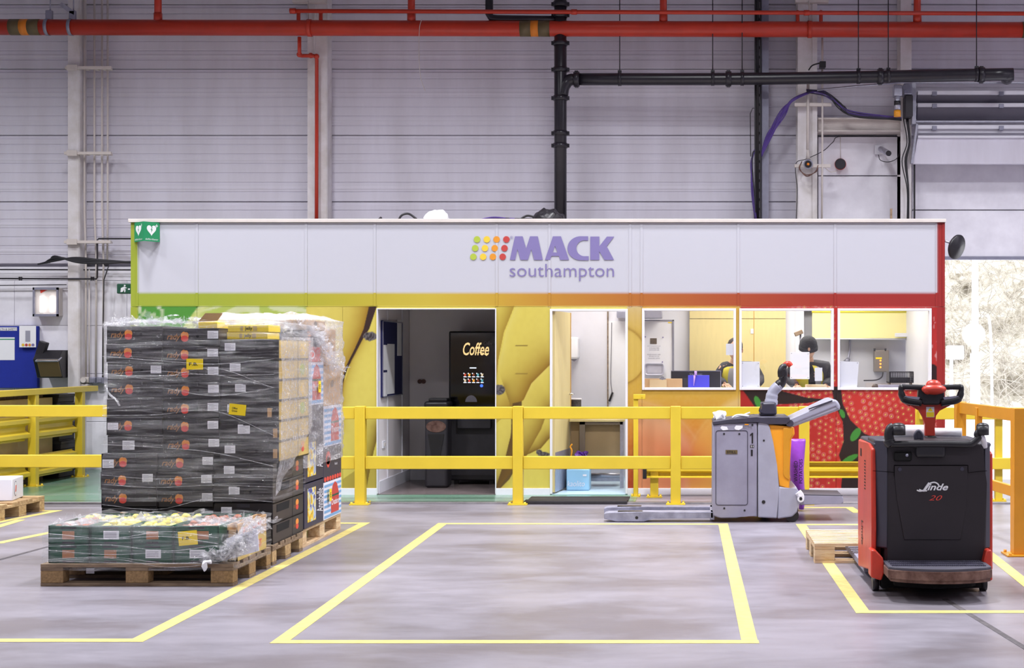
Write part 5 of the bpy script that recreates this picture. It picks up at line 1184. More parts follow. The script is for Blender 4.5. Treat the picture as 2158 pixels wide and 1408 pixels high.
# ================================================================== pallets
def pallet(label, loc, w_=1.2, d_=.8, m='wood', mb='chip', rz=0, group=None, nb=5, board_dir='x'):
    """EUR type pallet; deck boards along x, three bottom runners along x, nine blocks"""
    t = thing('wooden_pallet', label, 'pallet', loc, group); t.rotation_euler = (0, 0, rz)
    hs = .144
    ys = [(-d_/2, -d_/2+.145), (-.2+.0, -.1), (-.0725, .0725), (.1, .2), (d_/2-.145, d_/2)] if nb == 5 else [(-d_/2+i*(d_+.035)/nb, -d_/2+i*(d_+.035)/nb+(d_+.035)/nb-.035) for i in range(nb)]
    for y0, y1 in ys:
        b = MB(); b.box(-w_/2, w_/2, y0, y1, hs-.022, hs, .002); part('deck_board', b, M[m], t, local=True)
    xs = (-w_/2, -.0725, w_/2-.145)
    for x in xs:
        b = MB(); b.box(x, x+.145, -d_/2, d_/2, hs-.044, hs-.0225, .002); part('cross_board', b, M[m], t, local=True)
    for y0, y1 in ((-d_/2, -d_/2+.1), (-.0725, .0725), (d_/2-.1, d_/2)):
        for x in xs:
            b = MB(); b.box(x, x+.145, y0, y1, .022, hs-.0445, .004); part('block', b, M[mb], t, local=True)
        b = MB(); b.box(-w_/2, w_/2, y0, y1, 0, .0215, .002); part('bottom_board', b, M[m], t, local=True)
    return t
pg = pallet('weathered pallet under the green crates in front', (-3.58, 9.82, 0), 1.24, .84, 'wood_old')
pb_ = pallet('pallet under the tall wrapped stack of black boxes', (-3.59, 10.72, 0), 1.24, .8, 'wood_old', 'wood')
pt_ = pallet('pale pallet under the patterned fruit boxes behind', (-3.40, 11.82, 0), 1.24, .8, 'wood_pale', 'wood_pale', rz=math.pi/2)
pw = pallet('pallet carrying the white box at the left edge', (-6.78, 13.47, 0), 1.2, .9, 'wood', 'wood')
pl = pallet('pale empty pallet beside the red pallet truck', (1.48, 10.84, 0), 1.22, .82, 'wood_pale', 'wood_pale', nb=9)

# ================================================================== cartons
def carton_parts(t, x0, x1, Yf, Yb, z0, z1, body, logo=None, label=None, seed=0, side_mat=None, mini=True, shape='tray'):
    """open topped fruit carton with corner tabs, hand hole and printed front"""
    rr = random.Random(seed); b = MB(); th = .008
    b.box(x0, x1, Yf, Yb, z0, z0+.01, mi=0)
    b.box(x0, x1, Yf, Yf+th, z0, z1, .003, mi=0, seg=1); b.box(x0, x1, Yb-th, Yb, z0, z1, mi=0)
    b.box(x0, x0+th, Yf, Yb, z0, z1, mi=0); b.box(x1-th, x1, Yf+.002, Yb, z0, z1, mi=1)
    b.box(x0, x0+.06, Yf, Yb, z1-.006, z1-.001); b.box(x1-.06, x1, Yf, Yb, z1-.006, z1-.001)
    part('body', b, [M[body], M[side_mat or body]], t)
    fr = front(Yf-.0005)
    if mini:
        xm = (x0+x1)/2; b = MB(); b.rect(fr, xm-.045, xm+.045, z1-.028, z1-.004, .003); part('tab', b, M['softblack'], t)
        if rr.random() < .7:
            b = MB(); b.disc(fr, x0+(x1-x0)*.62, z0+(z1-z0)*.55, .011, .0008, n=10); part('hand_hole', b, M['darkhole'], t)
    if logo:
        u0 = x0+(x1-x0)*.07; zz = z0+(z1-z0)*.42
        b = MB(); b.text(fr, 'rady', u0, u0+.095, zz-.02, zz+.035, .0015, bold=.01, shear=.3, mi=0)
        part('brand_lettering', b, M['gold'], t)
        cx = u0+.125; b = MB(); b.disc(fr, cx, zz+.022, .028, .0012, n=16); p = part('sun_print', b, M['orb_y'], t)
        b = MB(); b.disc(fr, cx, zz, .026, .0020, n=14, rv=.022); 
        link('sun_print', b.mesh('sun', M['orb_r'], t.location), p)
    if label:
        lw, lh, lu, lv = label; u = x0+(x1-x0)*lu; v = z0+(z1-z0)*lv
        b = MB(); b.rect(fr, u, u+lw, v, v+lh, .002); p = part('label', b, M['paper'], t)
        b = MB()
        for k in range(5): b.rect(fr, u+lw*.08, u+lw*(.9 if k % 2 else .6), v+lh*(.14+.16*k), v+lh*(.17+.16*k), .0005, a=.002)
        link('print', b.mesh('print', M['inkgrey'], t.location), p)
rr = random.Random(11)
XL, Yf = X(213, 10.35), 10.35
# left and middle columns: 12 boxes each, right column: 10 taller boxes
ztop = [1.695, 1.68, 1.60]
cols = [(0, .395, 12), (.4, .795, 12), (.8, 1.22, 10)]
for ci, (a, c, n) in enumerate(cols):
    z0 = .146; h = (ztop[ci]-z0)/n
    for k in range(n):
        fromtop = n-1-k
        sh = (.042 if k > n*.36 else 0)+.012*math.sin(k*1.7)*(ci < 2)*.3
        x0, x1 = XL+a+sh, XL+c+sh; zz = z0+k*h
        nm = ['left', 'middle', 'right'][ci]
        t = thing('fruit_carton', f'black fruit carton in the {nm} column of the tall wrapped stack, {ORD[fromtop]}', 'carton', ((x0+x1)/2, Yf+.25, zz), f'black cartons in the {nm} column')
        logo = ci < 2 and not (ci == 0 and fromtop in (4, 6))
        lab = None
        if ci == 0: lab = {2: (.075, .055, .78, .4), 4: None, 6: (.085, .065, .27, .2), 5: (.075, .05, .02, .3), 7: (.08, .06, .02, .2), 8: (.075, .055, .75, .45), 10: (.075, .055, .75, .35)}.get(fromtop)
        if ci == 1: lab = (.075, .055, .80, .42)
        if ci == 2: lab = (.075, .055, .08+.22*((fromtop*7 % 5)/5)-(.0), .45)
        if ci == 2 and fromtop == 4: lab = (.085, .065, .3, .4)
        carton_parts(t, x0+.001, x1-.001, Yf+rr.uniform(-.006, .006), Yf+.5, zz+.0005, zz+h-.0015, 'carton' if (fromtop % 3 or ci < 2) else 'carton', logo, lab, seed=ci*20+k, side_mat='kraft_yellow' if ci == 2 and k > 3 else 'carton2')
        if ci == 2 and fromtop in (3, 4, 5):
            b = MB(); b.rect(front(Yf-.008), x1-.06-.04*(fromtop == 3)+.02, x1-.03-.04*(fromtop == 3)+.02, zz+.03, zz+.095, .002); part('kraft_label', b, M['kraft'], t)
        if ci == 2 and k <= 3:      # side hand slot
            b = MB(); b.prism([(Yf+.09, zz+h*.50), (Yf+.40, zz+h*.50), (Yf+.42, zz+h*.88), (Yf+.09, zz+h*.88)], side(x1), 0, .0012); part('hand_slot', b, M['darkhole'], t)
# cartons behind the front row
for k in range(10):
    z0 = .146; h = 1.454/10; zz = z0+k*h; sh = .042 if k > 3 else 0
    t = thing('fruit_carton', f'carton behind the right column of the tall stack, {ORD[9-k]}', 'carton', (XL+1.0, Yf+.66, zz), 'rear cartons of the tall stack')
    x0, x1 = XL+.8+sh, XL+1.219+sh
    carton_parts(t, x0, x1, Yf+.505, Yf+.80, zz+.0005, zz+h-.0015, 'carton', seed=k, side_mat='kraft_yellow' if k > 3 else 'carton', mini=False)
    if k <= 4:
        fs_ = side(x1); ym = Yf+.63; b = MB(); b.disc(fs_, ym, zz+h*.62, .04, .0012, n=12, rv=.024); part('sun_print', b, M['orb_y'], t)
        b = MB(); b.disc(fs_, ym, zz+h*.38, .036, .0013, n=12, rv=.02); part('sun_print', b, M['orb_r'], t)
        b = MB(); b.text(fs_, 'rady', Yf+.53, Yf+.60, zz+h*.3, zz+h*.6, .0012, shear=.3); part('brand_lettering', b, M['gold'], t)
    elif k > 5:
        b = MB(); b.disc(side(x1), Yf+.62, zz+h*.5, .07, .0012, n=14, rv=.045); part('fruit_print', b, M['dot_y' if k % 2 else 'dot_g'], t)
# yellow boxes lying on top of the tall stack
for k, (px, lab) in enumerate(((478, 'lower'), (480, 'upper'))):
    Y = 10.45; x0, x1 = X(px, Y), X(px+86, Y); z0 = 1.601+k*.052
    t = thing('jelly_box', f'{lab} yellow fruit box lying on top of the tall stack', 'carton', ((x0+x1)/2, Y+.15, z0))
    b = MB(); b.box(x0, x1, Y, Y+.3, z0, z0+.05, .004); part('body', b, M['tag_yellow'], t)
    b = MB(); b.text(front(Y), 'Jelly', X(px+36, Y), X(px+52, Y), z0+.008, z0+.04, .002, bold=.02); part('lettering', b, M['inkblack'], t)
    b = MB(); b.rect(front(Y), x0+.09, x0+.11, z0+.01, z0+.042, .0015); b.rect(front(Y), x0+.18, x0+.21, z0+.01, z0+.042, .0015); part('print', b, M['kraft_yellow'], t)
t = thing('opened_box', 'opened yellow and white box with a raised flap on the middle column', 'carton', (X(440, 10.5), 10.6, 1.681))
x0, x1 = X(418, 10.5), X(458, 10.5); b = MB(); b.box(x0, x1, 10.5, 10.8, 1.681, 1.725, .003); part('body', b, M['tag_yellow'], t)
b = MB(); b.prism([(x0, 1.73), (x1, 1.735), (x1+.04, 1.79), (x0+.05, 1.79)], front(10.5), -.004, 0); part('flap', b, M['kraft'], t)
# patterned boxes on the third pallet
XT = -2.985
def ptn_box(label, y0, y1, z0, z1, base, kind, xback=.78):
    t = thing('patterned_box', label, 'carton', (XT-.3, (y0+y1)/2, z0)); b = MB()
    b.box(XT-xback, XT, y0, y1, z0, z1, .004); part('body', b, M[base], t); fs_ = side(XT+.0005); w_ = y1-y0; h_ = z1-z0
    if kind == 'flower':
        b = MB(); b.rect(fs_, y0+.09*1, y0+w_*.58, z0+h_*.12, z0+h_*.88, .0015); p = part('flower_print', b, M['flower'], t)
        b = MB(); b.text(fs_, 'Annabelle', y0+w_*.62, y0+w_*.96, z0+h_*.25, z0+h_*.8, .002, shear=.3, rot=1); part('lettering', b, M['paper'], t)
    if kind == 'stripe':
        n = 7
        for k in range(n):
            b = MB(); b.rect(fs_, y0+.02, y1-.01, z0+h_*(.04+k*.96/n), z0+h_*(.04+(k+.5)*.96/n), .001); part('stripe', b, M['stripe_blue'], t)
        b = MB(); ym = y0+w_*.62; pl_ = [(ym-.13, z0+h_*.12), (ym+.13, z0+h_*.12), (ym+.13, z0+h_*.62), (ym+.07, z0+h_*.88), (ym, z0+h_*.95), (ym-.07, z0+h_*.88), (ym-.13, z0+h_*.62)]; b.prism(pl_, fs_, 0, .0018); part('shield_print', b, M['shield'], t)
        b = MB(); b.rect(fs_, ym-.13, ym+.13, z0+h_*.56, z0+h_*.61, .0024); part('shield_band', b, M['crate_green'], t)
        b = MB(); b.text(fs_, 'Ovation', ym-.12, ym+.12, z0+h_*.33, z0+h_*.5, .0026, bold=.01); part('lettering', b, M['paper'], t)
    if kind == 'apple':
        b = MB(); b.disc(fs_, y0+w_*.24, z0+h_*.68, .07, .0015, rv=.055); b.disc(fs_, y0+w_*.24, z0+h_*.58, .05, .0015, rv=.05); p = part('apple_print', b, M['orb_r'], t)
        b = MB(); b.text(fs_, 'VANZETTI', y0+w_*.36, y0+w_*.92, z0+h_*.58, z0+h_*.72, .0024, bold=.015); b.text(fs_, 'fruit', y0+w_*.6, y0+w_*.75, z0+h_*.42, z0+h_*.5, .0024); part('lettering', b, M['paper'], t)
        b = MB()
        for k in range(7): b.disc(fs_, y0+w_*(.08+k*.14), z0+h_*.08, .035, .0016, rv=.02, n=12)
        part('strawberry_print', b, M['orb_r'], t)
    if kind == 'rays':
        b = MB()
        for k in range(5): b.disc(fs_, y0+.12+.02*(k % 2), z0+h_*(.12+k*.19), .05, .0015, rv=.009, n=10)
        part('ray_print', b, M['orb_y'], t)
    if kind == 'red':
        b = MB(); b.disc(fs_, y0+w_*.45, z0+h_*.5, .09, .0015, rv=.035); part('ring_print', b, M['paper'], t)
        b = MB(); b.disc(fs_, y0+w_*.45, z0+h_*.5, .06, .002, rv=.022); part('ring_print', b, M['orb_r'], t)
    if kind == 'kraft':
        b = MB(); b.disc(fs_, y0+w_*.5, z0+h_*.55, .05, .001, rv=.03); part('hand_hole', b, M['wood_old'], t)
    return t
M['stripe_blue'] = mat('blue_stripe_print', rgb(120, 168, 214), .5); M['shield'] = mat('red_shield_print', rgb(196, 64, 58), .5)
M['navy'] = mat('navy_carton', rgb(46, 44, 70), .45, var=.1); M['white_carton'] = mat('white_carton', rgb(226, 226, 238), .5)
M['redcarton'] = mat('red_carton', rgb(196, 60, 50), .5)
def flower_mat():
    m = bpy.data.materials.new('flower_picture'); m.use_nodes = True; nt = m.node_tree; b_ = nt.nodes['Principled BSDF']; tc = nt.nodes.new('ShaderNodeTexCoord')
    v = nt.nodes.new('ShaderNodeTexNoise'); v.inputs['Scale'].default_value = 9; v.inputs['Detail'].default_value = 3; v.inputs['Distortion'].default_value = 1.5; nt.links.new(tc.outputs['Object'], v.inputs[0])
    r = nt.nodes.new('ShaderNodeValToRGB'); r.color_ramp.interpolation = 'CONSTANT'; e = r.color_ramp.elements
    e[0].position = 0; e[0].color = (*rgb(80, 84, 150), 1); e[1].position = .38; e[1].color = (*rgb(170, 186, 220), 1)
    for p_, c_ in ((.46, (232, 224, 150)), (.52, (240, 205, 50)), (.58, (226, 170, 40)), (.63, (150, 170, 90)), (.7, (236, 236, 226))): x = e.new(p_); x.color = (*rgb(*c_), 1)
    nt.links.new(v.outputs[0], r.inputs[0]); nt.links.new(r.outputs[0], b_.inputs['Base Color']); return m
M['flower'] = flower_mat()
ya, ym_, yc_ = 11.22, 11.80, 12.40
zn = [.146, .50, .85, 1.13, 1.43, 1.535, 1.65]
ptn_box('navy box with a sunflower picture and white script, lowest in the near column', ya, ym_, zn[0], zn[1]-.01, 'navy', 'flower')
ptn_box('navy box with a sunflower picture under the film, second from the bottom', ya, ym_, zn[1], zn[2]-.004, 'navy', 'flower')
ptn_box('plain dark box under crumpled film halfway up the near column', ya, ym_, zn[2], 1.09, 'navy', 'none')
ptn_box('blue and white striped box with a red shield in the near column', ya, ym_, 1.093, 1.43, 'white_carton', 'stripe')
ptn_box('red box with a white ring above the striped box', ya, ym_-.1, 1.432, 1.55, 'redcarton', 'red')
ptn_box('black box with orange rays near the top of the rear stack', ya, ym_-.1, 1.552, 1.68, 'black', 'rays')
ptn_box('brown cardboard box at the very top of the rear stack', ya+.02, ym_+.06, 1.682, 1.76, 'kraft', 'kraft')
ptn_box('blue and white striped box with a red shield at the bottom of the far column', ym_+.005, yc_, .146, .45, 'white_carton', 'stripe')
ptn_box('slate box with a red apple print and white lettering in the far column', ym_+.005, yc_, .452, .735, 'navy', 'apple')
ptn_box('striped box with a red shield standing above the apple box', ym_+.005, yc_, .737, 1.07, 'white_carton', 'stripe')
ptn_box('cream box with orange prints under film in the far column', ym_+.005, yc_-.04, 1.072, 1.40, 'kraft', 'kraft')
ptn_box('brown cardboard box near the top of the far column', ym_+.07, yc_-.2, 1.402, 1.7, 'kraft', 'kraft')
# green crates on the front pallet
YGf = 9.44
for ti in range(2):
    for ci in range(4):
        a = 101+ci*88.5; x0, x1 = X(a, YGf), X(a+(87 if ci < 3 else 96), YGf); z0 = .146+ti*.122; h = .12
        pos = ['leftmost', 'second from the left', 'third from the left', 'rightmost'][ci]
        t = thing('fruit_crate', f'green fruit crate in the {"upper" if ti else "lower"} row on the front pallet, {pos}', 'crate', ((x0+x1)/2, YGf+.35, z0), 'green crates on the front pallet')
        b = MB(); th = .008; zt = z0+h-.001; b.box(x0+.003, x1-.003, YGf, YGf+th, z0, zt, .003); b.box(x0+.003, x1-.003, YGf+.72, YGf+.72+th, z0, zt); b.box(x0+.003, x0+.011, YGf, YGf+.72, z0, zt); b.box(x1-.011, x1-.003, YGf, YGf+.72, z0, zt)
        b.box(x0+.003, x1-.003, YGf, YGf+.72, z0, z0+.006 if ti else z0+.006); part('body', b, M['crate_green'], t)
        xm = (x0+x1)/2; fr = front(YGf-.0005); b = MB(); b.rect(fr, xm-.05, xm+.05, z0+.098, z0+.108, .003); b.rect(fr, xm-.04, xm+.04, z0+.002, z0+.014, .002); part('lip', b, M['softblack'], t)
        white = (ti, ci) in ((1, 1), (0, 2), (0, 3)); b = MB()
        off = .04 if (ti, ci) == (1, 3) else 0
        if white: b.rect(fr, xm-.045, xm+.055, z0+.03, z0+.085, .0025); p = part('label', b, M['paper'], t); b = MB(); [b.rect(fr, xm-.038, xm+.04, z0+.04+.01*k, z0+.043+.01*k, .0005, a=.0025) for k in range(4)]; link('print', b.mesh('p', M['inkgrey'], t.location), p)
        else: b.rect(fr, xm-.04+off, xm+.038+off, z0+.03, z0+.083, .002); part('kraft_patch', b, mat('kraft_patch', rgb(176, 122, 84), .7), t)
# yellow card signs
def card(px0, px1, py0, py1, Y, txts, lab, rot=0, onside=False):
    t = thing('price_card', lab, 'card', PT((px0+px1)/2, (py0+py1)/2, Y)); cx, cz = X((px0+px1)/2, Y), Z((py0+py1)/2, Y)
    w_, h_ = (px1-px0)*Y/F, (py1-py0)*Y/F; ca, sa = math.cos(rot), math.sin(rot)
    fr = (Vector((cx, Y, cz)), Vector((ca, 0, sa)), Vector((-sa, 0, ca))) if not onside else (Vector((XT+.02 if onside is True else onside, Y, cz)), VYU, VZU)
    if onside: w_ = .07
    b = MB(); b.rect(fr, -w_/2, w_/2, -h_/2, h_/2, .002); part('sheet', b, M['tag_yellow'], t)
    for s, a, c, v0, v1 in txts:
        b = MB(); b.text(fr, s, a*w_, c*w_, v0*h_, v1*h_, .003, bold=.02); part('lettering', b, M['inkblack'], t)
    return t
card(393, 428, 756, 779, 10.33, [('F.B.', -.34, .2, -.15, .15)], 'yellow card reading F.B. on the middle column of black cartons')
card(483, 518, 852, 875, 10.33, [('Office', -.33, 0, .02, .2), ('Grace', -.33, 0, -.22, -.04)], 'yellow tilted card on the right column of black cartons', -.1)
card(376, 416, 1119, 1149, 9.42, [('F.B.', -.3, .12, -.12, .12)], 'large yellow card reading F.B. on the green crates', .09)
card(529, 541, 1123, 1147, 9.6, [('F.B.', -.3, .3, -.1, .1)], 'narrow yellow card on the side film of the front pallet', 0, onside=X(536, 9.6))
card(614, 622, 757, 778, 10.9, [], 'small yellow card on the wrapped side of the tall stack', 0, onside=X(618, 10.9)+.02)
card(676, 686, 803, 827, 11.6, [('E', -.2, .2, -.2, .2)], 'yellow card on the upper striped box', 0, onside=True)
card(694, 706, 1030, 1056, 11.95, [('E', -.2, .2, -.2, .2)], 'yellow card on the lowest striped box', 0, onside=True)
# right end of the green crates: open kraft boxes
x0, x1 = X(468, YGf), -2.965
for k in range(2):
    z0 = .146+k*.12; t = thing('kraft_box', f'{"upper" if k else "lower"} cardboard box with orange print at the right end of the front pallet', 'carton', ((x0+x1)/2, 9.85, z0))
    b = MB(); zt = z0+.118; b.box(x0+.01, x1, YGf+.07, YGf+.08, z0, zt-.035*k); b.box(x0+.01, x1, YGf+.7, YGf+.71, z0, zt); b.box(x0+.01, x0+.02, YGf+.07, YGf+.7, z0, zt); b.box(x1-.008, x1, YGf+.07, YGf+.7, z0, zt); b.box(x0+.01, x1, YGf+.07, YGf+.7, z0, z0+.006)
    part('body', b, M['kraft' if k else 'kraft_yellow'], t)
    b = MB(); b.text(side(x1), 'FRESH FRUIT', YGf+.15, YGf+.6, z0+.03, z0+.085, .001, bold=.02); part('lettering', b, M['orb_r'], t)
t = thing('cardboard_insert', 'bent white and grey cardboard insert at the front pallet corner', 'cardboard', (x0+.1, YGf+.03, .15))
b = MB(); b.prism([(x0+.02, .16), (x0+.02, .30), (x0+.22, .36), (x0+.23, .22)], front(YGf+.03), -.004, .004); part('sheet', b, M['white_carton'], t)
# fruit in the green crates
fr_l = [('apple', 'yellow green apple', M['fruit_g']) if False else None]
M['fruit_y'] = mat('yellow_fruit_skin', rgb(226, 210, 96), .4, var=.15, scale=20); M['fruit_r'] = mat('red_brown_fruit_skin', rgb(168, 92, 60), .45, var=.2, scale=20)
rr = random.Random(4); kf = 0
base = MB(); base.lathe([(0, -.9), (.5, -.85), (.9, -.3), (1, .15), (.8, .7), (.4, .9), (.12, .84), (0, .74)], Matrix.Diagonal((.032, .032, .032, 1)), 12); me_y = base.mesh('fruit', M['fruit_y'])
base = MB(); base.lathe([(0, -.9), (.5, -.85), (.9, -.3), (1, .15), (.8, .7), (.4, .9), (.12, .84), (0, .74)], Matrix.Diagonal((.03, .03, .03, 1)), 12); me_r = base.mesh('fruit', M['fruit_r'])
for ci in range(4):
    a = 101+ci*88.5; x0c, x1c = X(a, YGf)+.05, X(a+87, YGf)-.05
    for i in range(3):
        for j in range(7):
            x = x0c+(x1c-x0c)*i/2+rr.uniform(-.006, .006); y = YGf+.06+j*.095+rr.uniform(-.01, .01); z = .355+rr.uniform(-.005, .012)
            yel = ci in (1, 2) or (ci == 0 and j > 4); o = link('apple', me_y if yel else me_r, None, (x, y, z)); o.rotation_euler = (rr.uniform(-.5, .5), rr.uniform(-.5, .5), rr.uniform(0, 6))
            tag(o, ('yellow' if yel else 'red brown')+' round fruit among its like in the '+['leftmost', 'second', 'third', 'rightmost'][ci]+' upper green crate', 'fruit', ('yellow' if yel else 'red brown')+' fruit in the '+['leftmost', 'second', 'third', 'rightmost'][ci]+' green crate')
b = MB(); b.prism([(X(296, 9.8), .39), (X(319, 9.8), .39), (X(318, 9.8), Z(1093, 9.8)), (X(309, 9.8), Z(1074, 9.8))], front(9.7), 0, .003, bev=0)
for v in b.bm.verts: v.co.y += (v.co.x-X(308, 9.8))*.3
single('paper_sheet', b, M['paper'], 'folded white sheet standing up from the front pallet', 'paper')
for px, w_, y1 in ((135, 17, 1226), (192, 17, 1209)):
    b = MB(); b.box(X(px, 9.6), X(px+w_, 9.6), 9.52, 9.525, Z(y1, 9.52), .10); single('paper_strip', b, M['paper'], 'longer white paper strip hanging under the front pallet' if y1 > 1210 else 'shorter white paper strip hanging under the front pallet', 'paper')

# ---- stretch film
def film(name, label, x0, x1, y0, y1, z0, z1, m, nu=70, nv=60, amp=.012, seed=0, lean=0, parts_top=True, topamp=.03):
    """a taut tube of film round a stack, closed over the top"""
    b = MB(); P = [(x0, y0), (x1, y0), (x1, y1), (x0, y1)]; per = []
    tot = 2*(x1-x0+y1-y0)
    for i in range(nu):
        s = i/nu*tot
        for (ax, ay), (bx, by) in zip(P, P[1:]+P[:1]):
            L_ = math.hypot(bx-ax, by-ay)
            if s <= L_+1e-9: per.append((ax+(bx-ax)*s/L_, ay+(by-ay)*s/L_)); break
            s -= L_
    cx, cy = (x0+x1)/2, (y0+y1)/2; rings = []
    for j in range(nv+1):
        z = z0+(z1-z0)*j/nv; ring = []
        for i, (x, y) in enumerate(per):
            d = Vector((x-cx, y-cy, 0)).normalized(); n_ = nz.noise(Vector((x*2.5+seed, y*2.5, z*14)))+.5*nz.noise(Vector((x*7, y*7+seed, z*30+x*5)))
            off = amp*max(0, n_+.1); ring.append(b.bm.verts.new((x+d.x*off+lean*max(0, min(1, (z-.6)/.2)), y+d.y*off, z)))
        rings.append(ring)
    for A_, B_ in zip(rings, rings[1:]):
        for i in range(nu): b.bm.faces.new((A_[i], A_[(i+1) % nu], B_[(i+1) % nu], B_[i])).smooth = True
    if parts_top:
        prev = rings[-1]
        for k in (.75, .5, .25, .06):
            ring = []
            for i, (x, y) in enumerate(per):
                xx, yy = cx+(x-cx)*k, cy+(y-cy)*k; ring.append(b.bm.verts.new((xx+lean, yy, z1+topamp*(.6+nz.noise(Vector((xx*9, yy*9, seed)))+.5*nz.noise(Vector((xx*25, yy*25, seed)))))))
            for i in range(nu): b.bm.faces.new((prev[i], prev[(i+1) % nu], ring[(i+1) % nu], ring[i]))
            prev = ring
    return single(name, b, m, label, 'film')
film('stretch_film', 'clear stretch film round the tall stack of black cartons', XL-.012, XL+1.232, Yf-.016, Yf+.815, .45, 1.715, M['film'], 150, 110, .012, 3, lean=.04)
film('stretch_film', 'milky stretch film round the patterned boxes', XT-.8, XT+.008, 11.19, 12.42, .62, 1.77, M['film_milky'], 120, 80, .04, 8, topamp=.05)
film('stretch_film', 'clear stretch film round the green crates', X(99, YGf)-.01, -2.95, YGf-.03, 10.2, .10, .385, M['film'], 150, 40, .015, 5, topamp=.035)
# milky side wrap of the tall stack
b = MB(); A_ = []; xs_ = XL+1.238; n1, n2 = 30, 60
for j in range(n2+1):
    row = []
    for i in range(n1+1):
        y = Yf-.02+i*.85/n1; zlo = .50+(y-Yf)*.55; z = zlo+(1.62-zlo)*j/n2; o_ = .02*max(0, nz.noise(Vector((y*6, z*3+y*8, 2)))+.2)
        row.append(b.bm.verts.new((xs_+o_+.042*min(1, max(0, (z-.6)/.2)), y, z)))
    A_.append(row)
for j in range(n2):
    for i in range(n1): b.bm.faces.new((A_[j][i], A_[j][i+1], A_[j+1][i+1], A_[j+1][i])).smooth = True
single('stretch_film', b, M['film_milky'], 'milky film pulled diagonally over the side of the tall stack', 'film')
# bunched film: crumpled sheets
def bunch(label, pts, r, seed, m='film_clear', n=240, name='film_bunch'):
    b = MB(); q = random.Random(seed)
    for k in range(n):
        i = q.randrange(len(pts)-1); f = q.random(); p = Vector(pts[i]).lerp(Vector(pts[i+1]), f)+Vector((q.gauss(0, r), q.gauss(0, r*.5), q.gauss(0, r*.6)))
        d = Vector((q.uniform(-1, 1), q.uniform(-.5, .5), q.uniform(-.7, .7))).normalized()*q.uniform(.015, .05); e = d.cross(Vector((q.uniform(-1, 1), q.uniform(-1, 1), q.uniform(-1, 1)))).normalized()*q.uniform(.004, .02)
        v = [b.bm.verts.new(p+w_) for w_ in (-d, -d*.3+e, d*.4+e*.6, d, d*.3-e, -d*.4-e*.7)]; b.bm.faces.new(v)
    return single(name, b, M[m], label, 'film', kind='stuff')
bunch('crumpled film gathered on top of the green crates', [PT(130, 1106, 9.5), PT(250, 1100, 9.7), PT(400, 1103, 9.7), PT(560, 1096, 9.6)], .038, 1, n=700)
bunch('crumpled film bundle at the right corner of the front pallet', [PT(430, 1180, 9.42), PT(490, 1160, 9.42), PT(545, 1105, 9.5)], .035, 2, n=560)
bunch('crumpled film on top of the tall stack', [PT(230, 681, 10.5), PT(330, 676, 10.6), PT(480, 682, 10.6), PT(630, 690, 10.8)], .03, 3, n=380)
bunch('crumpled film hanging at the shoulder of the rear stack', [PT(600, 700, 11.2), PT(650, 690, 11.3), PT(680, 720, 11.6), PT(715, 780, 12)], .035, 4, n=420)
b = MB(); b.ball(PT(437, 1184, 9.38), (.03, .02, .022), sub=2); b.ball(PT(433, 1192, 9.37), (.016, .015, .03), sub=2); crumple(b, .02, 25); single('film_knot', b, M['paper'], 'white knot of film at the front pallet edge', 'film')
b = MB()
for pts in ([PT(222, 812, 10.3), PT(230, 830, 10.3), PT(245, 843, 10.29), PT(252, 855, 10.29)], [PT(516, 1103, 9.4), PT(500, 1130, 9.39), PT(485, 1160, 9.39), PT(470, 1182, 9.39)]): b.tube(pts, .008, n=6)
for k in range(10):
    q = random.Random(k); y = q.uniform(700, 1080); b.tube([PT(215, y, 10.315), PT(330, y+q.uniform(-10, 12), 10.31), PT(450, y+q.uniform(-16, 26), 10.31), PT(578, y+q.uniform(-10, 50), 10.31)], .0016, n=4)
for k in range(7):
    q = random.Random(k+50); y = q.uniform(1118, 1185); b.tube([PT(98, y, 9.395), PT(230, y+q.uniform(-8, 12), 9.39), PT(350, y+q.uniform(-8, 20), 9.39), PT(460, y+q.uniform(-8, 16), 9.39)], .0018, n=4)
single('film_creases', b, M['film_clear'], 'rope like film creases stretched across the wrapped pallets', 'film', kind='stuff')
# white box at the left edge
t = thing('white_box', 'white cardboard box with an oval logo on the left pallet', 'carton', (-6.75, 13.7, .145))
R = Matrix.Translation((-6.25, 13.41, 0)) @ Matrix.Rotation(math.radians(12), 4, 'Z')
b = MB(); b.box(-.62, 0, 0, .42, .146, .345, .006, M=R); part('body', b, M['white_carton'], t)
b = MB(); u = (R.to_3x3() @ Vector((0, 1, 0))); fr = (R @ Vector((0.001, 0, 0)), u, VZU); b.disc(fr, .12, .25, .05, .001, rv=.07); p = part('oval_logo', b, M['inkgrey'], t)
b = MB(); b.disc(fr, .12, .25, .042, .002, rv=.062); part('oval_logo', b, M['paper'], t)
for k, c_ in enumerate(('orb_r', 'orb_y')):
    b = MB(); b.prism([(.10+.02*k, .22), (.13+.0*k, .22), (.14-.02*k, .28), (.11, .28)], fr, 0, .003); part('oval_logo', b, M[c_], t)
b = MB(); b.box(-.62, 0, .2, .22, .345, .3465, M=R); part('tape', b, M['clearpaper'], t)

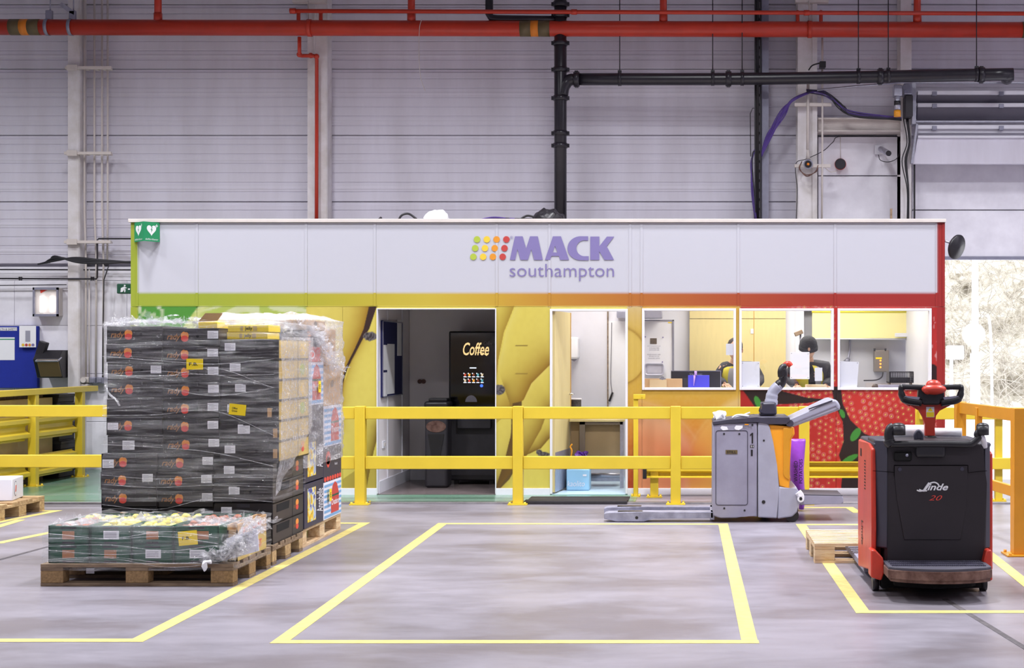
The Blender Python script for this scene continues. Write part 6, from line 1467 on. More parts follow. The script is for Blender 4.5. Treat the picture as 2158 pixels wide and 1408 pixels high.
# ================================================================== grey pallet truck
YT, YT2 = 12.95, 13.62
t = thing('pallet_truck', 'grey and orange pallet truck parked side on by the guard rail', 'pallet truck', (X(1590, 13.3), 13.3, 0))
cr = lambda cx, cy: (1240+cx/3.597, 780+cy/3.597)
def tp(pts, Y=YT): return [(X(cr(*p)[0], Y), Z(cr(*p)[1], Y)) for p in pts]
def slab(nm, pts, y0, y1, m, bev=.006, lab=None, Y=YT):
    b = MB(); b.prism(tp(pts, Y)[::-1], front(y0), -(y1-y0), 0, bev=bev); return part(nm, b, M[m], t, lab)
body = slab('battery_housing', [(942, 415), (1040, 408), (1278, 398), (1278, 1115), (1220, 1100), (1180, 1104), (1130, 1122), (1000, 1124), (945, 1105), (940, 1060)], YT, YT2, 'truck_grey', .01)
slab('motor_housing', [(1284, 400), (1300, 392), (1350, 396), (1372, 420), (1400, 540), (1430, 720), (1446, 900), (1432, 1125), (1284, 1118)], YT, YT2, 'truck_light', .012)
slab('seam', [(1278, 370), (1284, 370), (1284, 1112), (1278, 1112)], YT+.01, YT2-.01, 'black', 0)
slab('side_cover', [(1364, 412), (1560, 432), (1566, 490), (1532, 520), (1526, 905), (1446, 880), (1424, 700), (1398, 540)], YT+.015, YT2-.015, 'truck_orange', .01, 'orange cover')
slab('cover_recess_shade', [(1478, 440), (1545, 440), (1550, 490), (1524, 520), (1524, 835), (1490, 815), (1476, 790)], YT+.006, YT+.02, 'orange_yellow', .004)  # darker orange slab, the recess shade put into its colour
slab('top_deck', [(942, 400), (946, 388), (1080, 374), (1278, 362), (1300, 356), (1525, 356), (1530, 385), (1498, 412), (1362, 412), (1278, 390), (1040, 405), (944, 418)], YT-.008, YT2+.008, 'truck_dark', .006)
slab('drive_housing', [(1444, 882), (1530, 905), (1580, 885), (1590, 930), (1628, 960), (1628, 1000), (1588, 1010), (1586, 1072), (1545, 1112), (1434, 1128)], YT-.004, YT2+.004, 'truck_light', .012)
slab('step_plate', [(1600, 966), (1640, 955), (1935, 962), (1942, 985), (1942, 1018), (1920, 1022), (1610, 1034)], YT+.1, YT2-.1, 'truck_grey', .008)
slab('step_mat', [(1640, 950), (1935, 958), (1935, 964), (1640, 958)], YT+.1, YT2-.1, 'rubber', .002)
slab('backrest', [(1500, 392), (1520, 382), (1850, 224), (1880, 222), (1908, 258), (1915, 296), (1900, 306), (1530, 442), (1512, 434), (1496, 410)], YT+.02, YT2-.02, 'truck_light', .02)
slab('backrest_groove', [(1670, 292), (1850, 228), (1852, 236), (1672, 302)], YT+.012, YT+.03, 'truck_dark', 0)
slab('backrest_groove', [(1540, 400), (1880, 262), (1900, 290), (1890, 292), (1876, 272), (1545, 408)], YT+.014, YT+.03, 'truck_grey', 0)
slab('tiller_base', [(1318, 262), (1330, 252), (1420, 248), (1436, 262), (1440, 350), (1300, 352), (1326, 330)], 13.15, 13.42, 'truck_dark', .02)
b = MB(); P_ = lambda x, y, Y=13.28: PT(*cr(x, y), Y)
b.tube([P_(1385, 262), P_(1388, 215), P_(1400, 165), P_(1432, 128), P_(1450, 112)], [.06, .055, .05, .05, .045], n=12); part('tiller_arm', b, M['truck_light'], t)
b = MB(); b.tube([P_(1440, 118), P_(1470, 85), P_(1482, 30), P_(1478, -8)], [.045, .04, .034, .032], n=12); b.cyl(P_(1474, 20, 13.02), P_(1474, 20, 13.5), .03); b.tube([P_(1458, 50, 13.05), P_(1456, 10, 13.04), P_(1470, -22, 13.05), P_(1496, -30, 13.06)], .026); part('tiller_grip', b, M['black'], t)
b = MB(); b.tube([P_(1478, -18, 13.2), P_(1495, -42, 13.2), P_(1520, -48, 13.2), P_(1535, -30, 13.2)], .024); part('tiller_guard', b, M['linde_red'], t)
# battery door: recessed outline
b = MB(); fr = front(YT-.001)
def ringpoly(b, pts, wd, fr, m=0):
    n = len(pts)
    for i in range(n):
        (x0, z0), (x1, z1) = pts[i], pts[(i+1) % n]; d = Vector((x1-x0, z1-z0)); L_ = d.length; d /= L_; q = Vector((-d.y, d.x))*wd/2
        b.prism([(x0-q.x, z0-q.y), (x1-q.x, z1-q.y), (x1+q.x, z1+q.y), (x0+q.x, z0+q.y)], fr, 0, .0015, m)
rp = []
for (cx, cy, a0) in ((985, 478, 180), (1188, 478, 270), (1188, 1004, 0), (985, 1004, 90)):
    for k in range(5): a = math.radians(a0+90*k/4); rp.append((cx+19*math.cos(a), cy+19*math.sin(a)))
ringpoly(b, tp(rp), .006, fr); dr = part('battery_door_seam', b, M['truck_dark'], t)
b = MB(); b.rect(fr, *[tp([(1040, 604)])[0][0], tp([(1130, 604)])[0][0]], tp([(0, 636)])[0][1], tp([(0, 606)])[0][1], .003); p = part('door_latch', b, M['olive'], t)
b = MB(); x0, z0 = tp([(1050, 632)])[0]; x1, z1 = tp([(1120, 612)])[0]; b.text(fr, 'STILL', x0, x1, z0, z1, .004, bold=.02); part('badge_lettering', b, M['inkblack'], t)
b = MB(); x0, z0 = tp([(1172, 432)])[0]; x1, z1 = tp([(1242, 418)])[0]; b.text(fr, 'STILL', x0, x1, z0, z1, .002, bold=.03); x0, z0 = tp([(1176, 446)])[0]; x1, z1 = tp([(1242, 438)])[0]; b.text(fr, 'EXU-S 20', x0, x1, z0, z1, .002); part('maker_lettering', b, M['inkgrey'], t)
b = MB(); x0, z0 = tp([(1222, 556)])[0]; x1, z1 = tp([(1252, 476)])[0]; b.prism([(x0+(x1-x0)*u_, z0+(z1-z0)*v_) for u_, v_ in ((.5, 0), (.9, 0), (.9, 1), (.55, 1), (.1, .82), (.1, .68), (.5, .8))], fr, 0, .002); x0, z0 = tp([(1226, 590)])[0]; x1, z1 = tp([(1254, 568)])[0]; b.rect(fr, x0, x1, z0, z1, .001); part('number', b, M['inkblack'], t)
b = MB(); x0, z0 = tp([(1231, 586)])[0]; x1, z1 = tp([(1250, 572)])[0]; b.text(fr, 'S1', x0, x1, z0, z1, .002); part('number', b, M['paper'], t)
b = MB(); x0, z0 = tp([(1231, 652)])[0]; x1, z1 = tp([(1246, 604)])[0]; b.rect(fr, x0, x1, z0, z1, .001); part('vent_slot', b, M['black'], t)
b = MB()
for cx, cy in ((1028, 484), (1144, 485), (1184, 1064), (1330, 534), (1030, 1048), (1328, 1000), (1243, 416)): u, v = tp([(cx, cy)])[0]; b.disc(fr, u, v, .009 if cx != 1328 else .016, .002, n=12)
part('screw', b, M['inkblack'], t)
for pts in ([(1000, 440), (1010, 424), (1050, 430), (1060, 452), (1020, 458)], [(1106, 440), (1118, 420), (1170, 422), (1168, 440), (1140, 456), (1116, 452)]):
    b = MB(); b.prism(tp(pts)[::-1], fr, 0, .0015); part('torn_sticker', b, M['paper'], t)
b = MB(); b.rect(fr, tp([(1184, 0)])[0][0], tp([(1214, 0)])[0][0], tp([(0, 417)])[0][1], tp([(0, 408)])[0][1], .001); part('maker_stripe', b, M['truck_orange'], t)
b = MB(); b.cyl(P_(1608, 942, 12.9), P_(1608, 942, 13.66), .022); b.tube([P_(1588, 925, 12.93), P_(1608, 950, 12.93), P_(1612, 975, 12.93)], .03); b.cyl(P_(1610, 976, 12.9), P_(1610, 976, 13.0), .03, n=16); part('pivot', b, M['white'], t)
b = MB(); b.cyl(P_(1610, 976, 12.895), P_(1610, 976, 12.9), .014, n=12); part('pivot_bore', b, M['darkhole'], t)
b = MB(); b.cyl(P_(1530, 404, 12.96), P_(1530, 404, 13.6), .02, n=12); b.cyl(P_(1530, 404, 12.95), P_(1530, 404, 12.965), .03, n=16); part('hinge', b, M['truck_dark'], t)
for i, (ya_, yb2) in enumerate(((12.98, 13.14), (13.42, 13.58))):
    b = MB(); x0, x1 = X(1273, ya_), X(1503, ya_); zz0, zz1 = .045, Z(1075, ya_) if i == 0 else .09
    b.prism([(x0, .03), (x0+.11, .005), (x0+.36, .005), (x0+.44, .035), (x1, .035), (x1, .09), (x0+.35, .09), (x0+.03, .085), (x0, .075)], front(ya_), -(yb2-ya_), 0, bev=.004); part('fork', b, M['fork_grey'], t)
    b = MB(); b.disc(front(ya_-.0005), x0+.29, .04, .014, .001, n=12); part('roller_pin', b, M['black'], t)
    b = MB(); b.box(x0+.12, x0+.34, ya_+.04, yb2-.04, .088, .0915); part('roller_slot', b, M['black'], t)
    b = MB(); b.cyl((x0+.26, ya_+.02, .04), (x0+.26, yb2-.02, .04), .04, n=16); part('load_wheel', b, M['black'], t)
b = MB(); b.box(X(1497, 13), X(1506, 13), 12.98, 13.58, .02, .09, .006); part('fork_carriage', b, M['fork_grey'], t)
for x_, Y_, r_ in ((X(1612, 13.3), 13.3, .115), (X(1668, 13.05), 13.02, .06), (X(1668, 13.5), 13.5, .06)):
    b = MB(); b.cyl((x_, Y_-.04, r_), (x_, Y_+.04, r_), r_, n=24); part('wheel', b, M['black'], t)
b = MB(); b.ball((X(1517, 13.2), 13.2, Z(878, 13.2)), (.06, .1, .04), sub=3); crumple(b, .03, 20, 2); single('wrap_scrap', b, M['paper'], 'crumpled white wrap at the left end of the grey truck deck', 'wrap')
b = MB()
for k in range(5): q = random.Random(k); b.tube([P_(1090+k*10, 362, 13.1+.05*k), P_(1130+k*10, 352-q.random()*12, 13.1+.05*k), P_(1180+q.random()*40, 350, 13.15+.04*k)], .01, n=6)
b.tube([P_(1160, 352, 13.15), P_(1190, 335, 13.15), P_(1225, 322, 13.15)], .008, n=6); single('glove', b, M['paper'], 'white crumpled gloves lying on the grey truck deck', 'glove')
# purple sack
YP2 = 13.92
t = thing('potato_sack', 'purple WASHED POTATOES sack standing behind the grey truck', 'sack', (X(1680, YP2), YP2, .0))
b = MB(); n_ = 14; rings = []
for j, (yy, a, c, dp) in enumerate(((1073, 1683, 1694, .05), (1062, 1684, 1696, .06), (1045, 1672, 1697, .08), (1020, 1666, 1695, .09), (990, 1664, 1694, .08), (955, 1663, 1696, .05), (930, 1662, 1698, .02), (925, 1663, 1697, .006))):
    x0, x1 = X(a, YP2), X(c, YP2); z = max(Z(yy, YP2), .0); rings.append([b.bm.verts.new(((x0+x1)/2+(x1-x0)/2*math.cos(2*math.pi*k/n_), YP2+dp*math.sin(2*math.pi*k/n_), z)) for k in range(n_)])
for A_, B_ in zip(rings, rings[1:]):
    for k in range(n_): b.bm.faces.new((A_[k], A_[(k+1) % n_], B_[(k+1) % n_], B_[k])).smooth = True
b.bm.faces.new(rings[0][::-1]); b.bm.faces.new(rings[-1]); part('bag', b, M['sack'], t)
b = MB(); f_ = front(YP2-.1); b.text(f_, 'WASHED', X(1673, YP2-.1), X(1681, YP2-.1), Z(1013, YP2), Z(970, YP2), .001, rot=1, bold=.01); b.text(f_, 'POTATOES', X(1684, YP2-.1), X(1691, YP2-.1), Z(1017, YP2), Z(966, YP2), .001, rot=1, bold=.01); part('lettering', b, M['inkblack'], t)

# ================================================================== red and black pallet truck
t = thing('pallet_truck', 'red and black stand on pallet truck seen from behind', 'pallet truck', (1.49, 9.4, 0))
cl = lambda cx, cy: (1660+cx/2.934, 780+cy/2.934)
YF = 9.1
def lp(pts, Y=YF): return [(X(cl(*p)[0], Y), Z(cl(*p)[1], Y)) for p in pts]
def lslab(nm, pts, y0, y1, m, bev=.006, lab=None, Y=None):
    b = MB(); b.prism(lp(pts, Y or y0)[::-1], front(y0), -(y1-y0), 0, bev=bev); return part(nm, b, M[m], t, lab)
lslab('rear_panel', [(602, 470), (610, 452), (660, 436), (1140, 436), (1195, 450), (1222, 480), (1232, 700), (1230, 1210), (600, 1210), (600, 700)], 9.10, 9.5, 'linde_dark', .02)
lslab('service_cover', [(658, 590), (1112, 590), (1112, 700), (1100, 860), (1070, 1050), (720, 1050), (676, 800), (660, 640)], 9.092, 9.11, 'linde_dark', .004)
b = MB(); ringpoly(b, lp([(658, 590), (1112, 590), (1114, 632), (1110, 800), (1090, 960), (740, 960), (690, 800), (662, 640)][:0] or [(658, 588), (1113, 588), (1113, 640), (658, 640)][0:2]+[(1113, 630), (1113, 588), (658, 588), (658, 660)]), .003, front(9.0905)); part('cover_seam', b, M['darkhole'], t)
b = MB(); ringpoly(b, lp([(525, 622), (658, 632)]), .003, front(9.0905)); ringpoly(b, lp([(1113, 634), (1230, 622)]), .003, front(9.0895)); part('cover_seam', b, M['darkhole'], t)
xL, xR = X(1842, 9.16), X(2087, 9.16)
b = MB(); b.prism([(xL, 9.16), (xL+.075, 9.085), (xL+.075, 9.5), (xL, 9.5)][::-1], top(0), lp([(0, 1100)], 9.13)[0][1], lp([(0, 430)], 9.13)[0][1], bev=.01); part('corner_panel', b, M['linde_side'], t)
b = MB(); b.prism([(xR-.045, 9.1), (xR-.005, 9.14), (xR-.005, 9.5), (xR-.045, 9.5)], top(0), lp([(0, 1100)], 9.13)[0][1], lp([(0, 450)], 9.13)[0][1], bev=.008); part('corner_panel', b, M['linde_side'], t)
b = MB(); zt_ = Z(938, 9.2); b.prism([(9.14, .14), (9.87, .06), (9.88, .5), (9.86, zt_), (9.3, zt_+.005), (9.15, zt_-.02), (9.13, .4)], side(xL-.02), 0, .03, bev=.012); part('side_cover', b, M['linde_red'], t, 'red side cover with scuffs')
b = MB(); b.prism([(9.16, .14), (9.87, .06), (9.88, .5), (9.86, zt_-.02), (9.3, zt_-.02), (9.16, zt_-.05)], side(xR-.012), 0, .028, bev=.01); part('side_cover', b, M['linde_red'], t)
b = MB(); b.box(xL+.01, xR-.01, 9.3, 9.86, .12, zt_-.01, .01); part('chassis', b, M['linde_red'], t)
b = MB(); b.box(xL+.05, xR-.05, 9.18, 9.8, .025, .125); part('underbody_shade', b, M['darkhole'], t)  # near-black fill added for the deep shade under the truck
b = MB(); b.box(xL-.005, xR+.005, 9.15, 9.88, zt_-.012, zt_+.02, .015); part('top_deck', b, M['linde_side'], t)
b = MB(); fs_ = (Vector((xL-.021, 0, 0)), -VYU, VZU)
b.rect(fs_, -9.72, -9.66, .82, .87, .001); part('side_slot', b, M['darkhole'], t)
b = MB()
for k in range(10): b.rect(fs_, -9.50, -9.44, .62+k*.02, .628+k*.02, .001)
part('vent_slats', b, M['darkhole'], t, kind='stuff')
b = MB(); b.text(fs_, 'Linde', -9.66, -9.58, .24, .40, .0012, rot=-1, bold=.02); part('side_lettering', b, M['inkblack'], t)
# feet
for x0, x1, nm in ((lp([(512, 0)], 9.05)[0][0], lp([(598, 0)], 9.05)[0][0], 'l'), (lp([(1205, 0)], 9.05)[0][0], lp([(1264, 0)], 9.05)[0][0], 'r')):
    b = MB(); z1, z0 = lp([(0, 1110)], 9.05)[0][1], lp([(0, 1300)], 9.05)[0][1]
    if nm == 'l': P_2 = [(x0, z1), (x0+.03, z1), (x1-.01, z1-.05), (x1, z0+.06), (x1-.02, z0), (x0, z0+.02)]
    else: P_2 = [(x0+.02, z1), (x1-.005, z1), (x1, z0), (x0, z0), (x0-.0, z0+.1)]
    b.prism(P_2[::-1], front(9.03), -.14, 0, bev=.01); part('corner_guard', b, M['linde_red'], t)
    b = MB(); b.cyl(((x0+x1)/2-.01, 9.24, .05), ((x0+x1)/2+.03, 9.24, .05), .05, n=18); part('caster', b, M['black'], t)
b = MB(); b.cyl((1.47, 9.6, .12), (1.54, 9.6, .12), .12, n=24); part('drive_wheel', b, M['black'], t)
# platform
x0, x1 = lp([(596, 0)], 9.0)[0][0], lp([(1232, 0)], 9.0)[0][0]; zp = .205
arc = [(x0, 9.11)]+[(x0+(x1-x0)*k/16, 8.84-.12*math.sin(math.pi*k/16)**.7) for k in range(17)]+[(x1, 9.11)]
b = MB(); b.prism(arc, top(0), zp-.065, zp-.012, bev=.004); b.prism([(x0+.02+(x-x0)*.955, y+.01) for x, y in arc], top(0), zp-.085, zp-.064); part('platform_edge', b, M['rust'], t)
b = MB(); b.prism([(x0+(x-x0)*.985+.006, y+.006) for x, y in arc], top(0), zp-.012, zp+.004, bev=.003); pm = part('platform_mat', b, M['rubber'], t)
b = MB()
for k in range(46):
    xx = x0+.03+k*(x1-x0-.06)/46
    for j in range(3): b.box(xx, xx+.009, 8.86+j*.08, 8.92+j*.08, zp+.004, zp+.009)
o_ = link('tread_ribs', b.mesh('tread', M['truck_dark'], t.location), pm); o_['kind'] = 'stuff'
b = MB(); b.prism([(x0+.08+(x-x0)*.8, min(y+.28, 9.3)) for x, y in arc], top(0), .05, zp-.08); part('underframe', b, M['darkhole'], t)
# recess, screws, lettering
fr = front(9.0895)
b = MB(); u0, v0 = lp([(655, 565)], 9.09)[0]; u1, v1 = lp([(768, 502)], 9.09)[0]; b.box(u0, u1, 9.083, 9.10, v0, v1, .015); part('glove_recess', b, M['darkhole'], t)
b = MB(); b.ball(Vector((lp([(738, 528)], 9.08)[0][0], 9.082, lp([(738, 528)], 9.08)[0][1])), .01); b.bm.normal_update(); part('key', b, M['greysteel'], t)
b = MB()
for c_ in ((693, 614), (1078, 612)): u, v = lp([c_], 9.09)[0]; b.disc(fr, u, v, .012, .004, n=14)
part('screw', b, M['truck_dark'], t)
u0, v0 = lp([(800, 748)], 9.09)[0]; u1, v1 = lp([(992, 690)], 9.09)[0]; b = MB(); b.text(fr, 'inde', lp([(862, 0)], 9.09)[0][0], u1, v0+.004, v1-.012, .003, bold=.022, shear=.35)
f3 = lambda x, y: Vector((lp([(x, y)], 9.09)[0][0], 9.086, lp([(x, y)], 9.09)[0][1]))
b.tube([f3(798, 742), f3(815, 748), f3(840, 742), f3(858, 716), f3(880, 700), f3(905, 694), f3(925, 702), f3(935, 716)], .005, n=6); b.tube([f3(812, 738), f3(835, 747), f3(860, 746)], .005, n=6); b.tube([f3(842, 746), f3(858, 722), f3(876, 698)], .009, n=6); part('maker_lettering', b, M['paper'], t)
b = MB(); u0, v0 = lp([(872, 806)], 9.09)[0]; u1, v1 = lp([(955, 775)], 9.09)[0]; b.text(fr, '20', u0, u1, v0, v1, .003, bold=-.005, shear=.4); part('number', b, M['orb_r'], t)
# grab bar
b = MB(); u0, v0 = lp([(792, 545)], 9.06)[0]; u1, v1 = lp([(978, 436)], 9.06)[0]; b.box(u0, u1, 9.05, 9.12, v0, v1, .025, seg=3); part('centre_pad', b, M['black'], t)
g = lambda x, y, Y=9.06: PT(*cl(x, y), Y)
b = MB(); b.tube([g(640, 455), g(665, 460), g(800, 458), g(978, 458), g(1110, 460), g(1145, 450), g(1190, 410)], .022, n=12); part('grab_bar', b, M['black'], t)
b = MB(); b.tube([g(622, 430), g(628, 445), g(640, 458)], .035, n=12); b.tube([g(632, 440), g(625, 400), g(635, 365), g(655, 352)], .03, n=12); b.cyl(g(683, 402), g(683, 345), .045, n=18); b.ball(g(683, 345), (.045, .045, .02)); part('side_grip', b, M['black'], t)
b = MB(); b.cyl(g(1205, 402), g(1205, 345), .04, n=16); b.tube([g(1185, 375), g(1172, 400), g(1190, 412)], .022); b.ball(g(1205, 345), (.04, .04, .02)); part('side_grip', b, M['black'], t)
b = MB(); b.tube([g(1190, 405), g(1205, 420), g(1215, 450, 9.1), g(1218, 475, 9.12)], .018); part('grip_bracket', b, M['white'], t)
b = MB(); b.tube([g(793, 430, 9.2), g(790, 400, 9.2), g(808, 378, 9.2), g(828, 400, 9.2), g(828, 430, 9.2)], .012); b.box(g(795, 0, 9.2).x, g(826, 0, 9.2).x, 9.19, 9.21, Z(cl(0, 428)[1], 9.2), Z(cl(0, 385)[1], 9.2), .006); part('cable_guide', b, M['truck_dark'], t)
b = MB(); b.disc((Vector((lp([(710, 0)], 9.3)[0][0], 9.25, zt_+.021)), VXU, VYU), 0, 0, .05, .006); part('stop_button', b, M['linde_red'], t)
# tiller
YI2 = 9.45
th_ = lambda x, y, Y=YI2: (X(cl(x, y)[0], Y), Z(cl(x, y)[1], Y))
b = MB(); b.box(th_(850, 0)[0], th_(918, 0)[0], YI2-.05, YI2+.07, zt_, th_(0, 405)[1], .012); part('tiller_base', b, M['black'], t)
b = MB(); b.prism([th_(*p) for p in [(852, 410), (914, 410), (905, 320), (910, 280), (935, 245), (1000, 222), (1035, 205), (860+20, 190), (720, 200), (760, 220), (820, 245), (845, 290), (848, 330)]], front(YI2), -.05, .0, bev=.008); part('tiller_column', b, M['linde_red'], t)
b = MB()
for s_ in (-1, 1):
    cx = 882+s_*88; pts = [th_(882+s_*38, 108), th_(882+s_*160, 104), th_(882+s_*185, 108), th_(882+s_*178, 160), th_(882+s_*150, 185), th_(882+s_*60, 200)]
    V_ = [Vector((p[0], YI2-.03, p[1])) for p in pts]; b.tube(V_, [.018, .018, .018, .022, .026, .026], n=10)
b.prism([th_(*p) for p in [(835, 215), (930, 215), (955, 190), (965, 170), (960, 105), (805, 105), (800, 170), (812, 192)]], front(YI2-.04), -.06, 0, bev=.01); part('tiller_head', b, M['black'], t)
for s_ in (-1, 1):
    b = MB(); b.prism([th_(*p) for p in ([(882+s_*70, 166), (882+s_*170, 158), (882+s_*150, 186), (882+s_*110, 196), (882+s_*80, 190)][::s_*-1])], front(YI2-.05), -.03, 0, bev=.004)
    part('tiller_button_panel', b, M['truck_grey'], t)
b = MB(); b.tube([Vector((*th_(700, 110),)).to_3d() if 0 else Vector((th_(712, 105)[0], YI2+.0, th_(712, 105)[1])), Vector((th_(700, 140)[0], YI2, th_(700, 140)[1])), Vector((th_(715, 180)[0], YI2, th_(715, 180)[1])), Vector((th_(760, 212)[0], YI2, th_(760, 212)[1]))], .02, n=10); part('outer_guard', b, M['linde_red'], t)
b = MB(); b.ball((th_(895, 115)[0], YI2-.06, th_(0, 118)[1]), (.08, .05, .035), sub=3); b.ball((th_(895, 90)[0], YI2-.04, th_(0, 92)[1]), (.05, .045, .035), sub=3); b.ball((th_(855, 120)[0], YI2-.07, th_(0, 122)[1]), (.03, .03, .03)); part('belly_switch', b, M['linde_red'], t)
b = MB(); b.rect(front(YI2-.0005), th_(856, 0)[0], th_(906, 0)[0], th_(0, 292)[1], th_(0, 228)[1], .002); p = part('warning_label', b, M['paper'], t)
b = MB(); f_ = front(YI2-.0025); b.prism([th_(864, 255), th_(898, 255), th_(881, 232)], f_, 0, .001); b.rect(f_, th_(858, 0)[0], th_(904, 0)[0], th_(0, 290)[1], th_(0, 260)[1], .001); link('warning_print', b.mesh('w', M['tag_yellow'], t.location), p)
for a, c in ((1.15, 1.32), (1.64, 1.81)):
    b = MB(); b.prism([(9.82, .03), (11.0, .03), (11.03, .05), (11.0, .07), (9.82, .075)], side(a), 0, c-a, bev=.004); part('fork', b, M['fork_grey'], t)
    b = MB(); b.cyl(((a+c)/2-.05, 10.9, .03), ((a+c)/2+.05, 10.9, .03), .03, n=14); part('load_wheel', b, M['black'], t)
b = MB(); b.cyl((1.3, 9.55, zt_+.065), (1.55, 9.6, zt_+.062), .045, n=18); b.cyl((1.56, 9.6, zt_+.06), (1.76, 9.55, zt_+.06), .028, n=16); single('film_roll', b, M['paper'], 'white film rolls lying on the red truck deck', 'roll')

# ================================================================== people
def skin_mesh(name, joints, edges, levels=1):
    me = bpy.data.meshes.new(name); me.from_pydata([j[0] for j in joints], edges, []); o = bpy.data.objects.new(name, me); COL.objects.link(o)
    m = o.modifiers.new('s', 'SKIN'); m.use_smooth_shade = True
    for i, j in enumerate(joints):
        r = j[1]; me.skin_vertices[0].data[i].radius = (r, r) if not isinstance(r, tuple) else r
    me.skin_vertices[0].data[0].use_root = True
    s = o.modifiers.new('u', 'SUBSURF'); s.levels = s.render_levels = levels
    bpy.context.view_layer.update(); dg = bpy.context.evaluated_depsgraph_get(); r = bpy.data.meshes.new_from_object(o.evaluated_get(dg)); bpy.data.objects.remove(o)
    return r
def to_mb(me, b, mi=0):
    off = len(b.bm.verts); vs = [b.bm.verts.new(v.co) for v in me.vertices]
    for p in me.polygons:
        try: f = b.bm.faces.new([vs[i] for i in p.vertices]); f.smooth = True; f.material_index = mi
        except ValueError: pass
def person(label, x, y, zs, head, hat, arms, lean):
    """standing figure at a counter, leaning forward (towards -y); zs = pelvis height"""
    t = thing('person', label, 'person', (x, y, .013)); hd = Vector(head); V = Vector
    pel = V((x, y+.05, zs)); neck = V((hd.x+(x-hd.x)*.25, hd.y+.05, hd.z-.145)); ch = pel.lerp(neck, .66); ab = pel.lerp(neck, .28)
    J = [(pel, (.15, .11)), (ab, (.14, .10)), (ch, (.18, .13)), (neck, .062), (hd+V((0, .01, -.07)), .06)]; E = [(0, 1), (1, 2), (2, 3), (3, 4)]
    def add(p, r, to): J.append((p, r)); E.append((to, len(J)-1)); return len(J)-1
    for s_, (el, wr) in zip((-1, 1), arms):
        a = add(V((x+s_*.19, neck.y+.03, neck.z-.075)), .066, 2); e = add(V(el), .045, a); w2 = add(V(wr), .03, e)
        l0 = add(V((x+s_*.1, y+.05, zs-.1)), .09, 0); k_ = add(V((x+s_*.11, y+.02, .5)), .06, l0); f = add(V((x+s_*.11, y+.05, .1)), .045, k_); add(V((x+s_*.12, y-.1, .05)), .035, f)
    b = MB(); to_mb(skin_mesh('b', [(j, (r if not isinstance(r, tuple) else (r[0], r[1]))) for j, r in J], E), b)
    b.ball(hd, (.078, .1, .115), sub=3); b.ball(hd+V((0, -.02, -.06)), (.058, .075, .06), sub=3)
    b.ball(hd+V((0, -.105, -.012)), (.014, .022, .022)); 
    for s_ in (-1, 1): b.ball(hd+V((s_*.08, .005, -.01)), (.012, .022, .032))
    for s_, (el, wr) in zip((-1, 1), arms):      # hands
        wr, el = V(wr), V(el); d = (wr-el).normalized(); sdv = d.cross(VZU).normalized(); c = wr+d*.055
        b.ball(c, (.036, .045, .02), sub=2)
        for q in range(4):
            o_ = sdv*(-.027+q*.018); L_ = (.06, .07, .066, .052)[q]; b.tube([c+o_*.8+d*.02, c+o_+d*(.03+L_*.5)-VZU*.006, c+o_*1.05+d*(.03+L_)-VZU*.03], [.009, .009, .007], n=6, smooth=False)
        b.tube([c-sdv*s_*.03-d*.02, c-sdv*s_*.055+d*.01, c-sdv*s_*.05+d*.045-VZU*.01], [.011, .01, .008], n=6, smooth=False)
    part('body', b, M['skin'], t)
    b = MB()
    for s_ in (-1, 1): b.ball(hd+V((s_*.032, -.092, .0)), .009)
    part('eyes', b, M['inkblack'], t)
    b = MB(); b.ball(hd+V((0, -.098, -.055)), (.024, .01, .006)); part('mouth', b, M['rust'], t)
    # jacket, trousers, vest
    JJ = [(j, (tuple(v+.02 for v in r) if isinstance(r, tuple) else r+.018)) for j, r in J]
    keep = [i for i in range(len(J)) if i not in (4,) and not (J[i][0].z < zs-.02)]; mp = {k: i for i, k in enumerate(keep)}
    b = MB(); to_mb(skin_mesh('j', [JJ[i] if i != 3 else (JJ[i][0]+V((0, .01, -.005)), .085) for i in keep], [(mp[a], mp[c]) for a, c in E if a in mp and c in mp]), b)
    for v in b.bm.verts:
        n_ = nz.noise(v.co*14)*.012; v.co += v.normal*n_ if v.normal.length else Vector((0, 0, n_))
    part('jacket', b, M['jacket'], t)
    keep = [0]+[i for i in range(len(J)) if J[i][0].z < zs-.02]; mp = {k: i for i, k in enumerate(keep)}
    b = MB(); to_mb(skin_mesh('t', [JJ[i] for i in keep], [(mp[a], mp[c]) for a, c in E if a in mp and c in mp]), b); part('trousers', b, M['jacket'], t)
    VV = [(pel, (.20, .165)), (ab, (.20, .165)), (ch, (.225, .185)), (neck-V((0, 0, .075)), (.19, .13)), (neck-V((0, 0, .03)), (.115, .10))]
    b = MB(); to_mb(skin_mesh('v', VV, [(0, 1), (1, 2), (2, 3), (3, 4)], 2), b)
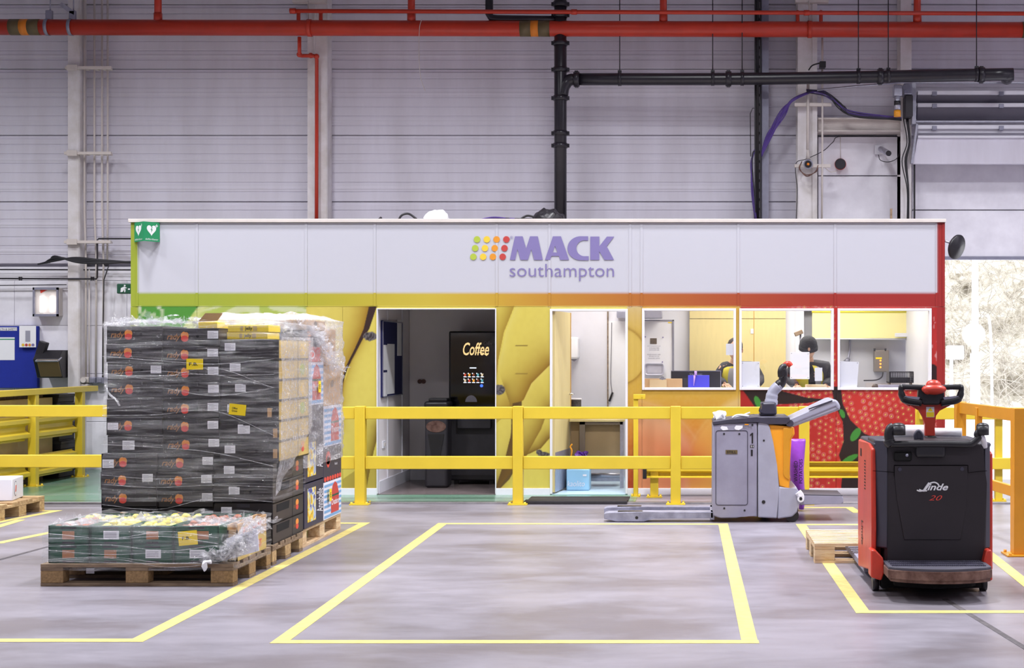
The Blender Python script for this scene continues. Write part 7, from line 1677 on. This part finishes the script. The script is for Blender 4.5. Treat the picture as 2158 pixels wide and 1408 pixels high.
    dl_ = [f for f in b.bm.faces if abs(f.calc_center_median().x-x-.0) < .03 and f.calc_center_median().y < ch.y-.02]      # open front
    bmesh.ops.delete(b.bm, geom=dl_, context='FACES')
    for f in b.bm.faces:
        c = f.calc_center_median(); q = (abs(c.x-x) > .07 and abs(c.x-x) < .105 and c.z > ab.z) or abs(c.z-ab.z) < .03; f.material_index = 1 if q else 0
    part('hi_vis_vest', b, [M['hivis'], M['reflective']], t)
    b = MB()
    if hat:
        b.lathe([(.092, -.02), (.1, .0), (.102, .035), (.094, .07), (.07, .105), (.035, .125), (0, .13)], Matrix.Translation(hd+V((0, .008, .012))) @ Matrix.Rotation(.35, 4, 'X') @ Matrix.Diagonal((1, 1.15, 1, 1)), 24)
        b.lathe([(.098, -.03), (.108, -.025), (.108, .015), (.098, .02)], Matrix.Translation(hd+V((0, .006, .012))) @ Matrix.Rotation(.35, 4, 'X') @ Matrix.Diagonal((1, 1.12, 1, 1)), 24); part('beanie', b, M['beanie'], t)
    else:
        b.lathe([(.083, -.03), (.088, .0), (.086, .05), (.07, .09), (.035, .115), (0, .12)], Matrix.Translation(hd+V((0, .018, .012))) @ Matrix.Diagonal((1, 1.18, 1, 1)) @ Matrix.Rotation(-.25, 4, 'X'), 22)
        part('hair', b, M['hair'], t)
    return t
YPp = 16.35
YPp = 16.5
hx = X(1549, YPp); person('bare headed person in a hi vis vest leaning over the counter left', X(1556, YPp), YPp+.1, .88, (hx, YPp-.05, Z(736, YPp)), False,
    (((X(1508, YPp), YPp+.0, 1.22), (X(1527, YPp), YPp-.3, 1.16)), ((X(1604, YPp), YPp+.02, 1.2), (X(1590, YPp), YPp-.28, 1.15))), 0)
hx = X(1702, YPp); person('person in a dark beanie and hi vis vest bending over papers', X(1706, YPp), YPp+.1, .88, (hx, YPp-.1, Z(734, YPp)), True,
    (((X(1662, YPp), YPp+.0, 1.2), (X(1675, YPp), YPp-.3, 1.14)), ((X(1748, YPp), YPp+.02, 1.2), (X(1735, YPp), YPp-.28, 1.14))), 0)
